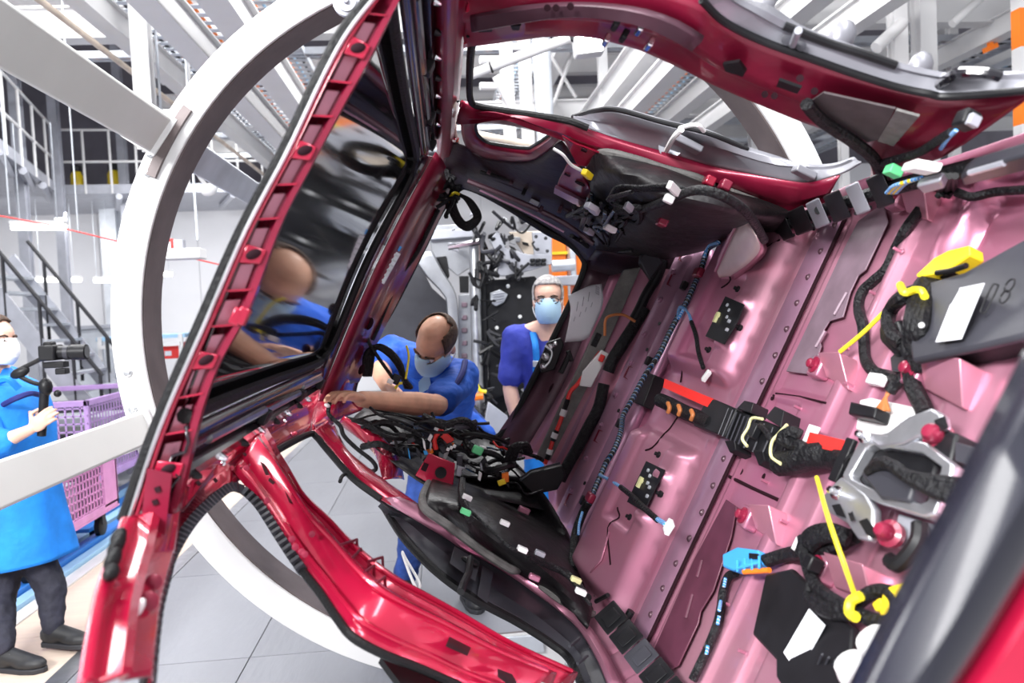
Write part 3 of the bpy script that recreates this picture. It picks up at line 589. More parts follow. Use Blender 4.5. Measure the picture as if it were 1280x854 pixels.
am = MB().box((c0+c1)/2, (d, d.cross(nn), nn), (d.length, 0.05, 0.03)).obj('amplifier_box', 'aluminium', car, 'silver finned amplifier box', bevel=0.003)
for k in range(6): MB().box(c0+d*(0.1+0.16*k)+nn*0.018, (d, d.cross(nn), nn), (0.008, 0.045, 0.012)).obj('fin', 'steel', am)
MB().box(c1+d*0.12, (d, d.cross(nn), nn), (0.02, 0.03, 0.02)).obj('plug', 'blue_plastic', am)
# ---------------------------------------------------------------- upper side
# roof rail (upper) seen edge-on
ur = strip([P(l, 0.585, 0.285) for l in (1.2, 1.8, 2.4, 3.0, 3.5)], [P(l, 0.645, 0.235) for l in (1.2, 1.8, 2.4, 3.0, 3.5)], [(0, 0), (0.2, 0.02), (0.5, 0.03), (0.8, 0.012), (1, 0)], 30).obj('upper_roof_rail', 'red_shaded', car, 'shaded red roof rail', solid=0.004)
random.seed(5)
for k in range(24):
    l = random.uniform(1.5, 3.2); q = random.random(); c = P(l, 0.59+0.05*q, 0.262-0.045*q); nn = (-WV-UV).normalized()
    MB().box(c, (LV+WV*random.uniform(-.5, .5), nn.cross(LV), nn), (0.03, 0.008, 0.006)).obj('weld_clip', 'red_paint' if k % 2 else 'black_plastic', ur)
MB().tube(crv([pS(*p, 1, 0.01) for p in [(571, 40), (566, 90), (566, 130), (570, 170), (580, 196)]], 5), 0.006, 8).obj('rail_bead', 'tan_sheet', ur)
# upper B pillar, wide
uB0 = [(566, -45), (700, -30), (800, -22), (877, 0), (905, 27), (952, 51), (1067, 92), (1122, 109), (1190, 121), (1235, 122), (1300, 112)]
uB1 = [(586, 56), (706, 40), (784, 52), (830, 70), (862, 85), (905, 106), (1006, 148), (1054, 165), (1081, 190), (1090, 215), (1080, 235)]
ub = strip([pS(*p, 1, -0.02) for p in uB0], [pS(*p, 1, 0.0) for p in uB1], [(0, 0.0), (0.08, 0.01), (0.3, 0.03), (0.42, 0.034), (0.5, 0.028), (0.62, 0.012), (0.85, 0.018), (0.95, 0.014), (1, 0)], 60).obj('upper_middle_pillar', 'red_shaded', car, 'broad shaded red B-pillar', solid=0.004)
strip([pS(*p, 1, 0.016) for p in [(590, 14), (700, 3), (790, 8), (845, 24), (880, 45)]], [pS(*p, 1, 0.034) for p in [(592, 40), (700, 22), (785, 28), (835, 46), (862, 62)]], [(0, 0), (0.15, 0.008), (0.85, 0.008), (1, 0)], 20).obj('pillar_reinforcement', 'plum', ub, solid=0.003)
for poly in ([(905, 77), (925, 74), (934, 86), (930, 93), (908, 86)], [(975, 97), (1003, 107), (998, 114), (972, 105)], [(598, 32), (618, 30), (616, 37), (600, 38)], [(640, 30), (652, 29), (650, 35), (642, 35)]):
    q = [pS(*p, 1, 0.028) for p in poly]; MB().prism(q, -WV*0.006).obj('cut_out', 'black_plastic', ub)
for p in ((1000, 98), (1018, 114), (968, 120), (956, 118), (684, 10), (695, 10), (713, 8)):
    c = pS(*p, 1, 0.034); MB().lathe(c, CAM-c, [(0.007, 0), (0.007, 0.002), (0.003, 0.002)], 12).obj('bolt_hole', 'seam', ub)
q = [pS(*p, 1, 0.026) for p in [(1010, 128), (1030, 114), (1120, 134), (1100, 172), (1085, 176)]]; MB().prism(q, -WV*0.004).obj('felt_patch', 'felt_dark', ub)
q = [pS(*p, 1, 0.026) for p in [(1121, 135), (1150, 143), (1118, 180), (1098, 174)]]; MB().prism(q, -WV*0.005).obj('felt_patch', 'foam_grey', ub, 'speckled grey felt patch')
for k, (x, y) in enumerate(((758, 50), (780, 45), (812, 55), (770, 30), (800, 36))):
    MB().box(pS(x, y, 1, 0.03), (LV, UV, WV), (0.035, 0.012, 0.02)).obj('trim_clip', 'black_plastic' if k % 2 else 'chrome', ub, bevel=0.003)
# grey moulded sill trim over the pillar's outer edge
tA = [(905, -22), (928, 0), (962, 14), (999, 34), (1060, 56), (1122, 78), (1185, 92), (1200, 89), (1247, 92), (1300, 96)]
tB = [(866, -22), (877, 0), (905, 27), (952, 51), (1010, 72), (1067, 92), (1122, 109), (1160, 117), (1190, 121), (1300, 112)]
tr = strip([pS(*p, 1, -0.05) for p in tA], [pS(*p, 1, -0.012) for p in tB], [(0, -0.02), (0.04, 0.006), (0.2, 0.008), (0.28, 0.0), (0.9, 0.002), (0.97, 0.006), (1, 0)], 50).obj('door_sill_trim', 'trim_grey', car, 'light grey moulded sill trim', solid=0.005)
MB().tube(crv([pS(*p, 1, -0.04) for p in [(980, 32), (1030, 52), (1080, 68), (1120, 82)]], 5), 0.008, 8).obj('trim_groove', 'black_plastic', tr)
MB().tube(crv([pS(*p, 1, -0.008) for p in tB[1:]], 5), 0.007, 8).obj('trim_seal', 'black_plastic', tr)
MB().tube(crv([pS(*p, 1, -0.03) for p in [(1150, 108), (1168, 110), (1185, 98), (1200, 91), (1235, 92), (1250, 96)]], 4), 0.010, 8).obj('trim_handle', 'black_gloss', tr)
for p in ((983, 50), (1002, 58)): 
    c = pS(*p, 1, -0.02); MB().lathe(c, CAM-c, [(0.009, 0), (0.009, 0.003), (0.004, 0.004)], 12).obj('screw', 'grey_plastic', tr)
MB().tube([pS(990, 58, 1, -0.02), pS(998, 38, 1, 0.0)], 0.007, 8).obj('trim_hook', 'light_plastic', tr)
for p, r in (((955, 8), 0.018), ((1052, 46), 0.022), ((1150, 84), 0.020)): MB().ell(pS(*p, 1, -0.09), (LV, UV, WV), (r, r*1.2, r*1.6)).obj('trim_cap', 'trim_grey', tr)
# upper rear-door aperture: seal and lower edge (C pillar), quarter window
MB().tube(crv([pS(*p, 1, 0.004) for p in [(600, 47), (590, 56), (587, 95), (588, 124), (598, 133), (640, 140), (706, 150), (735, 160)]], 5), 0.011, 8).obj('door_seal', 'rubber', car)
cA = [(578, 126), (604, 134), (660, 142), (706, 149), (740, 163), (785, 177), (830, 190), (890, 208), (935, 217), (985, 226), (1013, 228), (1050, 219)]
cB = [(572, 152), (596, 152), (640, 153), (690, 166), (720, 178), (752, 188), (830, 208), (866, 219), (901, 234), (950, 249), (990, 260), (1040, 250)]
strip([pS(*p, 1, 0.0) for p in cA], [pS(*p, 1, 0.03) for p in cB], [(0, 0), (0.15, 0.012), (0.45, 0.022), (0.6, 0.016), (0.85, 0.02), (1, 0.0)], 60).obj('upper_rear_pillar', 'red_shaded', car, 'red door frame edge over the wheel arch', solid=0.004)
gA = [(716, 146), (745, 138), (772, 137), (830, 153), (884, 166), (935, 187), (1003, 205), (1040, 206), (1068, 198)]
gB = [(720, 155), (752, 166), (790, 179), (835, 192), (890, 207), (935, 217), (1003, 228), (1050, 219), (1078, 204)]
gt = strip([pS(*p, 1, -0.05) for p in gA], [pS(*p, 1, -0.005) for p in gB], [(0, -0.01), (0.06, 0.004), (0.3, 0.006), (0.36, 0.0), (0.9, 0.0), (1, 0.004)], 40).obj('wheel_arch_trim', 'trim_grey', car, 'silver-grey moulded arch trim', solid=0.005)
MB().tube(crv([pS(*p, 1, -0.05) for p in gA[:6]], 5), 0.007, 8).obj('trim_edge', 'black_plastic', gt)
MB().lathe(pS(838, 183, 1, -0.02), CAM-pS(838, 183, 1), [(0.035, 0), (0.035, 0.004), (0.03, 0.002)], 18).obj('trim_boss', 'light_plastic', gt)
cable('trim_hook', [pS(833, 188, 1, 0.0), pS(842, 172, 1, 0.01), pS(852, 162, 1, 0.0)], 0.008, 'white_plastic', gt)
cable('trim_hook', [pS(850, 160, 1, -0.04), pS(870, 156, 1, -0.03), pS(880, 164, 1, -0.03)], 0.006, 'white_plastic', gt)
MB().box(pS(858, 180, 1, -0.015), (LV, UV, WV), (0.05, 0.09, 0.02)).obj('trim_block', 'trim_grey', gt, bevel=0.004)
MB().box(pS(1005, 216, 1, -0.015), (LV, UV, WV), (0.04, 0.06, 0.02)).obj('trim_block', 'trim_grey', gt, bevel=0.004)
qw = [(595, 154), (610, 151), (645, 155), (682, 163), (689, 167), (668, 182), (657, 185), (625, 181), (608, 177), (597, 168)]
qo = [(578, 148), (610, 140), (650, 148), (694, 160), (704, 170), (684, 190), (661, 201), (620, 200), (600, 194), (582, 182)]
qi3 = [pS(*p, 1, 0.0) for p in qw]; qo3 = [pS(*p, 1, 0.02) for p in qo]
a = crv(qi3, 4, True); b = crv(qo3, 4, True)
MB().grid([[x.lerp(y, t)-WV*h for t, h in ((0, 0), (0.2, 0.012), (0.7, 0.012), (1, 0))] for x, y in zip(a, b)], closed_v=True).obj('quarter_window_frame', 'red_shaded', car, solid=0.004)
MB().tube(a+[a[0]], 0.007, 6).obj('quarter_window_seal', 'rubber', car)
# upper rear corner (dark)
surf([[pS(566, 178, 1, 0.02), pS(582, 183, 1, 0.02), pS(602, 195, 1, 0.02), pS(661, 201, 1, 0.02), pS(702, 176, 1, 0.03)],
      [pD(556, 196, 3.35), pD(575, 205, 3.35), pD(630, 222, 3.3), pD(690, 235, 3.2), pD(735, 215, 3.0)],
      [pD(552, 222, 3.5), pD(574, 228, 3.55), pD(640, 255, 3.5), pD(710, 285, 3.45), pD(765, 285, 3.3)],
      [pD(556, 240, 3.6), pD(572, 234, 3.6), pD(630, 254, 3.6), pD(706, 300, 3.6), pD(735, 330, 3.58)]], (5, 8)).obj('rear_corner_panel', 'corner_black', car, 'dark plum upper rear corner', solid=0.004)
for line, r_, m_ in (([(585, 226), (640, 248), (700, 276), (742, 305)], 0.012, 'plum'), ([(590, 212), (640, 232), (700, 258), (735, 285)], 0.008, 'corner_black'), ([(600, 238), (660, 266), (705, 290)], 0.005, 'mauve_steel'), ([(585, 205), (620, 210), (660, 214), (700, 226)], 0.010, 'tape'), ([(610, 222), (650, 216), (690, 218)], 0.006, 'tape')):
    MB().tube(crv([pD(*p, 3.38 if i < 1 else 3.36-0.02*i) for i, p in enumerate(line)], 6), r_, 8).obj('corner_flange', m_, car)
for p in ((612, 214), (640, 226), (655, 240), (676, 262), (690, 222), (630, 205), (700, 262), (650, 208), (720, 270)):
    c = pD(*p, 3.3); MB().box(c, (WV+LV*0.4, UV, LV-WV*0.4), (0.035, 0.016, 0.012)).obj('corner_clip', 'black_plastic' if p[0] % 2 else 'plum', car, bevel=0.003)
q = [pS(*p, 1, 0.05) for p in [(703, 168), (720, 178), (752, 190), (736, 207), (722, 205)]]; g1 = MB().prism(q, -WV*0.006).obj('corner_gusset', 'red_paint', car, bevel=0.003)
MB().box(pS(730, 188, 1, 0.062), (LV, UV, WV), (0.022, 0.018, 0.004)).obj('square_hole', 'seam', g1)
q = [pS(*p, 1, 0.10) for p in [(710, 202), (724, 206), (742, 240), (733, 253), (696, 233), (700, 222)]]; g2 = MB().prism(q, -WV*0.008).obj('bracket_panel', 'red_shaded', car, 'shaded red bracket with round hole', bevel=0.003)
MB().lathe(pS(725, 229, 1, 0.112), -WV, [(0.018, 0), (0.018, 0.003), (0.004, 0.003)], 14).obj('round_hole', 'seam', g2)
MB().box(pS(709, 219, 1, 0.112), (LV, UV, WV), (0.016, 0.02, 0.003)).obj('square_hole', 'seam', g2)
q = [pS(*p, 1, 0.11) for p in [(695, 231), (733, 250), (731, 258), (694, 238)]]; MB().prism(q, -WV*0.012).obj('bracket_lip', 'mauve_steel', g2)
# upper wheel house with mat
surf([[pS(740, 200, 1, 0.04), pS(752, 190, 1, 0.05), pS(830, 209, 1, 0.04), pS(901, 235, 1, 0.04), pS(950, 250, 1, 0.04), pS(992, 262, 1, 0.03)],
      [pS(725, 232, 1, 0.08), pS(765, 222, 1, 0.12), pS(830, 235, 1, 0.15), pS(890, 250, 1, 0.14), pS(940, 262, 1, 0.10), pS(990, 268, 1, 0.05)],
      [pS(735, 262, 1, 0.10), pS(780, 262, 1, 0.15), pS(830, 265, 1, 0.18), pS(880, 268, 1, 0.16), pS(930, 275, 1, 0.12), pS(985, 276, 1, 0.06)],
      [pD(745, 310, 3.4), pD(790, 318, 3.3), pD(830, 322, 3.2), pD(880, 312, 3.02), pD(915, 300, 2.8), pF(975, 290)]], (6, 8)).obj('wheel_house_mat', 'bitumen', car, 'black insulation mat moulded over the upper wheel house', solid=0.012)
MB().tube(crv([pS(*p, 1, 0.05) for p in [(738, 207), (752, 191), (790, 198), (830, 211), (870, 222), (890, 232)]], 5), 0.013, 8).obj('mat_rim', 'foam_grey', car, 'grey foam rim')
MB().tube(crv([pS(*p, 1, 0.05) for p in [(912, 240), (950, 254), (985, 266)]], 5), 0.013, 8).obj('mat_rim', 'foam_grey', car)
MB().tube(crv([pD(842, 312, 3.12), pD(848, 296, 3.1), pD(858, 290, 3.08), pD(880, 297, 3.0), pD(895, 303, 2.95)], 5), 0.016, 8).obj('mat_rim', 'foam_grey', car)
for p, mt_ in (((828, 277), 'pink_cap'), ((906, 232), 'pink_cap'), ((886, 227), 'red_paint')):
    c = pS(*p, 1, 0.19 if p[1] > 250 else 0.06); MB().box(c, (LV, UV, WV), (0.04, 0.03, 0.03)).obj('tab_bracket', mt_, car, bevel=0.005)
# upper sill flange under the carrier
strip([pS(*p, 1, 0.0) for p in [(985, 262), (1040, 240), (1090, 220), (1160, 205), (1300, 160)]], [pF(*p) for p in [(975, 300), (1040, 272), (1100, 250), (1180, 228), (1300, 205)]], [(0, 0), (0.4, 0.02), (0.7, 0.02), (1, 0)], 30).obj('upper_sill', 'floor_paint', car, solid=0.004)
# ---------------------------------------------------------------- near A-pillar by the lens
nA = strip([pD(1325, 440, 0.62), pD(1240, 600, 0.60), pD(1160, 745, 0.58), pD(1075, 890, 0.56)], [pD(1345, 640, 0.62), pD(1290, 705, 0.60), pD(1225, 810, 0.58), pD(1170, 890, 0.56)], [(0, -0.03), (0.05, -0.004), (0.3, 0.012), (0.6, 0.012), (0.95, 0), (1, -0.02)], 24).obj('near_pillar_trim', 'trim_black', car, 'dark grey pillar trim close to the lens', solid=0.006)
strip([pD(1345, 630, 0.63), pD(1290, 705, 0.61), pD(1225, 808, 0.59), pD(1170, 890, 0.57)], [pD(1400, 760, 0.62), pD(1360, 800, 0.6), pD(1300, 880, 0.58), pD(1260, 930, 0.56)], [(0, -0.005), (0.2, 0.01), (0.8, 0.012), (1, -0.01)], 24).obj('near_pillar', 'red_paint', car, 'bright red front pillar', solid=0.006)
# ================================================================ PARTS FITTED IN THE BODY
def FP(pts, off=0.015): return [pF(*p, off) for p in pts]
def plug(c, ax, sz, mt_, par, name='plug', label=None): return MB().box(c, ax, sz).obj(name, mt_, par, label, bevel=min(sz)*0.15)
# striped harness along the rear cross beam
h = thing('wiring_harness', 'black taped wiring harness with blue and white striped wires along the rear cross beam', 'cable', pF(790, 500))
top = [pU(898, 303, -0.76), pU(885, 312, -0.77)]+[pU(*p, -0.785) for p in [(876, 338), (868, 356), (858, 378), (848, 395), (835, 420), (824, 443), (806, 470), (790, 500), (779, 520), (776, 540), (768, 562), (758, 578), (751, 594), (742, 615), (736, 630)]]
cable('striped_loom', top, 0.0105, 'wire_stripe', h)
cable('taped_loom', [pU(*p, -0.785) for p in [(736, 628), (729, 640), (720, 665), (717, 690), (716, 712)]], 0.016, 'tape', h)
cable('blue_wire', [pU(898, 303, -0.75), pU(886, 308, -0.76), pU(880, 322, -0.77)], 0.006, 'wire_blue', h)
cable('blue_wire', [pU(*p, -0.775) for p in [(856, 384), (848, 398), (850, 384), (860, 390), (864, 402)]], 0.006, 'wire_blue', h)
cable('branch', [pF(*p, 0.02)if i else pU(*p, -0.775) for i, p in enumerate([(864, 402), (870, 420), (873, 440), (879, 460)])], 0.007, 'tape', h)
c = pF(883, 470, 0.03); plug(c, (LV+WV*0.6, WV-LV*0.6, UV), (0.018, 0.04, 0.014), 'white_plastic', h, 'connector', 'white connector')
cable('branch', [pU(*p, -0.78) for p in [(750, 594), (762, 600), (776, 609)]], 0.006, 'wire_blue', h)
cable('branch', [pU(*p, -0.78) for p in [(776, 609), (792, 622), (806, 636), (822, 650)]], 0.009, 'tape', h)
cable('blue_wire', [pU(*p, -0.78) for p in [(820, 648), (828, 653), (832, 656)]], 0.007, 'wire_blue', h)
c = pU(836, 659, -0.785); plug(c, (LV+WV*0.3, WV-LV*0.3, UV), (0.035, 0.035, 0.014), 'white_plastic', h, 'connector', 'white square connector')
cable('blue_wire', [pU(*p, -0.76) for p in [(728, 640), (724, 655), (723, 668)]], 0.005, 'wire_blue', h)
for p in ((873, 341), (738, 622)):
    c = pU(*p, -0.775); MB().box(c, (LV, WV, UV), (0.06, 0.035, 0.025)).obj('clamp', 'pink_cap', h, 'shiny red cable clamp', bevel=0.006)
# red safety strap along the tunnel
s = thing('red_strap', 'flat red strap running along the tunnel between the two floor domes', 'strap', pF(860, 490))
for pts in ([(766, 457), (802, 469), (798, 479), (763, 466)], [(832, 474), (902, 503), (898, 515), (830, 485)], [(1014, 541), (1064, 553), (1062, 569), (1009, 557)]):
    q = [pF(*p, 0.05) for p in pts]; MB().prism(q, UV*0.004).obj('strap_segment', 'red_plastic', s)
# cable duct on the tunnel
d = thing('cable_duct', 'black plastic cable duct with open lid clips across the tunnel', 'cable duct', pF(900, 530))
def blockpx(pts, h0, h1, mt_, par, name, label=None, bevel=0.004):
    q = [pF(*p, h0) for p in pts]; return MB().prism(q, UV*(h1-h0)).obj(name, mt_, par, label, bevel=bevel)
blockpx([(800, 465), (834, 476), (819, 515), (789, 503)], 0.0, 0.055, 'black_plastic', d, 'duct_box')
blockpx([(756, 469), (789, 481), (777, 514), (750, 500)], 0.0, 0.045, 'grey_plastic', d, 'duct_box')
blockpx([(903, 504), (940, 520), (924, 555), (884, 540)], 0.0, 0.05, 'black_plastic', d, 'duct_lid')
lid2 = blockpx([(940, 520), (1000, 545), (985, 588), (925, 558)], 0.0, 0.035, 'black_plastic', d, 'duct_base')
for k in range(7): 
    q0 = pF(906+5*k, 508+2.4*k, 0.052); q1 = pF(893+5*k, 541+2.4*k, 0.052); MB().tube([q0, q1], 0.0025, 6).obj('lid_rib', 'grey_plastic', d)
for k in range(5):
    q0 = pF(945+11*k, 524+5*k, 0.04); q1 = pF(930+11*k, 560+5*k, 0.04); MB().tube([q0, q1], 0.003, 6).obj('duct_slot', 'grey_plastic', d)
for pts in ([(940, 520), (950, 510), (962, 513), (958, 526)], [(977, 532), (990, 518), (1002, 524), (998, 545)], [(925, 560), (932, 575), (940, 572), (938, 560)], [(962, 572), (970, 592), (978, 586), (975, 575)]):
    blockpx(pts, 0.0, 0.05, 'black_plastic', d, 'duct_wing', bevel=0.002)
cable('wire_clip', [pF(*p, 0.06) for p in [(953, 524), (940, 523), (935, 535), (928, 548), (934, 558)]], 0.004, 'cream', d)
cable('wire_clip', [pF(*p, 0.06) for p in [(984, 531), (972, 544), (965, 553), (964, 570), (976, 580)]], 0.004, 'cream', d)
plug(pF(944, 539, 0.055), (LV, WV, UV), (0.03, 0.04, 0.02), 'black_plastic', d)
cable('small_cable', [pF(*p, 0.06) for p in [(950, 532), (958, 540), (965, 552)]], 0.008, 'tape', d)
q = [pF(*p, 0.045) for p in [(1013, 531), (1026, 535), (1016, 557), (1004, 552)]]; tg_ = MB().prism(q, UV*0.003).obj('tag', 'white_plastic', d, 'white tag')
# heavy cable
t = thing('heavy_cable', 'thick black corrugated cable leaving the duct towards the silver bracket', 'cable', pF(1020, 575))
cable('hose', [pF(*p, 0.04) for p in [(975, 580), (995, 577), (1020, 570), (1045, 572), (1075, 585)]], 0.030, 'tape', t, 12)
cable('taped_loom', [pF(*p, 0.04) for p in [(825, 500), (838, 506), (855, 515), (870, 521), (890, 530)]], [0.024]*25, 'tape', t, 10)
for k, p in enumerate(((837, 510), (850, 513), (866, 519))): cable('bare_wires', [pF(p[0]-2, p[1]-6, 0.066), pF(p[0], p[1], 0.068), pF(p[0]-2, p[1]+6, 0.062)], 0.007, 'copper_wire', t)
cable('knot', [pF(*p, 0.06) for p in [(1000, 545), (990, 540), (978, 548), (992, 556), (1003, 560), (995, 575)]], 0.015, 'tape', t)
# thick cable on the upper half, meandering to the connector
u_ = thing('floor_cable', 'black taped cable meandering over the upper front floor to a black multi-pin connector', 'cable', pF(1075, 400))
cable('taped_loom', [pF(*p, 0.012) for p in [(1150, 262), (1132, 287), (1120, 310), (1108, 336), (1093, 350), (1078, 365), (1073, 385), (1078, 405), (1080, 430), (1082, 450), (1092, 464), (1110, 470), (1130, 474), (1142, 470)]], 0.013, 'tape', u_)
cable('loom_end', [pF(*p, 0.03) for p in [(1138, 465), (1142, 485), (1152, 505), (1158, 520)]], 0.017, 'tape', u_)
cable('loom_end', [pF(*p, 0.03) for p in [(1130, 472), (1120, 480), (1112, 490)]], 0.012, 'tape', u_)
for k in range(6): cable('bare_wire', [pF(1113-k*0.6, 489, 0.03), pF(1107+k*0.5-2, 500, 0.03), pF(1094+k*3.5, 514, 0.025)], 0.0035, 'copper_wire', u_)
blockpx([(1080, 510), (1114, 518), (1110, 532), (1077, 526)], 0.01, 0.045, 'black_plastic', u_, 'connector', 'black multi-pin connector')
plug(pF(1096, 475, 0.03), (LV, WV, UV), (0.05, 0.025, 0.02), 'white_plastic', u_, 'clip')
w_ = thing('control_unit', 'white flat control unit under the silver bracket', 'control unit', pF(1120, 520))
blockpx([(1080, 502), (1095, 500), (1150, 512), (1170, 528), (1135, 560), (1075, 540)], 0.0, 0.012, 'white_plastic', w_, 'housing'); blockpx([(1122, 516), (1136, 520), (1132, 530), (1118, 527)], 0.012, 0.0135, 'paper', w_, 'sticker')
# upper black module with label
cu = thing('control_unit', 'large flat black control unit with a white label beside the yellow plug', 'control unit', pF(1220, 400))
m1 = MB().prism([pF(*p, 0.06) for p in [(1152, 372), (1172, 358), (1216, 345), (1300, 300), (1300, 425), (1235, 440), (1150, 458), (1147, 440)]], UV*0.02).obj('housing', 'grey_plastic', cu, bevel=0.008)
MB().prism([pF(*p, 0.0) for p in [(1152, 445), (1235, 428), (1300, 412), (1300, 440), (1235, 455), (1160, 462)]], UV*0.06).obj('base', 'black_plastic', cu)
lb = MB().prism([pF(*p, 0.0815) for p in [(1196, 361), (1231, 354), (1202, 424), (1170, 428)]], UV*0.001).obj('label', 'paper', cu, 'white paper label')
cable('embossed_slot', [pF(*p, 0.081) for p in [(1229, 390), (1226, 388), (1240, 358), (1246, 356), (1247, 360), (1232, 390), (1228, 391)]], 0.0016, 'black_plastic', cu)
for k, p in enumerate(((1262, 357), (1256, 371))): 
    cc = pF(*p, 0.081); MB().tube(crv([cc+LV*0.010*math.cos(a*math.pi/4)+WV*0.012*math.sin(a*math.pi/4) for a in range(8)], 3, True), 0.0015, 6).obj('embossed_ring', 'black_plastic', cu)
bu = thing('cable_bundle', 'bundle of black cables with a loop and pins beside the large upper control unit', 'cable', pF(1140, 410))
cable('loop', [pF(*p, 0.06) for p in [(1146, 364), (1128, 372), (1115, 385), (1110, 402), (1116, 420), (1130, 430)]], 0.016, 'tape', bu)
for k in range(4): cable('taped_loom', [pF(1160+3*k, 345+2*k, 0.06), pF(1146+5*k, 365+2*k, 0.07), pF(1138+5*k, 400+3*k, 0.075), pF(1136+4*k, 430, 0.06), pF(1142+3*k, 465, 0.03)], 0.014, 'tape', bu)
blockpx([(1120, 420), (1150, 410), (1160, 440), (1140, 455), (1125, 440)], 0.0, 0.05, 'black_plastic', bu, 'clip_body', bevel=0.01)
blockpx([(1122, 452), (1132, 443), (1146, 455), (1138, 470), (1124, 468)], 0.01, 0.03, 'grey_plastic', bu, 'flap', bevel=0.004)
MB().ell(pF(1152, 407, 0.09), (LV, WV, UV), (0.006, 0.006, 0.006)).obj('pin_mark', 'white_plastic', bu)
ty = thing('cable_tie', 'long yellow cable tie round the bundle beside the upper control unit', 'cable tie', pF(1100, 400))
cable('strap', [pF(*p, 0.05) for p in [(1050, 440), (1080, 415), (1110, 386), (1125, 377)]], 0.005, 'yellow_tie', ty)
cable('loop', [pF(*p, 0.10) for p in [(1125, 356), (1131, 366), (1142, 363), (1152, 364), (1156, 371)]], 0.008, 'yellow_tie', ty)
yp = thing('connector', 'bright yellow locking connector with black lever at the upper control unit', 'connector', pF(1200, 340))
yb = blockpx([(1162, 352), (1185, 332), (1203, 322), (1230, 316), (1231, 328), (1206, 345), (1192, 350), (1163, 355)], 0.05, 0.085, 'yellow', yp, 'plug_body')
cable('lever', [pF(*p, 0.09) for p in [(1171, 341), (1190, 338), (1208, 332)]], 0.006, 'black_plastic', yp)
blockpx([(1196, 345), (1208, 338), (1212, 346), (1200, 356), (1186, 356)], 0.04, 0.075, 'black_plastic', yp, 'plug_foot')
cable('pigtail', [pF(1195, 348, 0.05), pF(1175, 352, 0.06), pF(1160, 358, 0.06)], 0.010, 'tape', yp)
# silver cast bracket with the black unit and looms
ab = thing('cast_bracket', 'silver cast aluminium bracket with cut-outs holding a black unit', 'bracket', pF(1110, 600))
fo = [(1066, 600), (1090, 552), (1102, 547), (1172, 560), (1207, 588), (1206, 598), (1184, 650), (1172, 654), (1108, 634), (1070, 612)]
fi = [(1076, 600), (1096, 566), (1104, 562), (1168, 574), (1192, 591), (1191, 597), (1174, 634), (1166, 637), (1114, 622), (1080, 606)]
fO = [pF(*p, 0.05) for p in fo]; fI = [pF(*p, 0.05) for p in fi]; up_ = UV*0.025
MB().grid([fO, [p+up_ for p in fO], [p+up_ for p in fI], fI], closed_u=True, closed_v=True).obj('frame', 'aluminium', ab, bevel=0.004)
MB().prism([pF(*p, 0.055) for p in [(1062, 600), (1050, 612), (1036, 628), (1045, 645), (1068, 658), (1082, 678), (1098, 681), (1103, 660), (1104, 640), (1092, 622)]], UV*0.02).obj('foot', 'aluminium', ab, bevel=0.006)
MB().prism([pF(*p, 0.055) for p in [(1090, 552), (1120, 545), (1145, 526), (1176, 515), (1190, 523), (1192, 540), (1166, 548), (1140, 560), (1110, 566)]], UV*0.02).obj('arm', 'aluminium', ab, bevel=0.006)
for pts in ([(1168, 526), (1181, 520), (1186, 535), (1174, 540)], [(1074, 652), (1084, 648), (1096, 664), (1092, 674), (1083, 668)], [(1040, 632), (1050, 630), (1058, 648), (1046, 644)], [(1060, 640), (1064, 634), (1069, 650), (1064, 652)]):
    MB().prism([pF(*p, 0.076) for p in pts], UV*0.001).obj('recess', 'black_plastic', ab)
MB().prism([pF(*p, 0.02) for p in [(1080, 580), (1100, 562), (1172, 566), (1190, 590), (1176, 640), (1110, 630), (1092, 612)]], UV*0.03).obj('black_unit', 'black_plastic', ab, bevel=0.006)
MB().prism([pF(*p, 0.05) for p in [(1094, 600), (1120, 588), (1168, 606), (1158, 638), (1120, 632)]], UV*0.035).obj('unit_lid', 'grey_plastic', ab, bevel=0.006)
for k in range(4): cable('loom', [pF(1086+3*k, 590-4*k, 0.08), pF(1104+5*k, 577+2*k, 0.095), pF(1125+4*k, 590+3*k, 0.10), pF(1150+6*k, 598+6*k, 0.10), pF(1198+4*k, 604+9*k, 0.09)], 0.010, 'tape', ab)
for p, r in (((1048, 617), 0.012), ((1082, 548), 0.010)):
    cc = pF(*p, 0.075); MB().lathe(cc, UV-LV*0.6, [(r*1.2, 0), (r*1.2, 0.006), (r*0.6, 0.008), (r*0.6, 0.035), (0.001, 0.036)], 12).obj('bolt', 'chrome', ab)
MB().prism([pF(*p, 0.055) for p in [(1064, 549), (1074, 552), (1050, 606), (1040, 602)]], UV*0.012).obj('black_rail', 'black_plastic', ab, bevel=0.003)
for p, r in (((1176, 548), 0.026), ((1116, 669), 0.024)):
    cc = pF(*p, 0.05); MB().lathe(cc, UV-LV*0.4, [(r, 0), (r, 0.012), (r*0.62, 0.016), (r*0.62, 0.034), (r*0.4, 0.042), (0.001, 0.043)], 16).obj('red_cap', 'pink_cap', ab, 'shiny red capped bolt')
blockpx([(1190, 545), (1235, 560), (1226, 596), (1186, 580)], 0.0, 0.06, 'black_plastic', ab, 'side_box', bevel=0.006); blockpx([(1196, 553), (1240, 566), (1238, 590), (1196, 577)], 0.06, 0.064, 'grey_plastic', ab, 'side_lid')
cable('hook', [pF(*p, 0.05) for p in [(1150, 655), (1148, 675), (1135, 695), (1122, 706), (1112, 700)]], 0.014, 'black_plastic', ab)
blockpx([(1140, 650), (1190, 665), (1170, 700), (1132, 690)], 0.0, 0.03, 'light_plastic', ab, 'lower_plate')
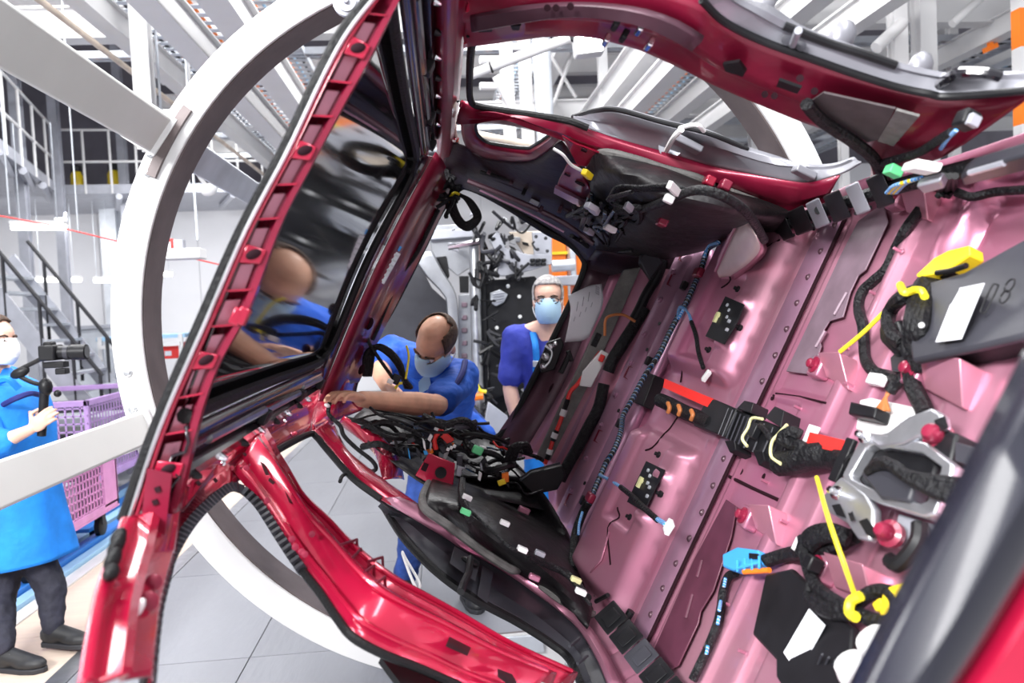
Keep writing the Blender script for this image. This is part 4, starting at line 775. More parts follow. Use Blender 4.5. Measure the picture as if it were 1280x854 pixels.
# lower black module
cl = thing('control_unit', 'angular black control unit with a white label on the lower front floor', 'control unit', pF(1010, 790))
MB().prism([pF(*p, 0.02) for p in [(966, 722), (998, 715), (1020, 735), (1078, 790), (1070, 870), (1010, 900), (984, 852), (980, 830), (950, 798), (958, 760)]], UV*0.02).obj('housing', 'black_plastic', cl, bevel=0.006)
MB().prism([pF(*p, 0.046) for p in [(1012, 761), (1032, 782), (998, 843), (980, 816)]], UV*0.001).obj('label', 'paper', cl, 'white paper label')
for k in range(3): MB().tube([pF(1028+8*k, 818+4*k, 0.041), pF(1016+8*k, 846+4*k, 0.041)], 0.002, 6).obj('embossed_bar', 'grey_plastic', cl)
bc = thing('connector', 'light blue connector on a striped black cable over the lower dark mat', 'connector', pF(938, 703))
bb = blockpx([(916, 699), (935, 690), (962, 694), (963, 710), (930, 719), (917, 715)], 0.02, 0.05, 'blue_plastic', bc, 'plug_body')
for k in range(4): MB().tube([pF(922+9*k, 700-k*1.4, 0.052), pF(922+9*k, 715-k*1.4, 0.052)], 0.003, 6).obj('plug_rib', 'blue_plastic', bc)
blockpx([(938, 692), (950, 693), (950, 700), (938, 700)], 0.05, 0.056, 'black_plastic', bc, 'plug_core'); cable('lock', [pF(930, 715, 0.05), pF(962, 713, 0.05)], 0.006, 'orange', bc)
cable('striped_tail', [pF(*p, 0.02) for p in [(920, 716), (910, 722), (904, 740), (901, 762), (896, 782), (884, 812), (866, 850)]], 0.011, 'tape', bc)
for p in ((906, 728), (900, 757), (898, 775), (884, 812)): cable('blue_wire', [pF(p[0]+1, p[1]-5, 0.034), pF(p[0]-1, p[1]+6, 0.034)], 0.004, 'wire_blue', bc)
lb2 = thing('cable_bundle', 'knotted black cable bundle above the lower control unit', 'cable', pF(1010, 700))
cable('taped_loom', [pF(*p, 0.03) for p in [(955, 702), (985, 693), (1010, 690), (1040, 685), (1068, 670)]], 0.016, 'tape', lb2)
for k in range(4): cable('loom', [pF(1000+4*k, 690, 0.04), pF(1010+6*k, 668+2*k, 0.06), pF(1035+4*k, 660+4*k, 0.06), pF(1060, 668+3*k, 0.05)], 0.011, 'tape', lb2)
cable('loom', [pF(*p, 0.05) for p in [(1005, 690), (1012, 715), (1022, 735), (1050, 755), (1090, 775), (1115, 775), (1122, 755), (1110, 740), (1088, 742), (1065, 758), (1040, 762), (1018, 748)]], 0.013, 'tape', lb2)
cable('loom', [pF(*p, 0.05) for p in [(1002, 672), (1008, 700), (1016, 722), (1010, 745), (1030, 765), (1060, 770)]], 0.010, 'tape', lb2)
plug(pF(1000, 682, 0.04), (LV, WV, UV), (0.025, 0.03, 0.02), 'white_plastic', lb2, 'clip'); plug(pF(1016, 705, 0.06), (LV, WV, UV), (0.03, 0.03, 0.03), 'black_plastic', lb2, 'clip')
ty2 = thing('cable_tie', 'long yellow cable tie standing out over the lower control unit', 'cable tie', pF(1060, 740))
cable('strap', [pF(1021, 597, 0.10), pF(1036, 650, 0.13), pF(1055, 705, 0.12), pF(1070, 748, 0.07)], 0.0045, 'yellow_tie', ty2)
cable('loop', [pF(*p, 0.075) for p in [(1076, 745), (1064, 752), (1062, 766), (1070, 772)]], 0.009, 'yellow_tie', ty2)
yc = thing('connector', 'yellow plug at the end of the lower cable loop', 'connector', pF(1120, 760))
blockpx([(1122, 745), (1150, 735), (1160, 755), (1140, 785), (1118, 778)], 0.03, 0.06, 'yellow', yc, 'plug_body'); blockpx([(1101, 760), (1112, 752), (1118, 764), (1106, 770)], 0.04, 0.06, 'yellow', yc, 'plug_nose'); blockpx([(1118, 758), (1152, 752), (1155, 762), (1120, 770)], 0.055, 0.065, 'black_plastic', yc, 'plug_band')
for p, sc, lab in (((1090, 808), 1.0, 'white rounded plastic cap on top of the lower control unit'), ((1060, 838), 0.9, 'white slanted plastic cap below the rounded cap')):
    cp = thing('plastic_cap', lab, 'cap', pF(*p))
    cc = pF(p[0], p[1], 0.07); MB().lathe(cc-UV*0.02, UV+WV*0.5, [(0.018*sc, -0.02), (0.032*sc, -0.012), (0.035*sc, 0.01), (0.028*sc, 0.03), (0.012*sc, 0.036)], 14).obj('shell', 'white_plastic', cp); MB().lathe(cc-UV*0.035, UV+WV*0.5, [(0.012*sc, -0.05), (0.012*sc, 0)], 10).obj('stem', 'white_plastic', cp)
# upper sill cable carrier: row of clips
sc_ = thing('cable_carrier', 'row of black cable carrier clips with grey lids along the upper sill', 'cable carrier', pF(1060, 262))
pts = [(945, 300), (968, 290), (990, 280), (1012, 271), (1036, 262), (1062, 252), (1090, 242)]
cable('loom', [pS(*p, 1, 0.07) for p in [(930, 310), (960, 292), (1000, 274), (1050, 256), (1100, 240), (1140, 228), (1180, 218), (1220, 208)]], 0.018, 'tape', sc_)
for k in range(7):
    p = pts[k]; c = pS(p[0], p[1]-2, 1, 0.08); c1 = pS(p[0]+18, p[1]-10, 1, 0.08); dd = (c1-c); nn = (CAM-c).normalized(); x = dd.cross(nn).normalized()
    MB().box((c+c1)/2+x*0.005, (dd, x, nn), (dd.length*(0.95 if k % 2 else 1.15), 0.075, 0.035)).obj('clip_lid', ['grey_plastic', 'black_plastic', 'black_plastic', 'light_plastic', 'black_plastic', 'light_plastic', 'black_plastic'][k], sc_, bevel=0.004)
    MB().tube([c+x*0.036, c1+x*0.036], 0.005, 6).obj('clip_edge', 'black_plastic', sc_)
cable('clip_arm', [pS(1024, 262, 1, 0.08), pF(1020, 275, 0.03), pF(1014, 286, 0.02)], 0.012, 'black_plastic', sc_)
for k in range(5): cable('gold_wires', [pS(1108+3*k, 241, 1, 0.1), pS(1118+4*k, 232-k, 1, 0.1), pS(1140+3*k, 226-k, 1, 0.1)], 0.004, 'yellow' if k % 2 else 'wire_blue', sc_)
plug(pS(1117, 214, 1, 0.08), (LV, UV, WV), (0.03, 0.03, 0.02), 'green', sc_, 'green_clip', 'green clip')
MB().box(pS(1152, 209, 1, 0.10), (LV, UV+LV, WV), (0.045, 0.05, 0.02)).obj('tag', 'white_plastic', sc_, 'white tag', bevel=0.004)
MB().prism([pS(*p, 1, 0.10) for p in [(1150, 222), (1180, 214), (1186, 224), (1160, 232)]], -WV*0.02).obj('lid', 'light_plastic', sc_, bevel=0.004)
cv = thing('cable_cover', 'long black cable cover bar at the front end of the upper sill', 'cable cover', pS(1250, 200, 1))
MB().prism([pS(*p, 1, 0.08) for p in [(1208, 205), (1218, 196), (1310, 168), (1310, 190), (1212, 216)]], -WV*0.03).obj('bar', 'grey_plastic', cv, bevel=0.006); MB().tube([pS(1212, 216, 1, 0.11), pS(1255, 204, 1, 0.11)], 0.006, 6).obj('edge_strip', 'light_plastic', cv)
cable('tail', [pF(1195, 240, 0.04), pF(1215, 246, 0.04), pF(1245, 240, 0.04), pF(1300, 236, 0.04)], 0.010, 'tape', cv)
for k in range(3): cable('strap_clip', [pS(1180+7*k, 220, 1, 0.09), pF(1178+7*k, 236, 0.04), pF(1172+6*k, 246, 0.03)], 0.007, 'black_plastic', cv)
# hatched wires across the upper B pillar
pc = thing('pillar_cable', 'black cable loom crossing the broad upper pillar down to the sill', 'cable', pS(1060, 170, 1))
cable('loom', [pS(*p, 1, 0.05) for p in [(1008, 130), (1022, 146), (1045, 163), (1068, 178), (1090, 196), (1102, 215), (1108, 235)]], 0.013, 'tape', pc)
cable('branch', [pS(*p, 1, 0.05) for p in [(1100, 205), (1125, 198), (1150, 190), (1172, 176), (1190, 165)]], 0.009, 'tape', pc)
cable('blue_wire', [pS(*p, 1, 0.055) for p in [(1176, 186), (1186, 172), (1195, 163)]], 0.004, 'wire_blue', pc)
plug(pS(1208, 150, 1, 0.05), (LV, UV, WV), (0.034, 0.03, 0.03), 'black_plastic', pc, 'connector'); plug(pS(1217, 151, 1, 0.06), (LV, UV, WV), (0.012, 0.02, 0.02), 'light_plastic', pc, 'connector_cap')
# upper wheel house loom
uw = thing('wiring_harness', 'thick black harness draped over the upper wheel house mat', 'cable', pS(850, 250, 1))
cable('loom', [pS(*p, 1, 0.19) for p in [(770, 263), (800, 262), (835, 250), (860, 240), (880, 238), (905, 246), (930, 262), (945, 282), (955, 300)]], 0.012, 'tape', uw, 10)
for k in range(3): cable('branch', [pS(760+8*k, 250, 1, 0.19), pS(772, 234+3*k, 1, 0.18), pS(800, 234+2*k, 1, 0.18), pS(835, 232+3*k, 1, 0.18), pS(860+6*k, 238, 1, 0.18)], 0.006, 'tape', uw)
plug(pS(842, 236, 1, 0.2), (LV+UV, UV-LV, WV), (0.012, 0.05, 0.02), 'white_plastic', uw, 'clip'); plug(pS(836, 249, 1, 0.21), (LV, UV, WV), (0.02, 0.025, 0.02), 'white_plastic', uw, 'clip')
cable('white_lead', [pS(692, 186, 1, 0.1), pS(704, 194, 1, 0.11), pS(714, 206, 1, 0.12), pS(728, 214, 1, 0.12)], 0.005, 'white_plastic', uw)
plug(pS(734, 218, 1, 0.13), (LV+UV, UV-LV, WV), (0.02, 0.04, 0.02), 'yellow', uw, 'yellow_plug', 'small yellow plug')
random.seed(11)
for k in range(26):
    x, y = random.uniform(725, 790), random.uniform(248, 300); o_ = random.uniform(0.12, 0.2)
    pp = [(x+random.uniform(-22, 22), y+random.uniform(-16, 16)) for _ in range(4)]
    cable('tangle', [pS(*q, 1, o_+random.uniform(-0.03, 0.03)) for q in pp], random.choice((0.005, 0.007, 0.010)), random.choice(('tape', 'tape', 'black_plastic', 'wire_stripe')), uw, 6, 5)
for k in range(5): plug(pS(random.uniform(735, 790), random.uniform(255, 300), 1, 0.21), (LV+UV*random.random(), UV-LV*random.random(), WV), (0.03, 0.04, 0.02), random.choice(('white_plastic', 'light_plastic', 'black_plastic')), uw, 'clip')
for p in ((672, 243), (668, 253)): plug(pD(*p, 3.35), (LV, UV, WV), (0.02, 0.04, 0.016), 'light_plastic', uw, 'clip')
cable('branch', [pD(*p, 3.3) for p in [(600, 215), (640, 225), (680, 224), (710, 230)]], 0.008, 'tape', uw)
# black air ducts at both ends of the cross beam
ad = thing('air_duct', 'black moulded air duct at the upper end of the rear cross beam', 'duct', pD(815, 330, 3.25))
MB().prism([pD(*p, 3.26) for p in [(800, 310), (814, 303), (828, 328), (812, 352), (797, 330)]], -LV*0.05).obj('mouth', 'black_plastic', ad, bevel=0.006)
MB().prism([pD(*p, 3.20) for p in [(813, 304), (827, 328), (811, 350), (799, 326)]], -LV*0.012).obj('lid', 'grey_plastic', ad, bevel=0.004)
cable('hose', [pD(*p, 3.24) for p in [(828, 325), (822, 345), (808, 368), (800, 385), (792, 400)]], 0.022, 'black_plastic', ad, 10)
cable('hose_tape', [pD(*p, 3.24) for p in [(806, 385), (796, 402), (786, 418), (775, 435), (766, 450), (760, 465)]], 0.026, 'tape', ad, 10)
cable('branch', [pD(*p, 3.2) for p in [(756, 420), (757, 400), (766, 394), (780, 394), (794, 402)]], 0.006, 'copper_wire', ad)
ad2 = thing('air_duct', 'black angular air duct box at the lower end of the rear cross beam', 'duct', pD(680, 600, 3.15))
MB().prism([pD(*p, 3.2) for p in [(648, 598), (662, 587), (700, 578), (704, 590), (694, 608), (664, 614)]], -LV*0.07).obj('box', 'black_plastic', ad2, bevel=0.006)
MB().tube([pD(651, 597, 3.12), pD(664, 588, 3.12), pD(700, 579, 3.12)], 0.004, 6).obj('rim', 'grey_plastic', ad2)
cable('hose', [pD(*p, 3.2) for p in [(755, 480), (748, 510), (735, 535), (722, 560), (708, 585), (700, 600)]], 0.024, 'tape', ad2, 10)
# high-voltage lead
hv = thing('battery_cable', 'red and black battery cable with white sleeves beside the grey foam bar', 'cable', pD(700, 530, 3.35))
path = [(750, 440), (735, 462), (722, 480), (713, 490), (708, 505), (700, 528), (692, 548), (686, 568), (681, 580)]
p3 = crv([pD(*p, 3.33) for p in path], 6)
MB().tube(p3, 0.009, 8).obj('lead', 'red_plastic', hv)
for a, b in ((22, 27), (33, 38), (42, 46)): MB().tube(p3[a:b], 0.011, 8).obj('sleeve', 'tape', hv)
for i in (26, 34, 40): MB().tube(p3[i:i+3], 0.014, 8).obj('band', 'white_plastic', hv)
MB().prism([pD(*p, 3.32) for p in [(751, 437), (760, 442), (738, 484), (724, 482), (728, 464)]], -LV*0.02).obj('white_connector', 'white_plastic', hv, 'white lever connector', bevel=0.004)
plug(pD(752, 448, 3.29), (WV, UV, LV), (0.03, 0.02, 0.02), 'red_plastic', hv); plug(pD(745, 425, 3.3), (WV, UV, LV), (0.06, 0.025, 0.025), 'tape', hv)
# paper sheet
pp = thing('paper_sheet', 'white printed build sheet stuck to the tailgate sill', 'paper', pD(728, 395, 3.46))
r0 = [pD(*p, 3.47) for p in [(710, 370), (724, 363), (738, 357), (752, 355)]]; r1 = [pD(*p, 3.44) for p in [(713, 390), (725, 385), (740, 378), (753, 382)]]; r2 = [pD(*p, 3.46) for p in [(706, 428), (716, 427), (727, 426), (736, 422)]]
surf([r0, r1, r2], (6, 4)).obj('sheet', 'paper', pp, solid=0.0008)
for k in range(8): MB().box(pD(746.5+0.4*(k % 2), 358+1.4*k, 3.435), (WV, UV, LV), (0.002, 0.018, 0.001)).obj('barcode_bar', 'print', pp)
for k in range(7):
    a = pD(717+3.6*k, 402-3*k-10*(k % 2), 3.432); b = pD(719+3.6*k, 396-3*k-16*(k % 2), 3.432); MB().tube([a, b], 0.0012, 4).obj('text_line', 'print', pp)
# tailgate latch
tl = thing('tailgate_latch', 'black and silver tailgate latch in the middle of the rear sill', 'latch', pD(690, 440, 3.54))
MB().prism([pD(*p, 3.55) for p in [(683, 428), (700, 422), (704, 430), (692, 462), (676, 466), (674, 452)]], -LV*0.03).obj('housing', 'black_plastic', tl, bevel=0.005)
for p, r in (((688, 434), 0.016), ((682, 446), 0.018), ((694, 430), 0.012), ((679, 458), 0.014)): MB().lathe(pD(*p, 3.52), -LV, [(r, 0), (r, 0.006), (r*0.5, 0.012), (r*0.4, 0.02)], 12).obj('pivot', 'steel', tl)
cable('claw', [pD(*p, 3.51) for p in [(682, 432), (690, 440), (687, 452), (680, 460)]], 0.006, 'steel', tl)
MB().box(pD(706, 455, 3.5), (WV, UV, LV), (0.09, 0.02, 0.03)).box(pD(712, 445, 3.5), (WV+UV, UV-WV, LV), (0.05, 0.02, 0.03)).obj('latch_arm', 'black_plastic', tl, bevel=0.004)
# cable coil hanging at the upper tailgate corner
cc_ = thing('cable_coil', 'coiled black cables tied with yellow hanging in the upper tailgate corner', 'cable', pD(582, 240, 3.5))
for k in range(6):
    a = k*0.35; cable('coil', [pD(566+2*k, 232, 3.48), pD(561+1.5*k, 255, 3.47-0.008*k), pD(570+2*k, 278, 3.46), pD(586+1.5*k, 287-3*k, 3.45), pD(600-2*k, 272-2*k, 3.45), pD(590-2*k, 252-k, 3.46), pD(574-k, 243, 3.47)], 0.008, 'tape', cc_, 8, 5)
cable('drop', [pD(*p, 3.45) for p in [(556, 200), (560, 218), (566, 236)]], 0.014, 'tape', cc_)
for p in ((568, 243), (555, 253)): cable('tie', [pD(p[0]-5, p[1]+3, 3.43), pD(p[0], p[1]-2, 3.42), pD(p[0]+6, p[1], 3.43)], 0.006, 'yellow_tie', cc_)
for k in range(10):
    x, y = random.uniform(535, 570), random.uniform(205, 260); cable('tangle', [pD(x+random.uniform(-14, 14), y+random.uniform(-18, 18), 3.4+random.uniform(-.05, .05)) for _ in range(4)], 0.009, 'tape', cc_, 6, 5)
cable('edge_loom', [pD(*p, 3.45) for p in [(548, 262), (535, 288), (520, 318), (500, 345), (482, 385), (472, 410), (465, 425)]], 0.010, 'tape', cc_)
# cables by the worker's chest
wc = thing('cable_loop', 'arched bundle of black cables in front of the bending worker', 'cable', pD(480, 450, 3.5))
for k in range(4): cable('cable', [pD(456+2*k, 470, 3.45), pD(457+4*k, 444-3*k, 3.42), pD(470+5*k, 434+k, 3.4), pD(488+4*k, 445+3*k, 3.4), pD(500+2*k, 462+4*k, 3.42), pD(508+2*k, 485, 3.45)], 0.011, 'tape', wc)
cable('cable', [pD(*p, 3.4) for p in [(457, 415), (462, 430), (475, 450), (495, 478)]], 0.008, 'tape', wc)
cable('yellow_lead', [pD(*p, 3.38) for p in [(508, 432), (511, 445), (509, 462), (507, 474)]], 0.005, 'yellow_tie', wc); cable('yellow_lead', [pD(*p, 3.38) for p in [(494, 486), (498, 480), (503, 479)]], 0.006, 'yellow_tie', wc)
plug(pD(488, 477, 3.36), (WV, UV, LV), (0.02, 0.025, 0.02), 'white_plastic', wc); plug(pD(495, 474, 3.38), (WV, UV, LV), (0.04, 0.035, 0.03), 'black_plastic', wc)
# dangling cable at the lower quarter window
dc = thing('dangling_cable', 'thin black cable dangling through the lower quarter window', 'cable', pD(430, 540, 3.0))
cable('cable', [pD(*p, 3.0) for p in [(412, 503), (411, 518), (425, 532), (430, 545), (445, 560), (465, 576), (470, 586), (464, 590)]], 0.008, 'tape', dc); cable('cable_end', [pS(435, 592, -1), pS(428, 595, -1), pS(425, 602, -1)], 0.006, 'tape', dc); MB().ell(pD(409, 507, 2.98), (WV, UV, LV), (0.008, 0.012, 0.008)).obj('clip', 'white_plastic', dc)
# crowded wiring in the lower rear corner
mw = thing('wiring_harness', 'crowded black wiring with coloured plugs in the lower rear corner', 'cable', pD(590, 580, 3.2))
random.seed(21)
for k in range(60):
    t_ = random.random(); x = 470+190*t_; y = 540+52*t_+random.uniform(-22, 26)-18*math.sin(t_*3); L0 = random.uniform(3.05, 3.3)
    a = random.uniform(-0.2, 0.9); ln = random.uniform(14, 42)
    q = [(x+ln*(i-1.5)/1.5*math.cos(a)+random.uniform(-7, 7), y+ln*(i-1.5)/1.5*math.sin(a)*0.6+random.uniform(-7, 7)) for i in range(4)]
    cable('wire', [pD(*p_, L0-0.05*math.sin(i)) for i, p_ in enumerate(q)], (random.choice((0.004, 0.006, 0.009, 0.013)) if k % 9 else 0.004), random.choice(('tape', 'tape', 'tape', 'tape', 'tape', 'black_plastic', 'black_plastic', 'black_plastic', 'grey_plastic', 'tape') if k % 9 else ('red_plastic', 'wire_stripe')), mw, 6, 5)
for k in range(34):
    t_ = random.random(); x = 478+175*t_; y = 545+45*t_+random.uniform(-18, 22)
    plug(pD(x, y, random.uniform(3.02, 3.12)), (WV+UV*random.uniform(-1, 1), UV-WV*random.uniform(-1, 1), LV), (random.uniform(.014, .04), random.uniform(.012, .03), 0.02), random.choice(('white_plastic', 'light_plastic', 'black_plastic', 'black_plastic', 'grey_plastic', 'blue_plastic', 'orange', 'light_plastic')), mw, 'plug')
plug(pD(597, 563, 3.02), (WV, UV, LV), (0.03, 0.04, 0.03), 'green', mw, 'plug'); plug(pD(627, 603, 3.0), (WV+UV, UV-WV, LV), (0.02, 0.03, 0.02), 'yellow', mw, 'plug')
for k in range(3): cable('arch', [pD(634+4*k, 575, 3.05), pD(640+4*k, 560, 3.03), pD(652+3*k, 556, 3.03), pD(659+2*k, 566, 3.05)], 0.012, 'tape', mw)
rp = thing('fuse_plug', 'bright red plastic fuse plug with grey terminals in the lower rear corner', 'connector', pD(556, 548, 3.1))
MB().prism([pD(*p, 3.1) for p in [(545, 540), (549, 533), (568, 549), (560, 555)]], -LV*0.02).obj('cover', 'red_plastic', rp, bevel=0.003); cable('lead', [pD(*p, 3.08) for p in [(548, 541), (543, 550), (545, 562)]], 0.010, 'red_plastic', rp); plug(pD(558, 560, 3.08), (WV-UV, UV+WV, LV), (0.05, 0.03, 0.03), 'grey_plastic', rp, 'terminal_block')
for k in range(3): plug(pD(560+4*k, 562-2*k, 3.05), (WV, UV, LV), (0.012, 0.012, 0.012), 'white_plastic', rp, 'terminal')
plug(pD(546, 535, 3.06), (WV, UV, LV), (0.02, 0.016, 0.01), 'white_plastic', rp, 'tag')
# loom on the lower wheel-house mat
lw = thing('wiring_harness', 'thin beaded wiring loom with white clips on the lower wheel house mat', 'cable', pS(650, 680, -1))
cable('loom', [pS(*p, -1, 0.155) for p in [(580, 606), (582, 630), (600, 650), (622, 670), (640, 686), (665, 695), (700, 712), (722, 735), (738, 756)]], 0.005, 'tape', lw)
cable('loom', [pS(*p, -1, 0.14) for p in [(578, 600), (577, 618), (584, 640), (588, 650)]], 0.012, 'tape', lw); cable('loom', [pS(*p, -1, 0.14) for p in [(660, 695), (690, 708), (712, 720), (735, 748)]], 0.012, 'tape', lw)
for p, m_ in (((582, 640), 'green'), ((631, 654), 'white_plastic'), ((653, 687), 'white_plastic'), ((675, 692), 'light_plastic'), ((584, 622), 'white_plastic'), ((720, 725), 'cream'), ((726, 740), 'white_plastic')): plug(pS(*p, -1, 0.165), (LV, UV, WV), (0.02, 0.03, 0.014), m_, lw, 'clip')
# white string loop hanging at the sill cover
sg = thing('string_loop', 'white string loop hanging from the dark sill cover', 'string', pS(510, 700, -1, -0.06))
cable('string', [pS(*p, -1, -0.06) for p in [(503, 692), (510, 712), (520, 735), (525, 733), (521, 722), (508, 700), (503, 690)]], 0.004, 'white_plastic', sg)
# ================================================================ HALL
X_, Y_, Z_ = V((1, 0, 0)), V((0, 1, 0)), V((0, 0, 1))
AX = (X_, Y_, Z_)
def bx(mb, x0, x1, y0, y1, z0, z1): return mb.box(((x0+x1)/2, (y0+y1)/2, (z0+z1)/2), AX, (x1-x0, y1-y0, z1-z0))
def boxo(name, mt_, par, x0, x1, y0, y1, z0, z1, bevel=0): return bx(MB(), x0, x1, y0, y1, z0, z1).obj(name, mt_, par, bevel=bevel)
fl_ = tag(boxo('floor', 'concrete', None, -13, 15, -5, 18, -0.1, 0), kind='structure')
wb = tag(boxo('wall_back', 'wall_paint', None, -13, 15, 17.5, 17.7, 0, 4.55), kind='structure')
for k in range(14): boxo('wall_panel', 'wall_paint', wb, -13+2*k+0.012, -11+2*k-0.012, 17.46, 17.5, 0.02, 4.5)
tag(boxo('wall_back_upper', 'wall_dark', None, -13, 15, 17.6, 17.8, 4.55, 9), kind='structure')
tag(boxo('ceiling', 'wall_dark', None, -13, 15, 3.0, 17.8, 8.8, 9.0), kind='structure')
tag(boxo('wall_left', 'wall_paint', None, -13.2, -13, 4, 17.7, 0, 8.8), kind='structure')
# conveyor plates (grey), timber strip, rails
pl = None
for i in range(6):
    for j in range(9):
        x0 = -1.80+0.80*i; y0 = 1.2+1.35*j
        if pl is None: pl = bx(MB(), 0.003, 0.797, 0.003, 1.347, 0, 0.03).obj('floor_plate', 'belt_floor', fl_); o = pl
        else: o = pl.copy(); COL.objects.link(o)
        o.location = (x0, y0, 0); setp(o, fl_)
tag(boxo('trim_1', 'steel', None, -1.90, -1.80, 1.2, 14, 0, 0.035), kind='structure')
wdp = None
for j in range(8):
    if wdp is None: wdp = bx(MB(), -2.42, -1.902, 0.002, 1.598, 0, 0.03).obj('floor_board', 'wood_floor', fl_); o = wdp
    else: o = wdp.copy(); COL.objects.link(o)
    o.location = (0, 1.2+1.6*j, 0); setp(o, fl_)
tag(boxo('trim_2', 'white_paint', None, -2.52, -2.421, 1.2, 14, 0, 0.04), kind='structure')
rl = thing('roller_track', 'blue and pale blue bin track rails beside the timber floor strip', 'track', (-2.9, 6, 0))
for x0, x1, mt_, z in ((-2.60, -2.525, 'rail_light', 0.07), (-2.70, -2.61, 'rail_blue', 0.10), (-2.76, -2.71, 'dark_gap', 0.05), (-2.86, -2.77, 'rail_light', 0.09), (-3.08, -2.9, 'rail_blue', 0.05), (-3.22, -3.12, 'rail_light', 0.09)):
    boxo('rail', mt_, rl, x0, x1, 3.2, 14, 0, z, 0.004)
boxo('cross_tie', 'rail_light', rl, -3.6, -2.77, 4.55, 4.70, 0.05, 0.12, 0.004); boxo('cross_tie', 'rail_blue', rl, -3.6, -2.77, 6.35, 6.5, 0.05, 0.12, 0.004)
# mesh bins
def bin_(label, x0, x1, y0, y1, z0, z1, mt_, pitch, wheels=True):
    b = thing('mesh_bin', label, 'bin', ((x0+x1)/2, (y0+y1)/2, 0))
    t = 0.035
    for z in (z0, z1-0.05):
        bx(bx(bx(bx(MB(), x0, x1, y0, y0+t, z, z+0.05), x0, x1, y1-t, y1, z, z+0.05), x0, x0+t, y0, y1, z, z+0.05), x1-t, x1, y0, y1, z, z+0.05).obj('rim', mt_, b, bevel=0.004)
    for (x, y) in ((x0, y0), (x1-t, y0), (x0, y1-t), (x1-t, y1-t)): boxo('corner_post', mt_, b, x, x+t, y, y+t, z0, z1, 0.004)
    boxo('end_plate', mt_, b, x1-0.02, x1, y1-0.25, y1-0.01, z0+0.03, z1-0.03)
    mb = MB(); r = 0.006
    n = int((y1-y0)/pitch)
    for i in range(1, n): y = y0+(y1-y0)*i/n; bx(mb, x1-0.012, x1-0.004, y-r, y+r, z0, z1); bx(mb, x0+0.004, x0+0.012, y-r, y+r, z0, z1)
    n = int((z1-z0)/pitch)
    for i in range(1, n): z = z0+(z1-z0)*i/n; bx(mb, x1-0.012, x1-0.004, y0, y1, z-r, z+r); bx(mb, x0+0.004, x0+0.012, y0, y1, z-r, z+r); bx(mb, x0, x1, y0+0.004, y0+0.012, z-r, z+r)
    n = int((x1-x0)/pitch)
    for i in range(1, n): x = x0+(x1-x0)*i/n; bx(mb, x-r, x+r, y0+0.004, y0+0.012, z0, z1)
    tag(mb.obj('wire_mesh', mt_, b), kind='stuff')
    boxo('bottom', mt_, b, x0, x1, y0, y1, z0-0.012, z0)
    for i in range(3): boxo('content_part', ['dark_gap', 'light_plastic', 'grey_plastic'][i], b, x0+0.08, x1-0.08, y0+0.08+(y1-y0-0.15)*i/3, y0+0.02+(y1-y0-0.15)*(i+1)/3, z0, z0+(z1-z0)*(0.6+0.1*i))
    if wheels:
        for x in (x0+0.1, x1-0.1):
            for y in (y0+0.12, y1-0.12):
                MB().lathe((x-0.025, y, 0.165), X_, [(0.06, 0), (0.075, 0.008), (0.075, 0.042), (0.06, 0.05)], 16).obj('wheel', 'rubber', b); boxo('fork', 'dark_gap', b, x-0.03, x+0.03, y-0.03, y+0.03, 0.18, z0, 0)
    return b
bin_('pink mesh bin on castors directly behind the person with the camera', -3.15, -2.53, 5.05, 6.35, 0.30, 0.70, 'pink_bin', 0.05)
bin_('tall purple mesh bin beyond the pink bin on castors', -4.3, -2.95, 6.9, 8.8, 0.35, 1.06, 'purple_bin', 0.06)
bin_('far purple mesh bin seen past the ring near the work table', -3.9, -2.6, 12.1, 13.6, 0.35, 1.05, 'purple_bin', 0.08)
# ---------------------------------------------------------------- ring fixture
RC = P(3.1, 0.075, -0.208); RO, RI = 1.444, 1.333
rf = thing('ring_fixture', 'big white steel ring turning the red car body on its side', 'ring fixture', (RC.x, RC.y, 0.0))
def arc(r, y, n=144, a0=0, a1=2*math.pi, closed=True):
    return [V((RC.x+r*math.cos(a0+(a1-a0)*i/n), y, RC.z+r*math.sin(a0+(a1-a0)*i/n))) for i in range(n if closed else n+1)]
Y0, Y1 = 3.10, 3.31
MB().grid([arc(RO, Y0), arc(RI, Y0), arc(RI, Y0+0.02), arc(RO-0.03, Y0+0.02)], closed_u=True, closed_v=True).obj('ring_face', 'white_paint', rf, bevel=0.004)
MB().grid([arc(RI+0.008, Y0+0.021), arc(RI-0.004, Y0+0.021), arc(RI-0.004, Y1), arc(RI+0.008, Y1)], closed_u=True, closed_v=True).obj('ring_running_band', 'ring_wear', rf, 'dark worn inner band')
MB().grid([arc(RO, Y1), arc(RI+0.009, Y1), arc(RI+0.009, Y1+0.02), arc(RO, Y1+0.02)], closed_u=True, closed_v=True).obj('ring_back_face', 'white_paint', rf)
MB().grid([arc(RO-0.03, Y0+0.02), arc(RO-0.04, Y0+0.02), arc(RO-0.04, Y1), arc(RO-0.03, Y1)], closed_u=True, closed_v=True).obj('ring_web', 'white_paint', rf)
def rbeam(pa, wid, y0, y1, name, mt_='beam_grey', dep=0.10):
    c = pD(*pa, 3.06); rad = V((c.x, 0, c.z-CAMH)).normalized(); tan = rad.cross(Y_)
    return MB().box(V((c.x, (y0+y1)/2, c.z))+rad*dep/2, (Y_, tan, rad), (y1-y0, wid, dep)).obj(name, mt_, rf, bevel=0.008), c, rad, tan
for pa, wid, y0 in (((199, 168), 0.145, 0.3), ((183, 534), 0.118, 0.3)):
    b_, c, rad, tan = rbeam(pa, wid, y0, 3.09, 'long_beam', 'beam_grey'); rbeam(pa, wid*0.9, 3.35, 6.6, 'long_beam', 'galv')
    MB().box(V((c.x, 3.085, c.z))+rad*0.05, (Y_, tan, rad), (0.02, wid*1.12, 0.14)).obj('end_flange', 'white_paint', rf, bevel=0.003)
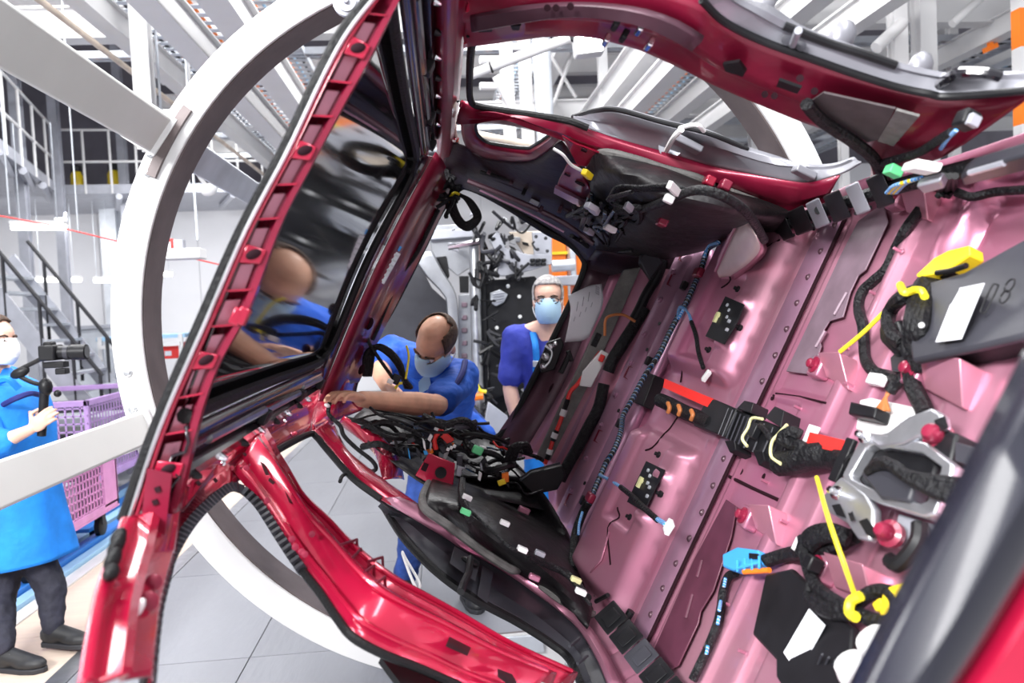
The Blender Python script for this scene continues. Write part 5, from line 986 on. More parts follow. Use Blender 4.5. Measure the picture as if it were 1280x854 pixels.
def ang(px, py):
    p = pD(px, py, Y0); return math.atan2(p.z-RC.z, p.x-RC.x)
a0, a1 = ang(236, 136), ang(192, 222)
MB().grid([arc(r, y, 20, a0, a1, False) for r, y in ((RI+0.07, Y0-0.001), (RI+0.07, Y0-0.02), (RI+0.035, Y0-0.02), (RI+0.035, Y0-0.001))], closed_v=True).obj('wear_strip', 'ring_wear', rf)
for p in ((209, 151), (188, 192), (228, 135), (185, 216), (160, 466), (166, 512), (181, 556), (180, 180)):
    q = pD(*p, Y0-0.002); MB().lathe(q, -Y_, [(0.016, 0), (0.016, 0.004), (0.010, 0.006), (0.010, 0.014), (0.001, 0.015)], 10).obj('bolt', 'steel', rf, angle=30)
MB().lathe(pD(433, 3, Y0-0.05), -Y_, [(0.05, -0.02), (0.05, 0.0), (0.036, 0.004), (0.036, 0.012), (0.010, 0.012), (0.010, 0.03)], 20).obj('guide_roller', 'light_plastic', rf)
q = [pD(*p, Y0-0.012) for p in [(545, 803), (650, 792), (690, 790), (728, 822), (740, 900), (560, 900)]]; bp_ = MB().prism(q, Y_*0.012).obj('foot_plate', 'white_paint', rf, 'white bolted plate at the foot of the ring', bevel=0.003)
q = [pD(*p, Y0-0.03) for p in [(600, 800), (678, 795), (680, 815), (604, 822)]]; MB().prism(q, Y_*0.016).obj('foot_shim', 'galv', rf)
for p in ((691, 834), (710, 830), (650, 842)): MB().lathe(pD(*p, Y0-0.013), -Y_, [(0.014, 0), (0.014, 0.004), (0.009, 0.005), (0.009, 0.014), (0.001, 0.015)], 10).obj('bolt', 'steel', rf)
for x, sx in ((RC.x+0.12, -1), (RC.x+0.5, 1)):      # cradle rollers under the ring
    z = RC.z-math.sqrt((RO+0.075)**2-(x-RC.x)**2); MB().lathe((x, Y0-0.0, z), Y_, [(0.06, 0), (0.07, 0.01), (0.07, 0.25), (0.06, 0.26)], 18).obj('cradle_roller', 'grey_plastic', rf); boxo('cradle_stand', 'white_paint', rf, x-0.09, x+0.09, Y0+0.02, Y0+0.24, 0.03, max(0.06, z-0.02), 0.005)
# ---------------------------------------------------------------- steelwork
def steel(name, label, cat, a, b, wdt, hgt, mt_='white_paint', group=None, roll=None):
    a, b = V(a), V(b); d = (b-a); t = d.normalized(); s = t.cross(Z_) if abs(t.z) < 0.9 else t.cross(Y_); s.normalize(); u = s.cross(t)
    mb = MB(); c = (a+b)/2; L_ = d.length
    mb.box(c+u*(hgt/2-0.008), (t, s, u), (L_, wdt, 0.016)).box(c-u*(hgt/2-0.008), (t, s, u), (L_, wdt, 0.016)).box(c, (t, s, u), (L_, wdt*0.55, hgt-0.03))
    o = mb.obj(name, mt_); return tag(o, label, cat, group)
def tray(label, a, b, wdt, group='cable trays under the hall roof'):
    a, b = V(a), V(b); d = b-a; t = d.normalized(); s = t.cross(Z_).normalized(); o = thing('cable_tray', label, 'cable tray', a, group)
    for q in (-1, 1): MB().box((a+b)/2+s*q*wdt/2, (t, s, Z_), (d.length, 0.012, 0.07)).obj('side_rail', 'galv', o)
    n = int(d.length/0.16); mb = MB()
    for i in range(n): mb.box(a+d*((i+0.5)/n), (t, s, Z_), (0.07, wdt, 0.008))
    tag(mb.obj('rungs', 'galv', o), kind='stuff')
    for k in range(3): MB().tube([a+s*(k-1)*wdt*0.25+Z_*0.02, b+s*(k-1)*wdt*0.25+Z_*0.02], 0.014, 6).obj('cable', ['orange', 'rail_light', 'dark_gap'][k], o)
    return o
def lng(px, py, Y, y0, y1):            # line along the hall through a pixel at depth Y
    p = pD(px, py, Y); return V((p.x, y0, p.z)), V((p.x, y1, p.z))
GB = 'white beams running along the hall roof'
for (px, py, Y, y0, y1, w_, h_) in ((262, 72, 6.0, 3.6, 17, 0.16, 0.22), (345, 92, 6.5, 4.2, 17, 0.18, 0.24), (120, 8, 6.0, 3.9, 17, 0.14, 0.2), (455, 22, 8, 5.2, 17, 0.16, 0.22), (815, 108, 6, 4.2, 16, 0.13, 0.16), (772, 108, 7.5, 5, 16, 0.20, 0.26), (880, 108, 7, 4.5, 16, 0.14, 0.18), (930, 120, 8, 5, 16, 0.14, 0.2), (1000, 12, 7.5, 4.6, 16, 0.16, 0.22), (700, 60, 9, 6, 17, 0.16, 0.22), (1240, 40, 8, 5, 16, 0.16, 0.22), (1190, 20, 9.5, 5.5, 17, 0.18, 0.24)):
    a, b = lng(px, py, Y, y0, y1); steel('roof_beam', 'white steel beam running along the hall under the roof', 'beam', a, b, w_, h_, group=GB)
GC = 'white cross beams under the hall roof'
for (py, Y, h_) in ((30, 8.0, 0.30), (152, 11.0, 0.26), (186, 15.5, 0.25), (92, 13.0, 0.3), (10, 10.5, 0.3), (128, 14.5, 0.22)):
    z = pD(200, py, Y).z; xl = -12 if py < 40 else pD(200, py, Y).x; steel('cross_beam', 'white steel cross beam spanning the hall under the roof', 'beam', (xl, Y, z), (13, Y, z), 0.2, h_, group=GC)
for (py, Y) in ((69, 8.6), (172, 11.6), (198, 14.5)):
    z = pD(200, py, Y).z; tray('slotted galvanised tray %s' % {69: 'across the hall left of the ring', 172: 'across the hall seen inside the ring', 198: 'low across the far hall beyond the ring'}[py], (-9 if py < 80 else pD(200, py, Y).x, Y, z), (10, Y, z), 0.12, 'slotted cross trays')
for (px, py, Y, y0, y1, w_) in ((205, 70, 8, 5, 13.5, 0.4), (155, 28, 9, 5, 13.5, 0.45), (335, 112, 8, 5, 13.5, 0.35), (372, 82, 9, 6, 16, 0.3), (870, 90, 9, 6, 16, 0.3), (1215, 70, 9, 6, 15, 0.4), (1240, 92, 9, 6, 15, 0.3), (650, 75, 10, 6, 16, 0.4)):
    a, b = lng(px, py, Y, y0, y1); tray('perforated cable tray with orange and blue cables along the hall roof', a, b, w_)
def pipe(name, label, cat, a, b, r, mt_='white_paint', group=None): return tag(MB().tube([a, b], r, 12).obj(name, mt_), label, cat, group)
a, b = lng(120, 55, 6, 3.7, 16); pipe('conduit_pipe', 'thin cream conduit pipe running under the beams left of the ring', 'pipe', a, b, 0.022, 'tan_sheet')
# posts
GP = 'white steel posts'
for (px, Y, z0, z1, w_, lab) in ((176, 6.2, 2.95, 8.8, 0.125, 'white post hanging above the ring fixture beam'),):
    p = pD(px, 40, Y); steel('steel_post', lab, 'post', (p.x, Y, z0), (p.x, Y, z1), w_, w_*0.9)
for (px, Y, w_) in ((632, 7.5, 0.11), (655, 9, 0.13), (752, 8, 0.09), (1122, 6.5, 0.12), (1155, 7.2, 0.16), (1050, 8, 0.08), (1190, 9, 0.10), (938, 9, 0.1), (985, 10, 0.14)):
    p = pD(px, 60, Y); steel('steel_post', 'white steel post %s' % {632: 'left of the galvanised pipes beyond the rear door opening', 655: 'close beside the galvanised pipes beyond the rear door opening', 752: 'behind the glaring work lamp', 1122: 'narrow, rising behind the light grey sill trim', 1155: 'broad, rising behind the light grey sill trim', 1050: 'thin, behind the domed cap of the sill trim', 1190: 'between the broad post and the orange tag', 938: 'behind the ring seen through the rear door opening', 985: 'broad, far behind the ring in the rear door opening'}[px], 'post', (p.x, Y, 2.6), (p.x, Y, 8.8), w_, w_, group=GP)
for (px, Y, r) in ((672, 6.8, 0.035), (681, 6.8, 0.06)):
    p = pD(px, 90, Y); pipe('vent_pipe', ('thin' if r < .05 else 'thick')+' galvanised vertical pipe beyond the upper rear door opening', 'pipe', V((p.x, Y, 2.4)), V((p.x, Y, 8.8)), r, 'galv', 'galvanised vertical pipes')
GD = 'diagonal braces'
for (A_, B_, Y, r) in (((620, 95), (645, 145), 7.4, 0.04), ((600, 108), (630, 108), 7.4, 0.035), ((600, 75), (628, 75), 7.4, 0.035), ((684, 62), (720, 122), 9, 0.02), ((716, 66), (690, 135), 9, 0.02), ((1190, 30), (1245, -20), 7.4, 0.04), ((1095, 60), (1128, 28), 6.4, 0.05), ((290, 160), (345, 130), 12, 0.04), ((150, 120), (30, 60), 12, 0.05), ((0, 75), (150, 150), 13, 0.10)):
    pipe('brace', 'white diagonal steel brace in the roof structure', 'brace', pD(*A_, Y), pD(*B_, Y+0.05), r, group=GD)
# work lamp on its arm
wl = thing('work_lamp', 'glaring white work lamp on a tubular arm above the rear door opening', 'lamp', pD(735, 56, 4.2))
pa, pb = pD(588, 94, 4.3), pD(712, 47, 4.2); MB().tube([pa, pb], 0.026, 14).obj('arm', 'white_paint', wl); MB().tube([pa.lerp(pb, 0.2), pa.lerp(pb, 0.22)], 0.030, 14).obj('band', 'dark_gap', wl)
cL = pD(735, 58, 4.2); MB().box(cL, (X_+Z_*0.1, Y_, Z_-X_*0.1), (0.15, 0.10, 0.10)).obj('housing', 'white_paint', wl, bevel=0.01); MB().box(cL-Y_*0.052, (X_+Z_*0.1, Y_, Z_-X_*0.1), (0.13, 0.006, 0.085)).obj('lens', 'work_lamp', wl); 
MB().tube([pb, cL], 0.015, 8).obj('knuckle', 'dark_gap', wl)
pipe('brace', 'short white tube seen through the small upper quarter window', 'pipe', pD(597, 168, 5), pD(665, 182, 5), 0.022, 'tan_sheet')
# mezzanine
mz = thing('mezzanine', 'grey steel mezzanine walkway with railings against the back wall', 'mezzanine', pD(160, 250, 15))
E0 = pD(-40, 200, 9.5); E1 = pD(74, 243, 14.5); E2 = pD(360, 243, 15.0); zp = E1.z
E0 = V((E0.x, E0.y, zp)); E2 = V((E2.x, E2.y, zp))
MB().prism([E0, E1, E2, E2+V((0, 2.4, 0)), E1+V((-3, 2.4, 0)), E0+V((-3, 0, 0))], V((0, 0, 0.16))).obj('deck', 'light_plastic', mz)
for a, b in ((E0, E1), (E1, E2)):
    n = 6 if a is E0 else 9
    for k in range(n+1): p = a.lerp(b, k/n); MB().tube([p, p+V((0, 0, 1.1))], 0.022, 6).obj('post', 'white_paint', mz)
    for hh in (0.55, 1.1): MB().tube([a+V((0, 0, hh)), b+V((0, 0, hh))], 0.022, 6).obj('handrail', 'white_paint', mz)
    for k in range(5): p = a.lerp(b, k/4); MB().tube([p+V((0, 0, -0.05)), p+V((-0.6, 1.5, -0.05))], 0.06, 6).obj('joist', 'light_plastic', mz)
for px, Y in ((16, 12.5), (64, 14), (148, 15.2)): p = pD(px, 200, Y); steel('steel_post', 'grey column %s' % {16: 'where the mezzanine walkway comes forward', 64: 'at the corner of the mezzanine walkway', 148: 'of the mezzanine close to the ring'}[px], 'post', (p.x, Y+0.2, 0), (p.x, Y+0.2, 8.8), 0.14, 0.14, 'light_plastic', 'mezzanine columns')
for px in (97, 143): 
    p = pD(px, 236, 15.8); yb_ = thing('gas_bottle', 'yellow bottle with dark cap standing on the mezzanine walkway', 'bottle', (p.x, 15.8, zp+0.16), 'yellow bottles on the walkway'); MB().lathe((p.x, 15.8, zp+0.16), Z_, [(0.10, 0), (0.11, 0.03), (0.11, 0.38), (0.07, 0.46)], 12).obj('body', 'yellow', yb_); MB().lathe((p.x, 15.8, zp+0.62), Z_, [(0.09, 0), (0.09, 0.1), (0.04, 0.13)], 10).obj('cap', 'dark_gap', yb_)
# stairs
stt = thing('staircase', 'open steel staircase with dark handrails behind the person with the camera', 'stairs', (-4.4, 9, 0))
p0 = pD(-25, 345, 9); p1 = pD(150, 560, 9); 
for dy in (0, 0.9): MB().tube([p0+V((0, dy, 0)), p1+V((0, dy, 0))], 0.01, 4).box((p0+p1)/2+V((0, dy, 0)), (p1-p0, Y_, (p1-p0).cross(Y_)), ((p1-p0).length*1.25, 0.03, 0.20)).obj('stringer', 'light_plastic', stt)
for k in range(12): 
    c = p0.lerp(p1, k/10.5); MB().box(c+V((0, 0.45, 0)), AX, (0.24, 0.88, 0.03)).obj('tread', 'galv', stt)
for dy in (0.0, 0.9):
    q0 = pD(-20, 292, 9)+V((0, dy, 0)); q1 = pD(128, 470, 9)+V((0, dy, 0)); MB().tube([q0, q1], 0.022, 8).obj('handrail', 'dark_gap', stt); MB().tube([q0-V((0, 0, 0.45)), q1-V((0, 0, 0.45))], 0.014, 8).obj('mid_rail', 'dark_gap', stt)
    for t in (0.15, 0.46, 0.74, 0.98): q = q0.lerp(q1, t); MB().tube([q, q-V((0, 0, 0.95))], 0.020, 6).obj('baluster', 'dark_gap', stt)
# wall furniture
for (xa, xb, py, Y) in ((15, 82, 284, 9.5), (42, 101, 350, 15), (118, 140, 351, 15.4), (190, 215, 343, 14)):
    a, b = pD(xa, py, Y), pD(xb, py, Y); tl_ = thing('tube_lamp', 'fluorescent tube lamp %s' % {15: 'over the stairs beside the red cord', 42: 'on the back wall above the stair rail', 118: 'on the back wall right beside the ring', 190: 'seen through the ring beneath the hoist'}[xa], 'lamp', (a+b)/2, 'fluorescent tube lamps'); MB().tube([a, b], 0.035, 8).obj('tube', 'lamp', tl_); MB().box((a+b)/2+Z_*0.05, (b-a, Y_, Z_), ((b-a).length*1.02, 0.1, 0.04)).obj('reflector', 'white_paint', tl_)
    for q in (a.lerp(b, 0.15), a.lerp(b, 0.85)): MB().tube([q+Z_*0.06, V((q.x, q.y, zp if Y != 14 else 8.8))], 0.006, 4).obj('hanger', 'galv', tl_)
p = pD(128, 360, 16); steel('steel_post', 'grey column against the back wall beside the lamps', 'post', (p.x, 16.6, 0), (p.x, 16.6, zp), 0.30, 0.3, 'galv')
p = pD(118, 445, 12); cb = thing('cabinet', 'pale blue-grey electrical cabinet by the foot of the stairs', 'cabinet', (p.x, 12, 0)); boxo('body', 'galv', cb, p.x-0.28, p.x+0.30, 12, 12.5, 0.05, 1.65, 0.01); boxo('door', 'galv', cb, p.x-0.26, p.x+0.28, 11.97, 12, 0.12, 1.6, 0.006); MB().ell((p.x+0.2, 11.95, 0.9), AX, (0.03, 0.02, 0.06)).obj('handle', 'dark_gap', cb); boxo('top', 'light_plastic', cb, p.x-0.3, p.x+0.32, 11.95, 12.52, 1.65, 1.70)
tb = thing('work_table', 'white tube frame work table with pale blue shelves beyond the ring', 'table', (-3.9, 10.6, 0))
ta = pD(125, 425, 10.4); tb2 = pD(238, 418, 10.8); zt = ta.z
for x in (ta.x, tb2.x):
    for y in (10.4, 11.1): boxo('leg', 'white_paint', tb, x-0.025, x+0.025, y-0.025, y+0.025, 0, zt+0.03)
for z in (zt, zt-0.75): boxo('shelf', 'rail_light', tb, ta.x-0.05, tb2.x+0.05, 10.4, 11.15, z-0.02, z+0.03, 0.006)
boxo('top_bar', 'white_paint', tb, ta.x, tb2.x, 10.35, 10.4, zt-0.12, zt-0.07)
MB().tube([V((ta.x, 10.38, zt-0.5)), V((ta.x+0.7, 10.38, zt-0.95))], 0.02, 6).obj('strut', 'white_paint', tb)
p = pD(219, 438, 10.7); rb_ = thing('parts_box', 'red open plastic parts box on the work table', 'box', p); boxo('tray', 'red_plastic', rb_, p.x-0.13, p.x+0.16, 10.55, 10.85, p.z-0.10, p.z+0.10, 0.01); boxo('label', 'paper', rb_, p.x-0.08, p.x+0.0, 10.54, 10.55, p.z-0.06, p.z+0.0)
# hoist
ho = thing('chain_hoist', 'red hoist block on a chain above a white tray seen through the ring', 'hoist', pD(212, 308, 6.5))
c = pD(212, 308, 6.5); MB().box(c, AX, (0.09, 0.09, 0.11)).obj('block', 'red_plastic', ho, bevel=0.01); MB().box(c-Y_*0.05, AX, (0.05, 0.006, 0.06)).obj('plate', 'paper', ho); MB().box(pD(228, 318, 6.5), AX, (0.32, 0.2, 0.08)).obj('tray', 'white_paint', ho, bevel=0.006); MB().box(pD(224, 307, 6.5), AX, (0.08, 0.08, 0.09)).obj('motor', 'light_plastic', ho, bevel=0.006)
for px in (212, 247): q = pD(px, 300, 6.5); MB().tube([q, V((q.x-0.01, q.y, 8.7))], 0.010, 6).obj('chain', 'galv', ho)
for (px, Y, y0) in ((12, 7.5, 268), (98, 7.5, 290)): q = pD(px, y0, Y); tag(MB().tube([q, V((q.x, Y, 8.7))], 0.008, 6).obj('hanging_cable', 'galv'), 'thin steel cable hanging from the roof left of the ring', 'cable', 'thin hanging cables')
tag(MB().tube(crv([pD(-5, 269, 7), pD(60, 281, 7), pD(140, 300, 7), pD(275, 331, 7)], 6), 0.006, 6).obj('pull_cord', 'red_plastic'), 'thin red emergency pull cord stretched behind the ring', 'cord')
sp = thing('hall_lamp', 'white rounded lamp hanging behind the ring beam', 'lamp', pD(262, 237, 7)); c = pD(262, 237, 7); MB().ell(c, (X_+Z_*0.5, Y_, Z_-X_*0.5), (0.075, 0.06, 0.05)).obj('shade', 'white_plastic', sp); MB().tube(crv([c, pD(250, 222, 7), pD(244, 210, 7)], 5), 0.018, 6).obj('arm', 'white_paint', sp); q = pD(244, 210, 7); MB().tube([q, V((q.x, 7, 8.7))], 0.012, 6).obj('rod', 'white_paint', sp)
# ladder with orange stripes at the right
p = pD(1277, 45, 6); ol = thing('warning_post', 'orange and white banded post beside the roof trays', 'post', (p.x, 6, 0))
for k in range(8): boxo('band', 'orange' if k % 2 else 'white_paint', ol, p.x-0.05, p.x+0.05, 5.95, 6.05, 2.6+0.3*k, 2.9+0.3*k)
boxo('base', 'galv', ol, p.x-0.05, p.x+0.05, 5.95, 6.05, 0, 2.6)
for (px, py, Y) in ((1238, 60, 8),): c = pD(px, py, Y); tag(MB().box(c, (X_+Z_*0.4, Y_, Z_-X_*0.4), (0.16, 0.04, 0.05)).box(c+Z_*0.03, AX, (0.04, 0.05, 0.06)).obj('warning_tag', 'orange'), 'orange warning tag hanging on the roof steelwork', 'tag', 'orange tags')
# ---------------------------------------------------------------- next car body on the line (grey)
gc = thing('car_body', 'bare grey car body next on the line behind the workers', 'car body', pD(600, 480, 6.2))
def gpl(pts, Y, th, mt_, name, lab=None, bevel=0.006): return MB().prism([pD(*p, Y) for p in pts], Y_*th).obj(name, mt_, gc, lab, bevel=bevel)
gpl([(470, 330), (518, 318), (540, 360), (562, 380), (566, 450), (450, 470)], 6.4, 0.06, 'grey_plastic', 'bonnet_liner')
strip([pD(*p, 6.2) for p in [(514, 318), (533, 345), (552, 365), (559, 385), (560, 480)]], [pD(*p, 6.2) for p in [(540, 314), (556, 344), (566, 360), (572, 385), (574, 480)]], [(0, -0.04), (0.1, 0.02), (0.5, 0.03), (0.9, 0.02), (1, -0.04)], 24).obj('fender_frame', 'grey_body', gc, solid=0.01)
gpl([(536, 282), (592, 280), (596, 330), (572, 345), (540, 318)], 6.35, 0.05, 'grey_body', 'bulkhead')
gpl([(543, 322), (558, 320), (562, 345), (558, 352)], 6.33, 0.03, 'black_plastic', 'cut_out'); gpl([(536, 288), (590, 286), (592, 296), (536, 300)], 6.25, 0.08, 'light_plastic', 'cross_rail'); gpl([(574, 345), (586, 345), (586, 366), (575, 366)], 6.3, 0.04, 'black_plastic', 'cut_out')
gpl([(573, 368), (590, 368), (590, 480), (574, 480)], 6.3, 0.06, 'grey_body', 'side_member')
for k in range(6): gpl([(577+2*(k % 2), 378+16*k), (584, 378+16*k), (584, 384+16*k), (577, 384+16*k)], 6.28, 0.02, 'mat_grey', 'slot')
MB().tube([pD(593, 306, 6.1), pD(594, 370, 6.1), pD(598, 480, 6.1), pD(602, 540, 6.1)], 0.042, 10).obj('support_tube', 'steel', gc); MB().tube([pD(560, 309, 6.0), pD(602, 302, 6.0)], 0.025, 8).obj('cross_tube', 'chrome', gc)
gpl([(600, 300), (606, 300), (612, 540), (604, 540)], 6.15, 0.05, 'black_plastic', 'dark_rail')
gpl([(612, 300), (622, 288), (632, 310), (660, 318), (690, 318), (690, 330), (640, 345), (622, 345), (622, 320)], 6.0, 0.06, 'light_plastic', 'strut_bracket'); gpl([(636, 290), (690, 288), (690, 320), (656, 318)], 6.2, 0.04, 'tan_sheet', 'primer_panel'); gpl([(665, 290), (690, 289), (690, 326), (668, 322)], 6.1, 0.04, 'light_plastic', 'plate')
for p in ((670, 296), (682, 298), (672, 312), (684, 314), (633, 300), (640, 330), (652, 333)): MB().lathe(pD(*p, 5.98), -Y_, [(0.014, 0), (0.014, 0.008), (0.004, 0.009)], 8).obj('bolt', 'dark_gap', gc)
for k in range(3):
    for j in range(2): gpl([(663+7*k, 323+5*j), (669+7*k, 323+5*j), (669+7*k, 327+5*j), (663+7*k, 327+5*j)], 5.95, 0.05, 'black_plastic', 'vent_cell')
gpl([(606, 350), (640, 348), (668, 345), (700, 380), (700, 470), (612, 500)], 6.2, 0.06, 'black_plastic', 'dash_liner', 'black firewall liner'); gpl([(613, 366), (625, 362), (635, 368), (630, 378), (620, 383), (613, 378)], 6.15, 0.05, 'galv', 'cover_plate')
for p in ((649, 371), (621, 410), (635, 358), (650, 396), (660, 420), (628, 440)): MB().lathe(pD(*p, 6.18), -Y_, [(0.016, 0), (0.012, 0.012), (0.002, 0.014)], 10).obj('plug', 'white_plastic', gc)
for k in range(4): MB().tube([pD(616, 368+3.4*k, 6.13), pD(630, 366+3.4*k, 6.13)], 0.005, 6).obj('louvre', 'light_plastic', gc)
random.seed(31)
for k in range(48):
    x, y = random.uniform(596, 660), random.uniform(262, 350) if k % 2 else random.uniform(430, 530)
    if k % 4 == 0: y = random.uniform(300, 520); x = random.uniform(600, 616)
    cable('wire', [pD(x+random.uniform(-14, 14), y+random.uniform(-14, 14), 5.95+random.uniform(-.05, .15)) for _ in range(4)], random.choice((0.008, 0.012, 0.016)), random.choice(('black_plastic', 'tape', 'grey_plastic', 'tape', 'dark_gap')), gc, 6, 4)
for k in range(26):
    x, y = random.uniform(565, 660), random.uniform(265, 345) if k % 3 else random.uniform(440, 530); s_ = random.uniform(0.02, 0.055)
    MB().box(pD(x, y, 6.0+random.uniform(-.05, .2)), (X_+Z_*random.uniform(-.6, .6), Y_, Z_-X_*random.uniform(-.6, .6)), (s_, 0.05, s_*random.uniform(.5, 1.2))).obj('fitting', random.choice(('black_plastic', 'steel', 'grey_body', 'light_plastic')), gc, bevel=0.004)
gpl([(560, 480), (640, 470), (660, 500), (640, 560), (560, 560)], 6.4, 0.05, 'black_plastic', 'underbody'); gpl([(610, 502), (634, 520), (648, 560), (600, 560)], 5.8, 0.03, 'light_plastic', 'tray'); cable('yellow_lead', [pD(*p, 5.8) for p in [(595, 478), (600, 488), (608, 490)]], 0.014, 'yellow_tie', gc); MB().tube([pD(588, 497, 5.8), pD(604, 495, 5.8)], 0.028, 8).obj('orange_coupling', 'orange', gc); gpl([(650, 440), (672, 436), (668, 470), (648, 480)], 6.0, 0.05, 'galv', 'housing_lug')
oc = thing('lift_column', 'bright orange lift column beside the grey car body', 'column', (pD(707, 350, 7).x, 7, 0))
p = pD(698, 350, 7); boxo('column', 'orange', oc, p.x-0.06, p.x+0.075, 6.95, 7.15, 0, 2.35, 0.01); p2_ = pD(722, 350, 7); boxo('column', 'orange', oc, p2_.x-0.045, p2_.x+0.05, 6.95, 7.15, 0, 2.3, 0.01); z_ = pD(700, 317, 7).z; boxo('band', 'yellow', oc, p.x-0.065, p2_.x+0.05, 6.93, 6.95, z_-0.012, z_+0.012); boxo('carriage', 'galv', oc, p.x+0.08, p2_.x-0.04, 6.8, 7.05, pD(700, 350, 7).z, pD(700, 305, 7).z, 0.01); MB().tube([pD(690, 333, 6.7), pD(718, 331, 6.7)], 0.05, 10).obj('arm', 'galv', oc); boxo('beam', 'light_plastic', oc, p.x-0.10, p2_.x-0.02, 6.6, 6.8, pD(700, 350, 7).z-0.06, pD(700, 350, 7).z+0.02, 0.006)
gpl([(420, 470), (470, 330), (450, 300), (400, 300)], 6.9, 0.05, 'light_plastic', 'rear_quarter')
# ================================================================ PEOPLE
def cone(mb, a, b, ra, rb, n=14):
    a, b = V(a), V(b); ax = (b-a)
    if ax.length < 1e-6: ax = Z_
    t = ax.normalized(); s = t.cross(V((0.2, 0.3, 0.9))).normalized(); u = s.cross(t)
    rows = []; K = 5
    for i in range(K+1):
        th = math.pi/2*(1-i/K); rr = max(ra*math.cos(th), 0.0005); rows.append((a-t*ra*math.sin(th), rr))
    for i in range(K+1):
        th = math.pi/2*i/K; rows.append((b+t*rb*math.sin(th), max(rb*math.cos(th), 0.0005)))
    return mb.grid([[c+(s*math.cos(2*math.pi*k/n)+u*math.sin(2*math.pi*k/n))*r for k in range(n)] for c, r in rows], closed_u=True)
def blob(name, mb, voxel, mt_, parent, smooth=4, label=None, disp=0.0, dsize=0.08):
    for_caps = mb
    me = bpy.data.meshes.new(name); me.from_pydata([tuple(v) for v in mb.v], [], mb.f)
    bm = bmesh.new(); bm.from_mesh(me); bmesh.ops.holes_fill(bm, edges=bm.edges, sides=40); bmesh.ops.recalc_face_normals(bm, faces=bm.faces); bm.to_mesh(me); bm.free()
    o = bpy.data.objects.new(name, me); COL.objects.link(o)
    r = o.modifiers.new('r', 'REMESH'); r.mode = 'VOXEL'; r.voxel_size = voxel; r.use_smooth_shade = True
    s = o.modifiers.new('s', 'SMOOTH'); s.iterations = smooth; s.factor = 0.5
    if disp:
        tx = bpy.data.textures.new(name+'_folds', 'CLOUDS'); tx.noise_scale = dsize; tx.noise_depth = 2
        dm = o.modifiers.new('d', 'DISPLACE'); dm.texture = tx; dm.strength = disp; dm.texture_coords = 'GLOBAL'; dm.mid_level = 0.5
    dg = bpy.context.evaluated_depsgraph_get(); m2 = bpy.data.meshes.new_from_object(o.evaluated_get(dg)); m2.name = name
    o.modifiers.clear(); o.data = m2; bpy.data.meshes.remove(me)
    m2.materials.clear(); m2.materials.append(MAT[mt_]); m2.polygons.foreach_set('use_smooth', [True]*len(m2.polygons)); m2.update()
    setp(o, parent)
    if label: o['label'] = label
    return o
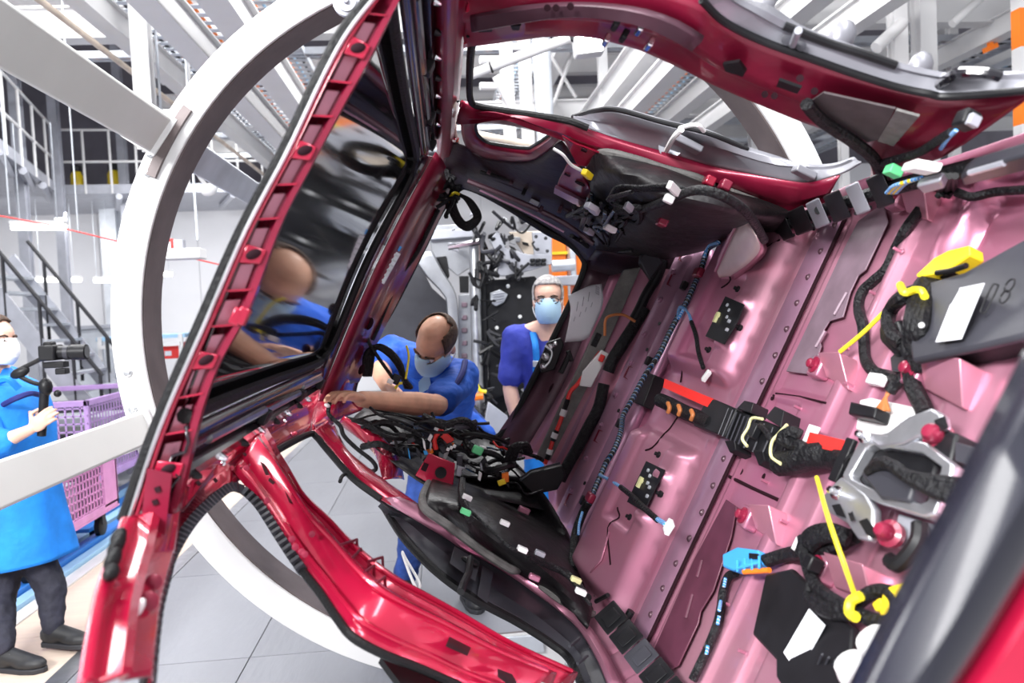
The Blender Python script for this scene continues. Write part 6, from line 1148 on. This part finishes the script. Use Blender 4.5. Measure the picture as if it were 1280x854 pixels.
class Head:
    def __init__(s, C, f, h, sc=1.0):
        s.C = V(C); s.f = V(f).normalized(); h = V(h); s.h = (h-s.f*h.dot(s.f)).normalized(); s.s = s.f.cross(s.h); s.sc = sc
    def p(s, x, y, z): return s.C+(s.s*x+s.f*y+s.h*z)*s.sc
    def ax(s): return (s.s, s.f, s.h)
    def skin(s, mb):
        q = s.sc
        for c, r in (((0, -0.012, 0.035), (.074, .093, .085)), ((0, .018, -.035), (.062, .074, .085)), ((0, .040, -.092), (.042, .042, .030)), ((0, .02, .03), (.064, .078, .06)), ((-.035, .055, -.03), (.026, .026, .03)), ((.035, .055, -.03), (.026, .026, .03))):
            mb.ell(s.p(*c), s.ax(), [x*q for x in r], 18)
        for sg in (-1, 1):
            mb.ell(s.p(sg*.074, -.012, -.018), (s.s, s.f+s.h*0.2, s.h), (.010*q, .020*q, .032*q), 10)
        cone(mb, s.p(0, .088, .008), s.p(0, .110, -.034), .009*q, .014*q); cone(mb, s.p(-.012, .098, -.04), s.p(.012, .098, -.04), .009*q, .009*q)
        cone(mb, s.p(-.036, .080, .016), s.p(.036, .080, .016), .011*q, .011*q); cone(mb, s.p(-.02, .084, -.072), s.p(.02, .084, -.072), .009*q, .009*q)
    def eyes(s, par):
        for sg in (-1, 1):
            MB().ell(s.p(sg*.032, .083, -.004), s.ax(), [.012*s.sc]*3, 10).obj('eye', 'white_plastic', par); MB().ell(s.p(sg*.032, .0915, -.004), s.ax(), [.006*s.sc]*3, 8).obj('iris', 'hair_brown', par)
            MB().tube([s.p(sg*.016, .094, .018), s.p(sg*.034, .095, .023), s.p(sg*.052, .080, .016)], .005*s.sc, 6).obj('eyebrow', 'hair_brown', par)
    def shell(s, name, mt_, par, keep, c=(0, -0.012, 0.035), r=(.081, .099, .092), n=40, th=0.008, jit=0.0):
        mb = MB(); rows = []
        for i in range(n+1):
            a = math.pi*i/n; rows.append([(c[0]+r[0]*math.sin(a)*math.cos(2*math.pi*k/n), c[1]+r[1]*math.sin(a)*math.sin(2*math.pi*k/n), c[2]+r[2]*math.cos(a)) for k in range(n)])
        vs = [s.p(*q) for row in rows for q in row]; fs = []
        for i in range(n):
            for k in range(n):
                q = [rows[i][k], rows[i][(k+1) % n], rows[i+1][(k+1) % n], rows[i+1][k]]; m_ = [sum(t[j] for t in q)/4 for j in range(3)]
                if keep(*m_): fs.append((i*n+k, i*n+(k+1) % n, (i+1)*n+(k+1) % n, (i+1)*n+k))
        mb.add(vs, fs); o = mb.obj(name, mt_, par, solid=th*s.sc, angle=80); return o
    def mask(s, par, mt_, cup=False):
        o = s.shell('face_mask', mt_, par, lambda x, y, z: y > 0.012 and -0.125 < z < -0.012+0.02*(abs(x) < 0.03) and (y > 0.03 or z < -0.03), c=(0, .022, -.055), r=(.069, .108 if not cup else .116, .098), th=0.004)
        for sg in (-1, 1):
            for z0, z1 in ((-.028, .010), (-.095, -.04)):
                MB().tube(crv([s.p(sg*.064, .035, z0), s.p(sg*.077, .010, (z0+z1)/2), s.p(sg*.083, -.018, z1)], 4), .0022*s.sc, 5).obj('ear_loop', 'mask_white', o)
        for k in range(3):
            MB().tube(crv([s.p(-.055, .068, -.05-.018*k), s.p(0, .1285 if not cup else .137, -.048-.018*k), s.p(.055, .068, -.05-.018*k)], 6), .0016*s.sc, 5).obj('pleat', mt_, o)
    def glasses(s, par):
        g = MB()
        for sg in (-1, 1):
            g.tube(crv([s.p(sg*.034+.022*math.cos(a*math.pi/5), .105-abs(math.cos(a*math.pi/5))*.004, -.004+.015*math.sin(a*math.pi/5)) for a in range(10)], 3, True), .0028*s.sc, 5); g.tube([s.p(sg*.056, .098, 0), s.p(sg*.080, .0, .002)], .0018*s.sc, 5)
        g.tube([s.p(-.012, .106, 0), s.p(.012, .106, 0)], .0018*s.sc, 5); g.obj('glasses', 'dark_gap', par)
def hand(mb, wrist, d, n, side=1, curl=0.6, sc=1.0, thumb=0.6):
    d = V(d).normalized(); n = V(n); n = (n-d*n.dot(d)).normalized(); s = d.cross(n)*side; w = V(wrist)
    pc = w+d*0.05*sc
    mb.ell(pc, (d, s, n), (.055*sc, .042*sc, .018*sc), 14)
    for k, (off, ln) in enumerate(((.030, .070), (.010, .080), (-.010, .075), (-.029, .058))):
        b = w+d*(.088 if k < 3 else .080)*sc+s*off*sc; a = b; dirv = (d+s*off*2.5).normalized()
        cone(mb, w+d*.05*sc+s*off*.8*sc, b, .011*sc, .0095*sc, 10)
        for seg in range(3):
            th = curl*(0.5+0.5*seg); dirv = (dirv*math.cos(th)+n*math.sin(th)).normalized(); e = a+dirv*ln*sc*(0.45, 0.32, 0.23)[seg]
            cone(mb, a, e, (.0095-.0008*seg)*sc, (.0088-.0008*seg)*sc, 10); a = e
    b = w+d*.025*sc+s*.034*sc; e = b+(d*.6+s*.8+n*0.3).normalized()*.04*sc; e2 = e+(d*.85+s*(.3-thumb*.6)+n*thumb).normalized()*.045*sc
    cone(mb, b-s*.015*sc, e, .014*sc, .011*sc, 10); cone(mb, e, e2, .0105*sc, .009*sc, 10)
def shoe(par, heel, toe, sc=1.0, name='shoe'):
    heel, toe = V(heel), V(toe); d = (toe-heel); L_ = d.length; d = V((d.x, d.y, 0)).normalized(); s = d.cross(Z_); z0 = heel.z
    mb = MB(); mb.ell(heel+d*L_*.25+Z_*.055, (d, s, Z_), (.085*sc, .042*sc, .06*sc), 14); mb.ell(heel+d*L_*.68+Z_*.038, (d, s, Z_), (.095*sc, .048*sc, .038*sc), 14); cone(mb, heel+d*.06+Z_*.06, heel+d*.05+Z_*.12, .045*sc, .042*sc); cone(mb, heel+d*.08+Z_*.07, heel+d*.2+Z_*.045, .045*sc, .038*sc)
    o = blob(name, mb, 0.007, 'shoe_black', par, 3)
    sol = [heel+d*L_*t+s*w_*sc+Z_*0.0 for t, w_ in ((-.02, .0), (.05, .035), (.3, .040), (.65, .050), (.88, .042), (1.0, .012), (1.0, -.012), (.88, -.042), (.65, -.048), (.3, -.036), (.05, -.033))]
    MB().prism(sol, Z_*.024).obj('sole', 'dark_gap', o, bevel=0.004)
    for k in range(4): c = heel+d*L_*(.42+.08*k)+Z_*(.088-.010*k); MB().tube(crv([c-s*.03, c+Z_*.008, c+s*.03], 4), .003, 5).obj('lace', 'light_plastic', o)
# ---------------------------------------------------------------- bending worker
w1 = thing('person', 'balding worker in blue short-sleeved shirt and face mask bending into the red car body', 'person', pG(545, 748))
H1 = Head(pD(545, 428, 3.78), (-.60, -.45, -.66), (.18, -.45, .84), 1.12)
sh_l, el_l, wr_l = pD(577, 473, 3.86), pD(545, 507, 3.52), pD(452, 499, 3.16)
sh_r, el_r, wr_r = pD(492, 440, 4.02), pD(476, 462, 3.86), pD(483, 484, 3.76)
neck = pD(541, 466, 3.98); chest = pD(530, 490, 4.12); waist = pD(556, 520, 4.34); hip = pD(570, 540, 4.52)
f1, f2 = pG(508, 742, .03), pG(586, 752, .03); hipA, hipB = hip+V((-.12, 0, 0)), hip+V((.09, -.02, 0))
kn1 = hipA.lerp(f1, .52)+V((-.02, -.05, 0)); kn2 = hipB.lerp(f2, .52)+V((0.02, -.07, 0))
b1 = MB(); H1.skin(b1)
cone(b1, H1.p(0, -.03, -.05), neck, .056, .062)
cone(b1, neck, chest, .085, .13); cone(b1, sh_l, sh_r, .06, .06); cone(b1, neck, sh_l, .06, .055); cone(b1, neck, sh_r, .06, .055); cone(b1, chest, waist, .13, .12); cone(b1, waist, hip, .12, .13)
for a, b, c, r in ((sh_l, el_l, wr_l, 1.08), (sh_r, el_r, wr_r, 1.0)):
    cone(b1, a, b, .054*r, .045*r); mid = b.lerp(c, .3); cone(b1, b, mid, .045*r, .048*r); cone(b1, mid, c, .048*r, .030*r)
for a, k, c in ((hipA, kn1, f1), (hipB, kn2, f2)): cone(b1, a, k, .085, .055); cone(b1, k, c+Z_*.09, .055, .038)
hand(b1, wr_l, pD(415, 487, 3.02)-wr_l, V((-.15, -.1, -1)), side=-1, curl=0.55, sc=1.12)
hand(b1, wr_r, pD(497, 488, 3.70)-wr_r, V((0, -.6, -.5)), side=1, curl=0.4, sc=1.0)
blob('body', b1, 0.0048, 'skin', w1, 3)
H1.eyes(w1); H1.mask(w1, 'mask_blue')
H1.shell('hair', 'hair_brown', w1, lambda x, y, z: z > -0.03 and (y < -0.055 or (abs(x) > 0.060 and y < 0.03 and z < 0.09)) and z < 0.105-0.25*max(0, y+0.06), th=0.006)
MB().tube(crv([H1.p(-.082, .01, .02), H1.p(-.06, .03, .10), H1.p(0, .02, .128), H1.p(.06, .0, .10)], 4), 0.0025, 5).obj('cap_strap', 'mask_white', w1) if False else None
s1 = MB(); cone(s1, sh_l, sh_l.lerp(el_l, .80), .084, .076); cone(s1, sh_r, sh_r.lerp(el_r, .6), .082, .078); cone(s1, sh_l, sh_r, .088, .085); cone(s1, neck+V((0, .03, -.02)), chest, .10, .155); cone(s1, sh_l, chest, .085, .15); cone(s1, sh_r, chest, .085, .15); cone(s1, chest, waist, .165, .15); cone(s1, neck, sh_l, .085, .085); cone(s1, neck, sh_r, .085, .085); cone(s1, sh_l, waist, .08, .14)
blob('shirt', s1, 0.009, 'cloth_blue', w1, 3, 'royal blue work shirt', disp=0.035, dsize=0.09)
for t, r in ((.30, .098), (.62, .094)):
    a = sh_l.lerp(el_l, t); dv = (el_l-sh_l).normalized(); q = dv.cross(Z_).normalized(); u = q.cross(dv); ringp = [a+(q*math.cos(2*math.pi*k/16)+u*math.sin(2*math.pi*k/16))*r*0.93 for k in range(16)]
MB().tube(crv([sh_l+V((.02, -.05, .085)), sh_l.lerp(el_l, .25)+V((0.03, -.085, .055)), sh_l.lerp(el_l, .5)+V((.01, -.09, .01)), sh_l.lerp(el_l, .72)+V((-.01, -.085, -.035))], 5), .014, 8).obj('shoulder_stripe', 'cloth_navy', w1)
MB().tube(crv([neck+V((-.09, -.05, -.02)), neck+V((-.03, -.10, -.05)), neck+V((.05, -.09, -.03)), neck+V((.09, -.02, .02))], 5), .022, 8).obj('collar', 'cloth_blue', w1)
c = pD(523, 478, 3.83); MB().prism([c, c+V((.05, 0, .05)), c+V((.06, .02, -.03)), c+V((.0, .02, -.06))], V((0, .01, 0))).obj('undershirt', 'mask_blue', w1)
t1 = MB(); cone(t1, waist+V((0, 0.02, 0)), hip, .15, .165)
for a, k, cc in ((hipA, kn1, f1), (hipB, kn2, f2)): cone(t1, a, k, .105, .082); cone(t1, k, cc+Z_*.10, .082, .068)
blob('trousers', t1, 0.010, 'jeans', w1, 3, 'blue work trousers', disp=0.03, dsize=0.08)
tr_ = MB(); cone(tr_, waist+V((.02, -.02, -.03)), pD(600, 545, 4.3), .12, .09); blob('shirt_tail', tr_, 0.012, 'cloth_blue', w1, 3, disp=0.03)
shoe(w1, f1+V((0, .06, 0)), f1+V((.02, -.22, 0))); shoe(w1, f2+V((-.02, .06, 0)), f2+V((.05, -.21, 0)))
# ---------------------------------------------------------------- standing worker
w2 = thing('person', 'grey-haired worker with glasses, mask and blue bib overalls standing by the tailgate', 'person', (pD(690, 380, 4.55).x, 4.6, 0))
H2 = Head(pD(685, 374, 4.5), (-.16, -1, -.06), (.02, 0, 1), 1.06)
g0 = H2.C; nk = g0+V((.01, .03, -.15)); shl = nk+V((-.205, .03, -.06)); shr = nk+V((.205, .05, -.06)); el = shl+V((-.04, .0, -.29)); wr = el+V((.03, -.10, -.22)); el2 = shr+V((.05, 0, -.29)); wr2 = el2+V((0, -.1, -.22)); ch2 = nk+V((0, .04, -.20)); wa2 = nk+V((0, .03, -.46)); hp2 = V((nk.x, nk.y+.03, .92))
b2 = MB(); H2.skin(b2); cone(b2, H2.p(0, -.02, -.06), nk, .058, .064); cone(b2, nk, ch2, .08, .13); cone(b2, shl, shr, .055, .055); cone(b2, nk, shl, .055, .05); cone(b2, nk, shr, .055, .05); cone(b2, ch2, hp2, .14, .13)
for a, b, c_ in ((shl, el, wr), (shr, el2, wr2)): cone(b2, a, b, .052, .043); cone(b2, b, b.lerp(c_, .3), .043, .045); cone(b2, b.lerp(c_, .3), c_, .045, .029)
hand(b2, wr, (.05, -.15, -1), (1, -.2, 0), side=-1, curl=.35); hand(b2, wr2, (0, -.15, -1), (-1, -.2, 0), side=1, curl=.35)
fa, fb = V((hp2.x-.11, hp2.y, .03)), V((hp2.x+.11, hp2.y, .03))
for sgn, f_ in ((-1, fa), (1, fb)): k_ = V((hp2.x+sgn*.10, hp2.y-.02, .50)); cone(b2, hp2+V((sgn*.08, 0, 0)), k_, .08, .055); cone(b2, k_, f_+Z_*.08, .055, .038)
blob('body', b2, 0.0052, 'skin_pale', w2, 3)
H2.eyes(w2); H2.mask(w2, 'mask_blue'); H2.glasses(w2)
H2.shell('hair', 'hair_grey', w2, lambda x, y, z: z > 0.0 and (z > 0.075-0.0*y or y < 0.015) and not (y > 0.05 and z < 0.085), th=0.010)
s2 = MB(); cone(s2, shl, shl.lerp(el, .75), .078, .074); cone(s2, shr, shr.lerp(el2, .75), .078, .074); cone(s2, shl, shr, .075, .075); cone(s2, nk+V((0, .02, -.05)), ch2, .075, .155); cone(s2, ch2, wa2, .17, .165); cone(s2, shl, ch2, .075, .15); cone(s2, shr, ch2, .075, .15); cone(s2, wa2, hp2, .165, .165)
blob('t_shirt', s2, 0.010, 'cloth_royal', w2, 3, 'indigo t-shirt', disp=0.02, dsize=0.08)
t2 = MB(); cone(t2, hp2+V((0, 0, .12)), hp2, .175, .175)
for sgn, f_ in ((-1, fa), (1, fb)): k_ = V((hp2.x+sgn*.10, hp2.y-.02, .50)); cone(t2, hp2+V((sgn*.08, 0, 0)), k_, .11, .085); cone(t2, k_, f_+Z_*.1, .085, .075)
ov = blob('overalls', t2, 0.012, 'cloth_cyan', w2, 3, 'bright blue bib overalls', disp=0.02)
def front(x, z, off=.0): 
    dx = x-ch2.x; return V((x, ch2.y-math.sqrt(max(0.001, .185**2-dx*dx*.8))-off, z))
bz0, bz1 = pD(668, 458, 4.35).z, hp2.z+.1
MB().grid([[front(ch2.x-.125+.25*i/10, bz0+(bz1-bz0)*j/8, .012) for i in range(11)] for j in range(9)]).obj('bib', 'cloth_cyan', ov, solid=0.006)
for sgn in (-1, 1):
    x = ch2.x+sgn*.105; st_ = MB(); pts = [front(x, bz0-.02, .012), front(x-sgn*.0, bz0+.10, .01), V((x, nk.y-.06, nk.z-.055)), V((x, nk.y+.03, nk.z-.0)), V((x*1.0-sgn*.02, nk.y+.13, nk.z-.10))]
    cpts = crv(pts, 6); st_.grid([[p+X_*.018, p-X_*.018] for p in cpts]).obj('strap', 'cloth_cyan', ov, solid=0.006)
    MB().box(front(x, bz0+.01, .02), AX, (.044, .008, .034)).obj('buckle', 'galv', ov, bevel=.003)
shoe(w2, fa+V((0, .07, 0)), fa+V((-.02, -.21, 0))); shoe(w2, fb+V((0, .07, 0)), fb+V((.03, -.21, 0)))
# ---------------------------------------------------------------- person filming at the left
w3 = thing('person', 'person in long bright blue coat and white mask walking with a camera on a gimbal', 'person', pG(30, 820))
H3 = Head(pD(-6, 424, 4.30), (.93, -.34, -.08), (.0, .05, 1), 1.0)
nk3 = H3.C+V((-.03, .03, -.15)); shA = nk3+V((.02, -.17, -.07)); shB = nk3+V((-.02, .19, -.07)); elA = pD(-12, 560, 4.05); wrA = pD(38, 537, 4.05); ch3 = nk3+V((.03, 0, -.22)); hp3 = pD(18, 640, 4.32)
elB = pD(24, 545, 4.45); wrB = pD(46, 530, 4.25)
fA = pG(68, 812, .03); fB = pG(6, 838, .03); knA = pD(64, 735, 4.28); knB = pD(0, 748, 4.22)
b3 = MB(); H3.skin(b3); cone(b3, H3.p(0, -.02, -.06), nk3, .05, .055); cone(b3, nk3, ch3, .07, .11); cone(b3, shA, shB, .05, .05); cone(b3, ch3, hp3, .11, .12); cone(b3, nk3, shA, .05, .05); cone(b3, nk3, shB, .05, .05)
for a, b, c_ in ((shA, elA, wrA), (shB, elB, wrB)): cone(b3, a, b, .046, .038); cone(b3, b, b.lerp(c_, .3), .038, .040); cone(b3, b.lerp(c_, .3), c_, .040, .026)
hand(b3, wrA, pD(62, 518, 4.05)-wrA, V((.2, .9, .1)), side=1, curl=.75, sc=.95); hand(b3, wrB, pD(62, 508, 4.2)-wrB, V((.3, -.9, 0)), side=-1, curl=.75, sc=.9)
cone(b3, hp3, knA, .09, .055); cone(b3, knA, fA+Z_*.09, .055, .034); cone(b3, hp3, knB, .09, .055); cone(b3, knB, fB+Z_*.09, .055, .034)
blob('body', b3, 0.005, 'skin_pale', w3, 3)
H3.eyes(w3); H3.mask(w3, 'mask_white', True)
H3.shell('hair', 'hair_brown', w3, lambda x, y, z: z > -0.06 and (z > 0.09 or y < 0.0) and not (y > 0.055), th=0.012)
co = MB()
rings = [((-12, 470), 4.32, .10, .15), ((6, 490), 4.32, .16, .22), ((14, 530), 4.32, .19, .22), ((16, 580), 4.33, .195, .215), ((20, 630), 4.34, .215, .225), ((26, 670), 4.35, .235, .24), ((30, 698), 4.36, .25, .25)]
rows = []
for (p, Y, rx, ry) in rings:
    c = pD(*p, Y); rows.append([c+V((rx*math.cos(2*math.pi*k/48)*(1+.03*math.sin(7*2*math.pi*k/48)), ry*math.sin(2*math.pi*k/48), -.06*rx*math.cos(2*math.pi*k/48)*-1.2)) for k in range(48)])
cols_ = [crv([r[k] for r in rows], 6) for k in range(48)]
MB().grid([[cols_[k][i] for k in range(48)] for i in range(len(cols_[0]))], closed_u=True).obj('coat', 'cloth_cyan', w3, 'bright blue knee-length coat', solid=0.012, angle=80)
sl = MB(); cone(sl, shA, elA, .07, .062); cone(sl, elA, elA.lerp(wrA, .35), .062, .06); cone(sl, shB, elB, .07, .06); cone(sl, elB, elB.lerp(wrB, .35), .06, .058); cone(sl, nk3+V((.02, 0, -.06)), ch3, .08, .14); cone(sl, shA, shB, .068, .068); blob('sleeves', sl, 0.010, 'cloth_cyan', w3, 3, disp=.025)
MB().tube(crv([pD(4, 506, 4.1), pD(20, 498, 4.06), pD(38, 492, 4.1), pD(50, 494, 4.2)], 5), .014, 6).obj('coat_stripe', 'cloth_navy', w3)
MB().tube(crv([pD(-4, 478, 4.15), pD(10, 474, 4.12), pD(24, 486, 4.14)], 5), .018, 6).obj('collar', 'cloth_cyan', w3)
tt = MB(); cone(tt, hp3, knA, .10, .075); cone(tt, knA, fA+Z_*.12, .075, .052); cone(tt, hp3, knB, .10, .075); cone(tt, knB, fB+Z_*.12, .075, .052); blob('trousers', tt, 0.010, 'trousers_black', w3, 3, 'slim black trousers', disp=.02, dsize=.05)
shoe(w3, fA+V((-.06, .02, .02)), fA+V((.21, -.06, 0))); shoe(w3, fB+V((-.06, .02, 0)), fB+V((.22, -.06, 0)))
gm_ = thing('camera_gimbal', 'black camera with long lens on a handheld gimbal grip', 'camera', pD(56, 510, 4.1))
G = 4.08
MB().tube([pD(52, 545, G), pD(56, 482, G)], [.020, .022], 12).obj('grip', 'black_plastic', gm_); MB().ell(pD(57, 484, G), AX, (.032, .032, .045)).obj('motor', 'black_plastic', gm_)
MB().tube(crv([pD(57, 482, G), pD(40, 478, G), pD(24, 470, G), pD(22, 464, G), pD(45, 452, G), pD(58, 446, G)], 5), .011, 8).obj('gimbal_arm', 'black_plastic', gm_); MB().ell(pD(25, 466, G), (X_+Z_*.4, Y_, Z_-X_*.4), (.05, .025, .026)).obj('motor', 'black_plastic', gm_); MB().ell(pD(72, 492, G), AX, (.018, .018, .018)).obj('dial', 'black_plastic', gm_)
MB().box(pD(64, 441, G), AX, (.075, .11, .075)).box(pD(62, 431, G), AX, (.04, .06, .03)).obj('camera_body', 'black_plastic', gm_, bevel=.008); cA, cB = pD(70, 441, G), pD(108, 440, G); MB().tube([cA, cA.lerp(cB, .5), cA.lerp(cB, .52), cB], [.034, .034, .038, .038], 18).obj('lens', 'black_plastic', gm_); MB().tube([cB, cB+X_*.004], .030, 18).obj('front_glass', 'glass_dark', gm_); MB().tube([cA.lerp(cB, .3), cA.lerp(cB, .45)], .0365, 18).obj('zoom_ring', 'grey_plastic', gm_)
MB().box(pD(70, 456, G), AX, (.10, .06, .03)).box(pD(78, 464, G), AX, (.05, .05, .03)).obj('mount_plate', 'black_plastic', gm_, bevel=.005)
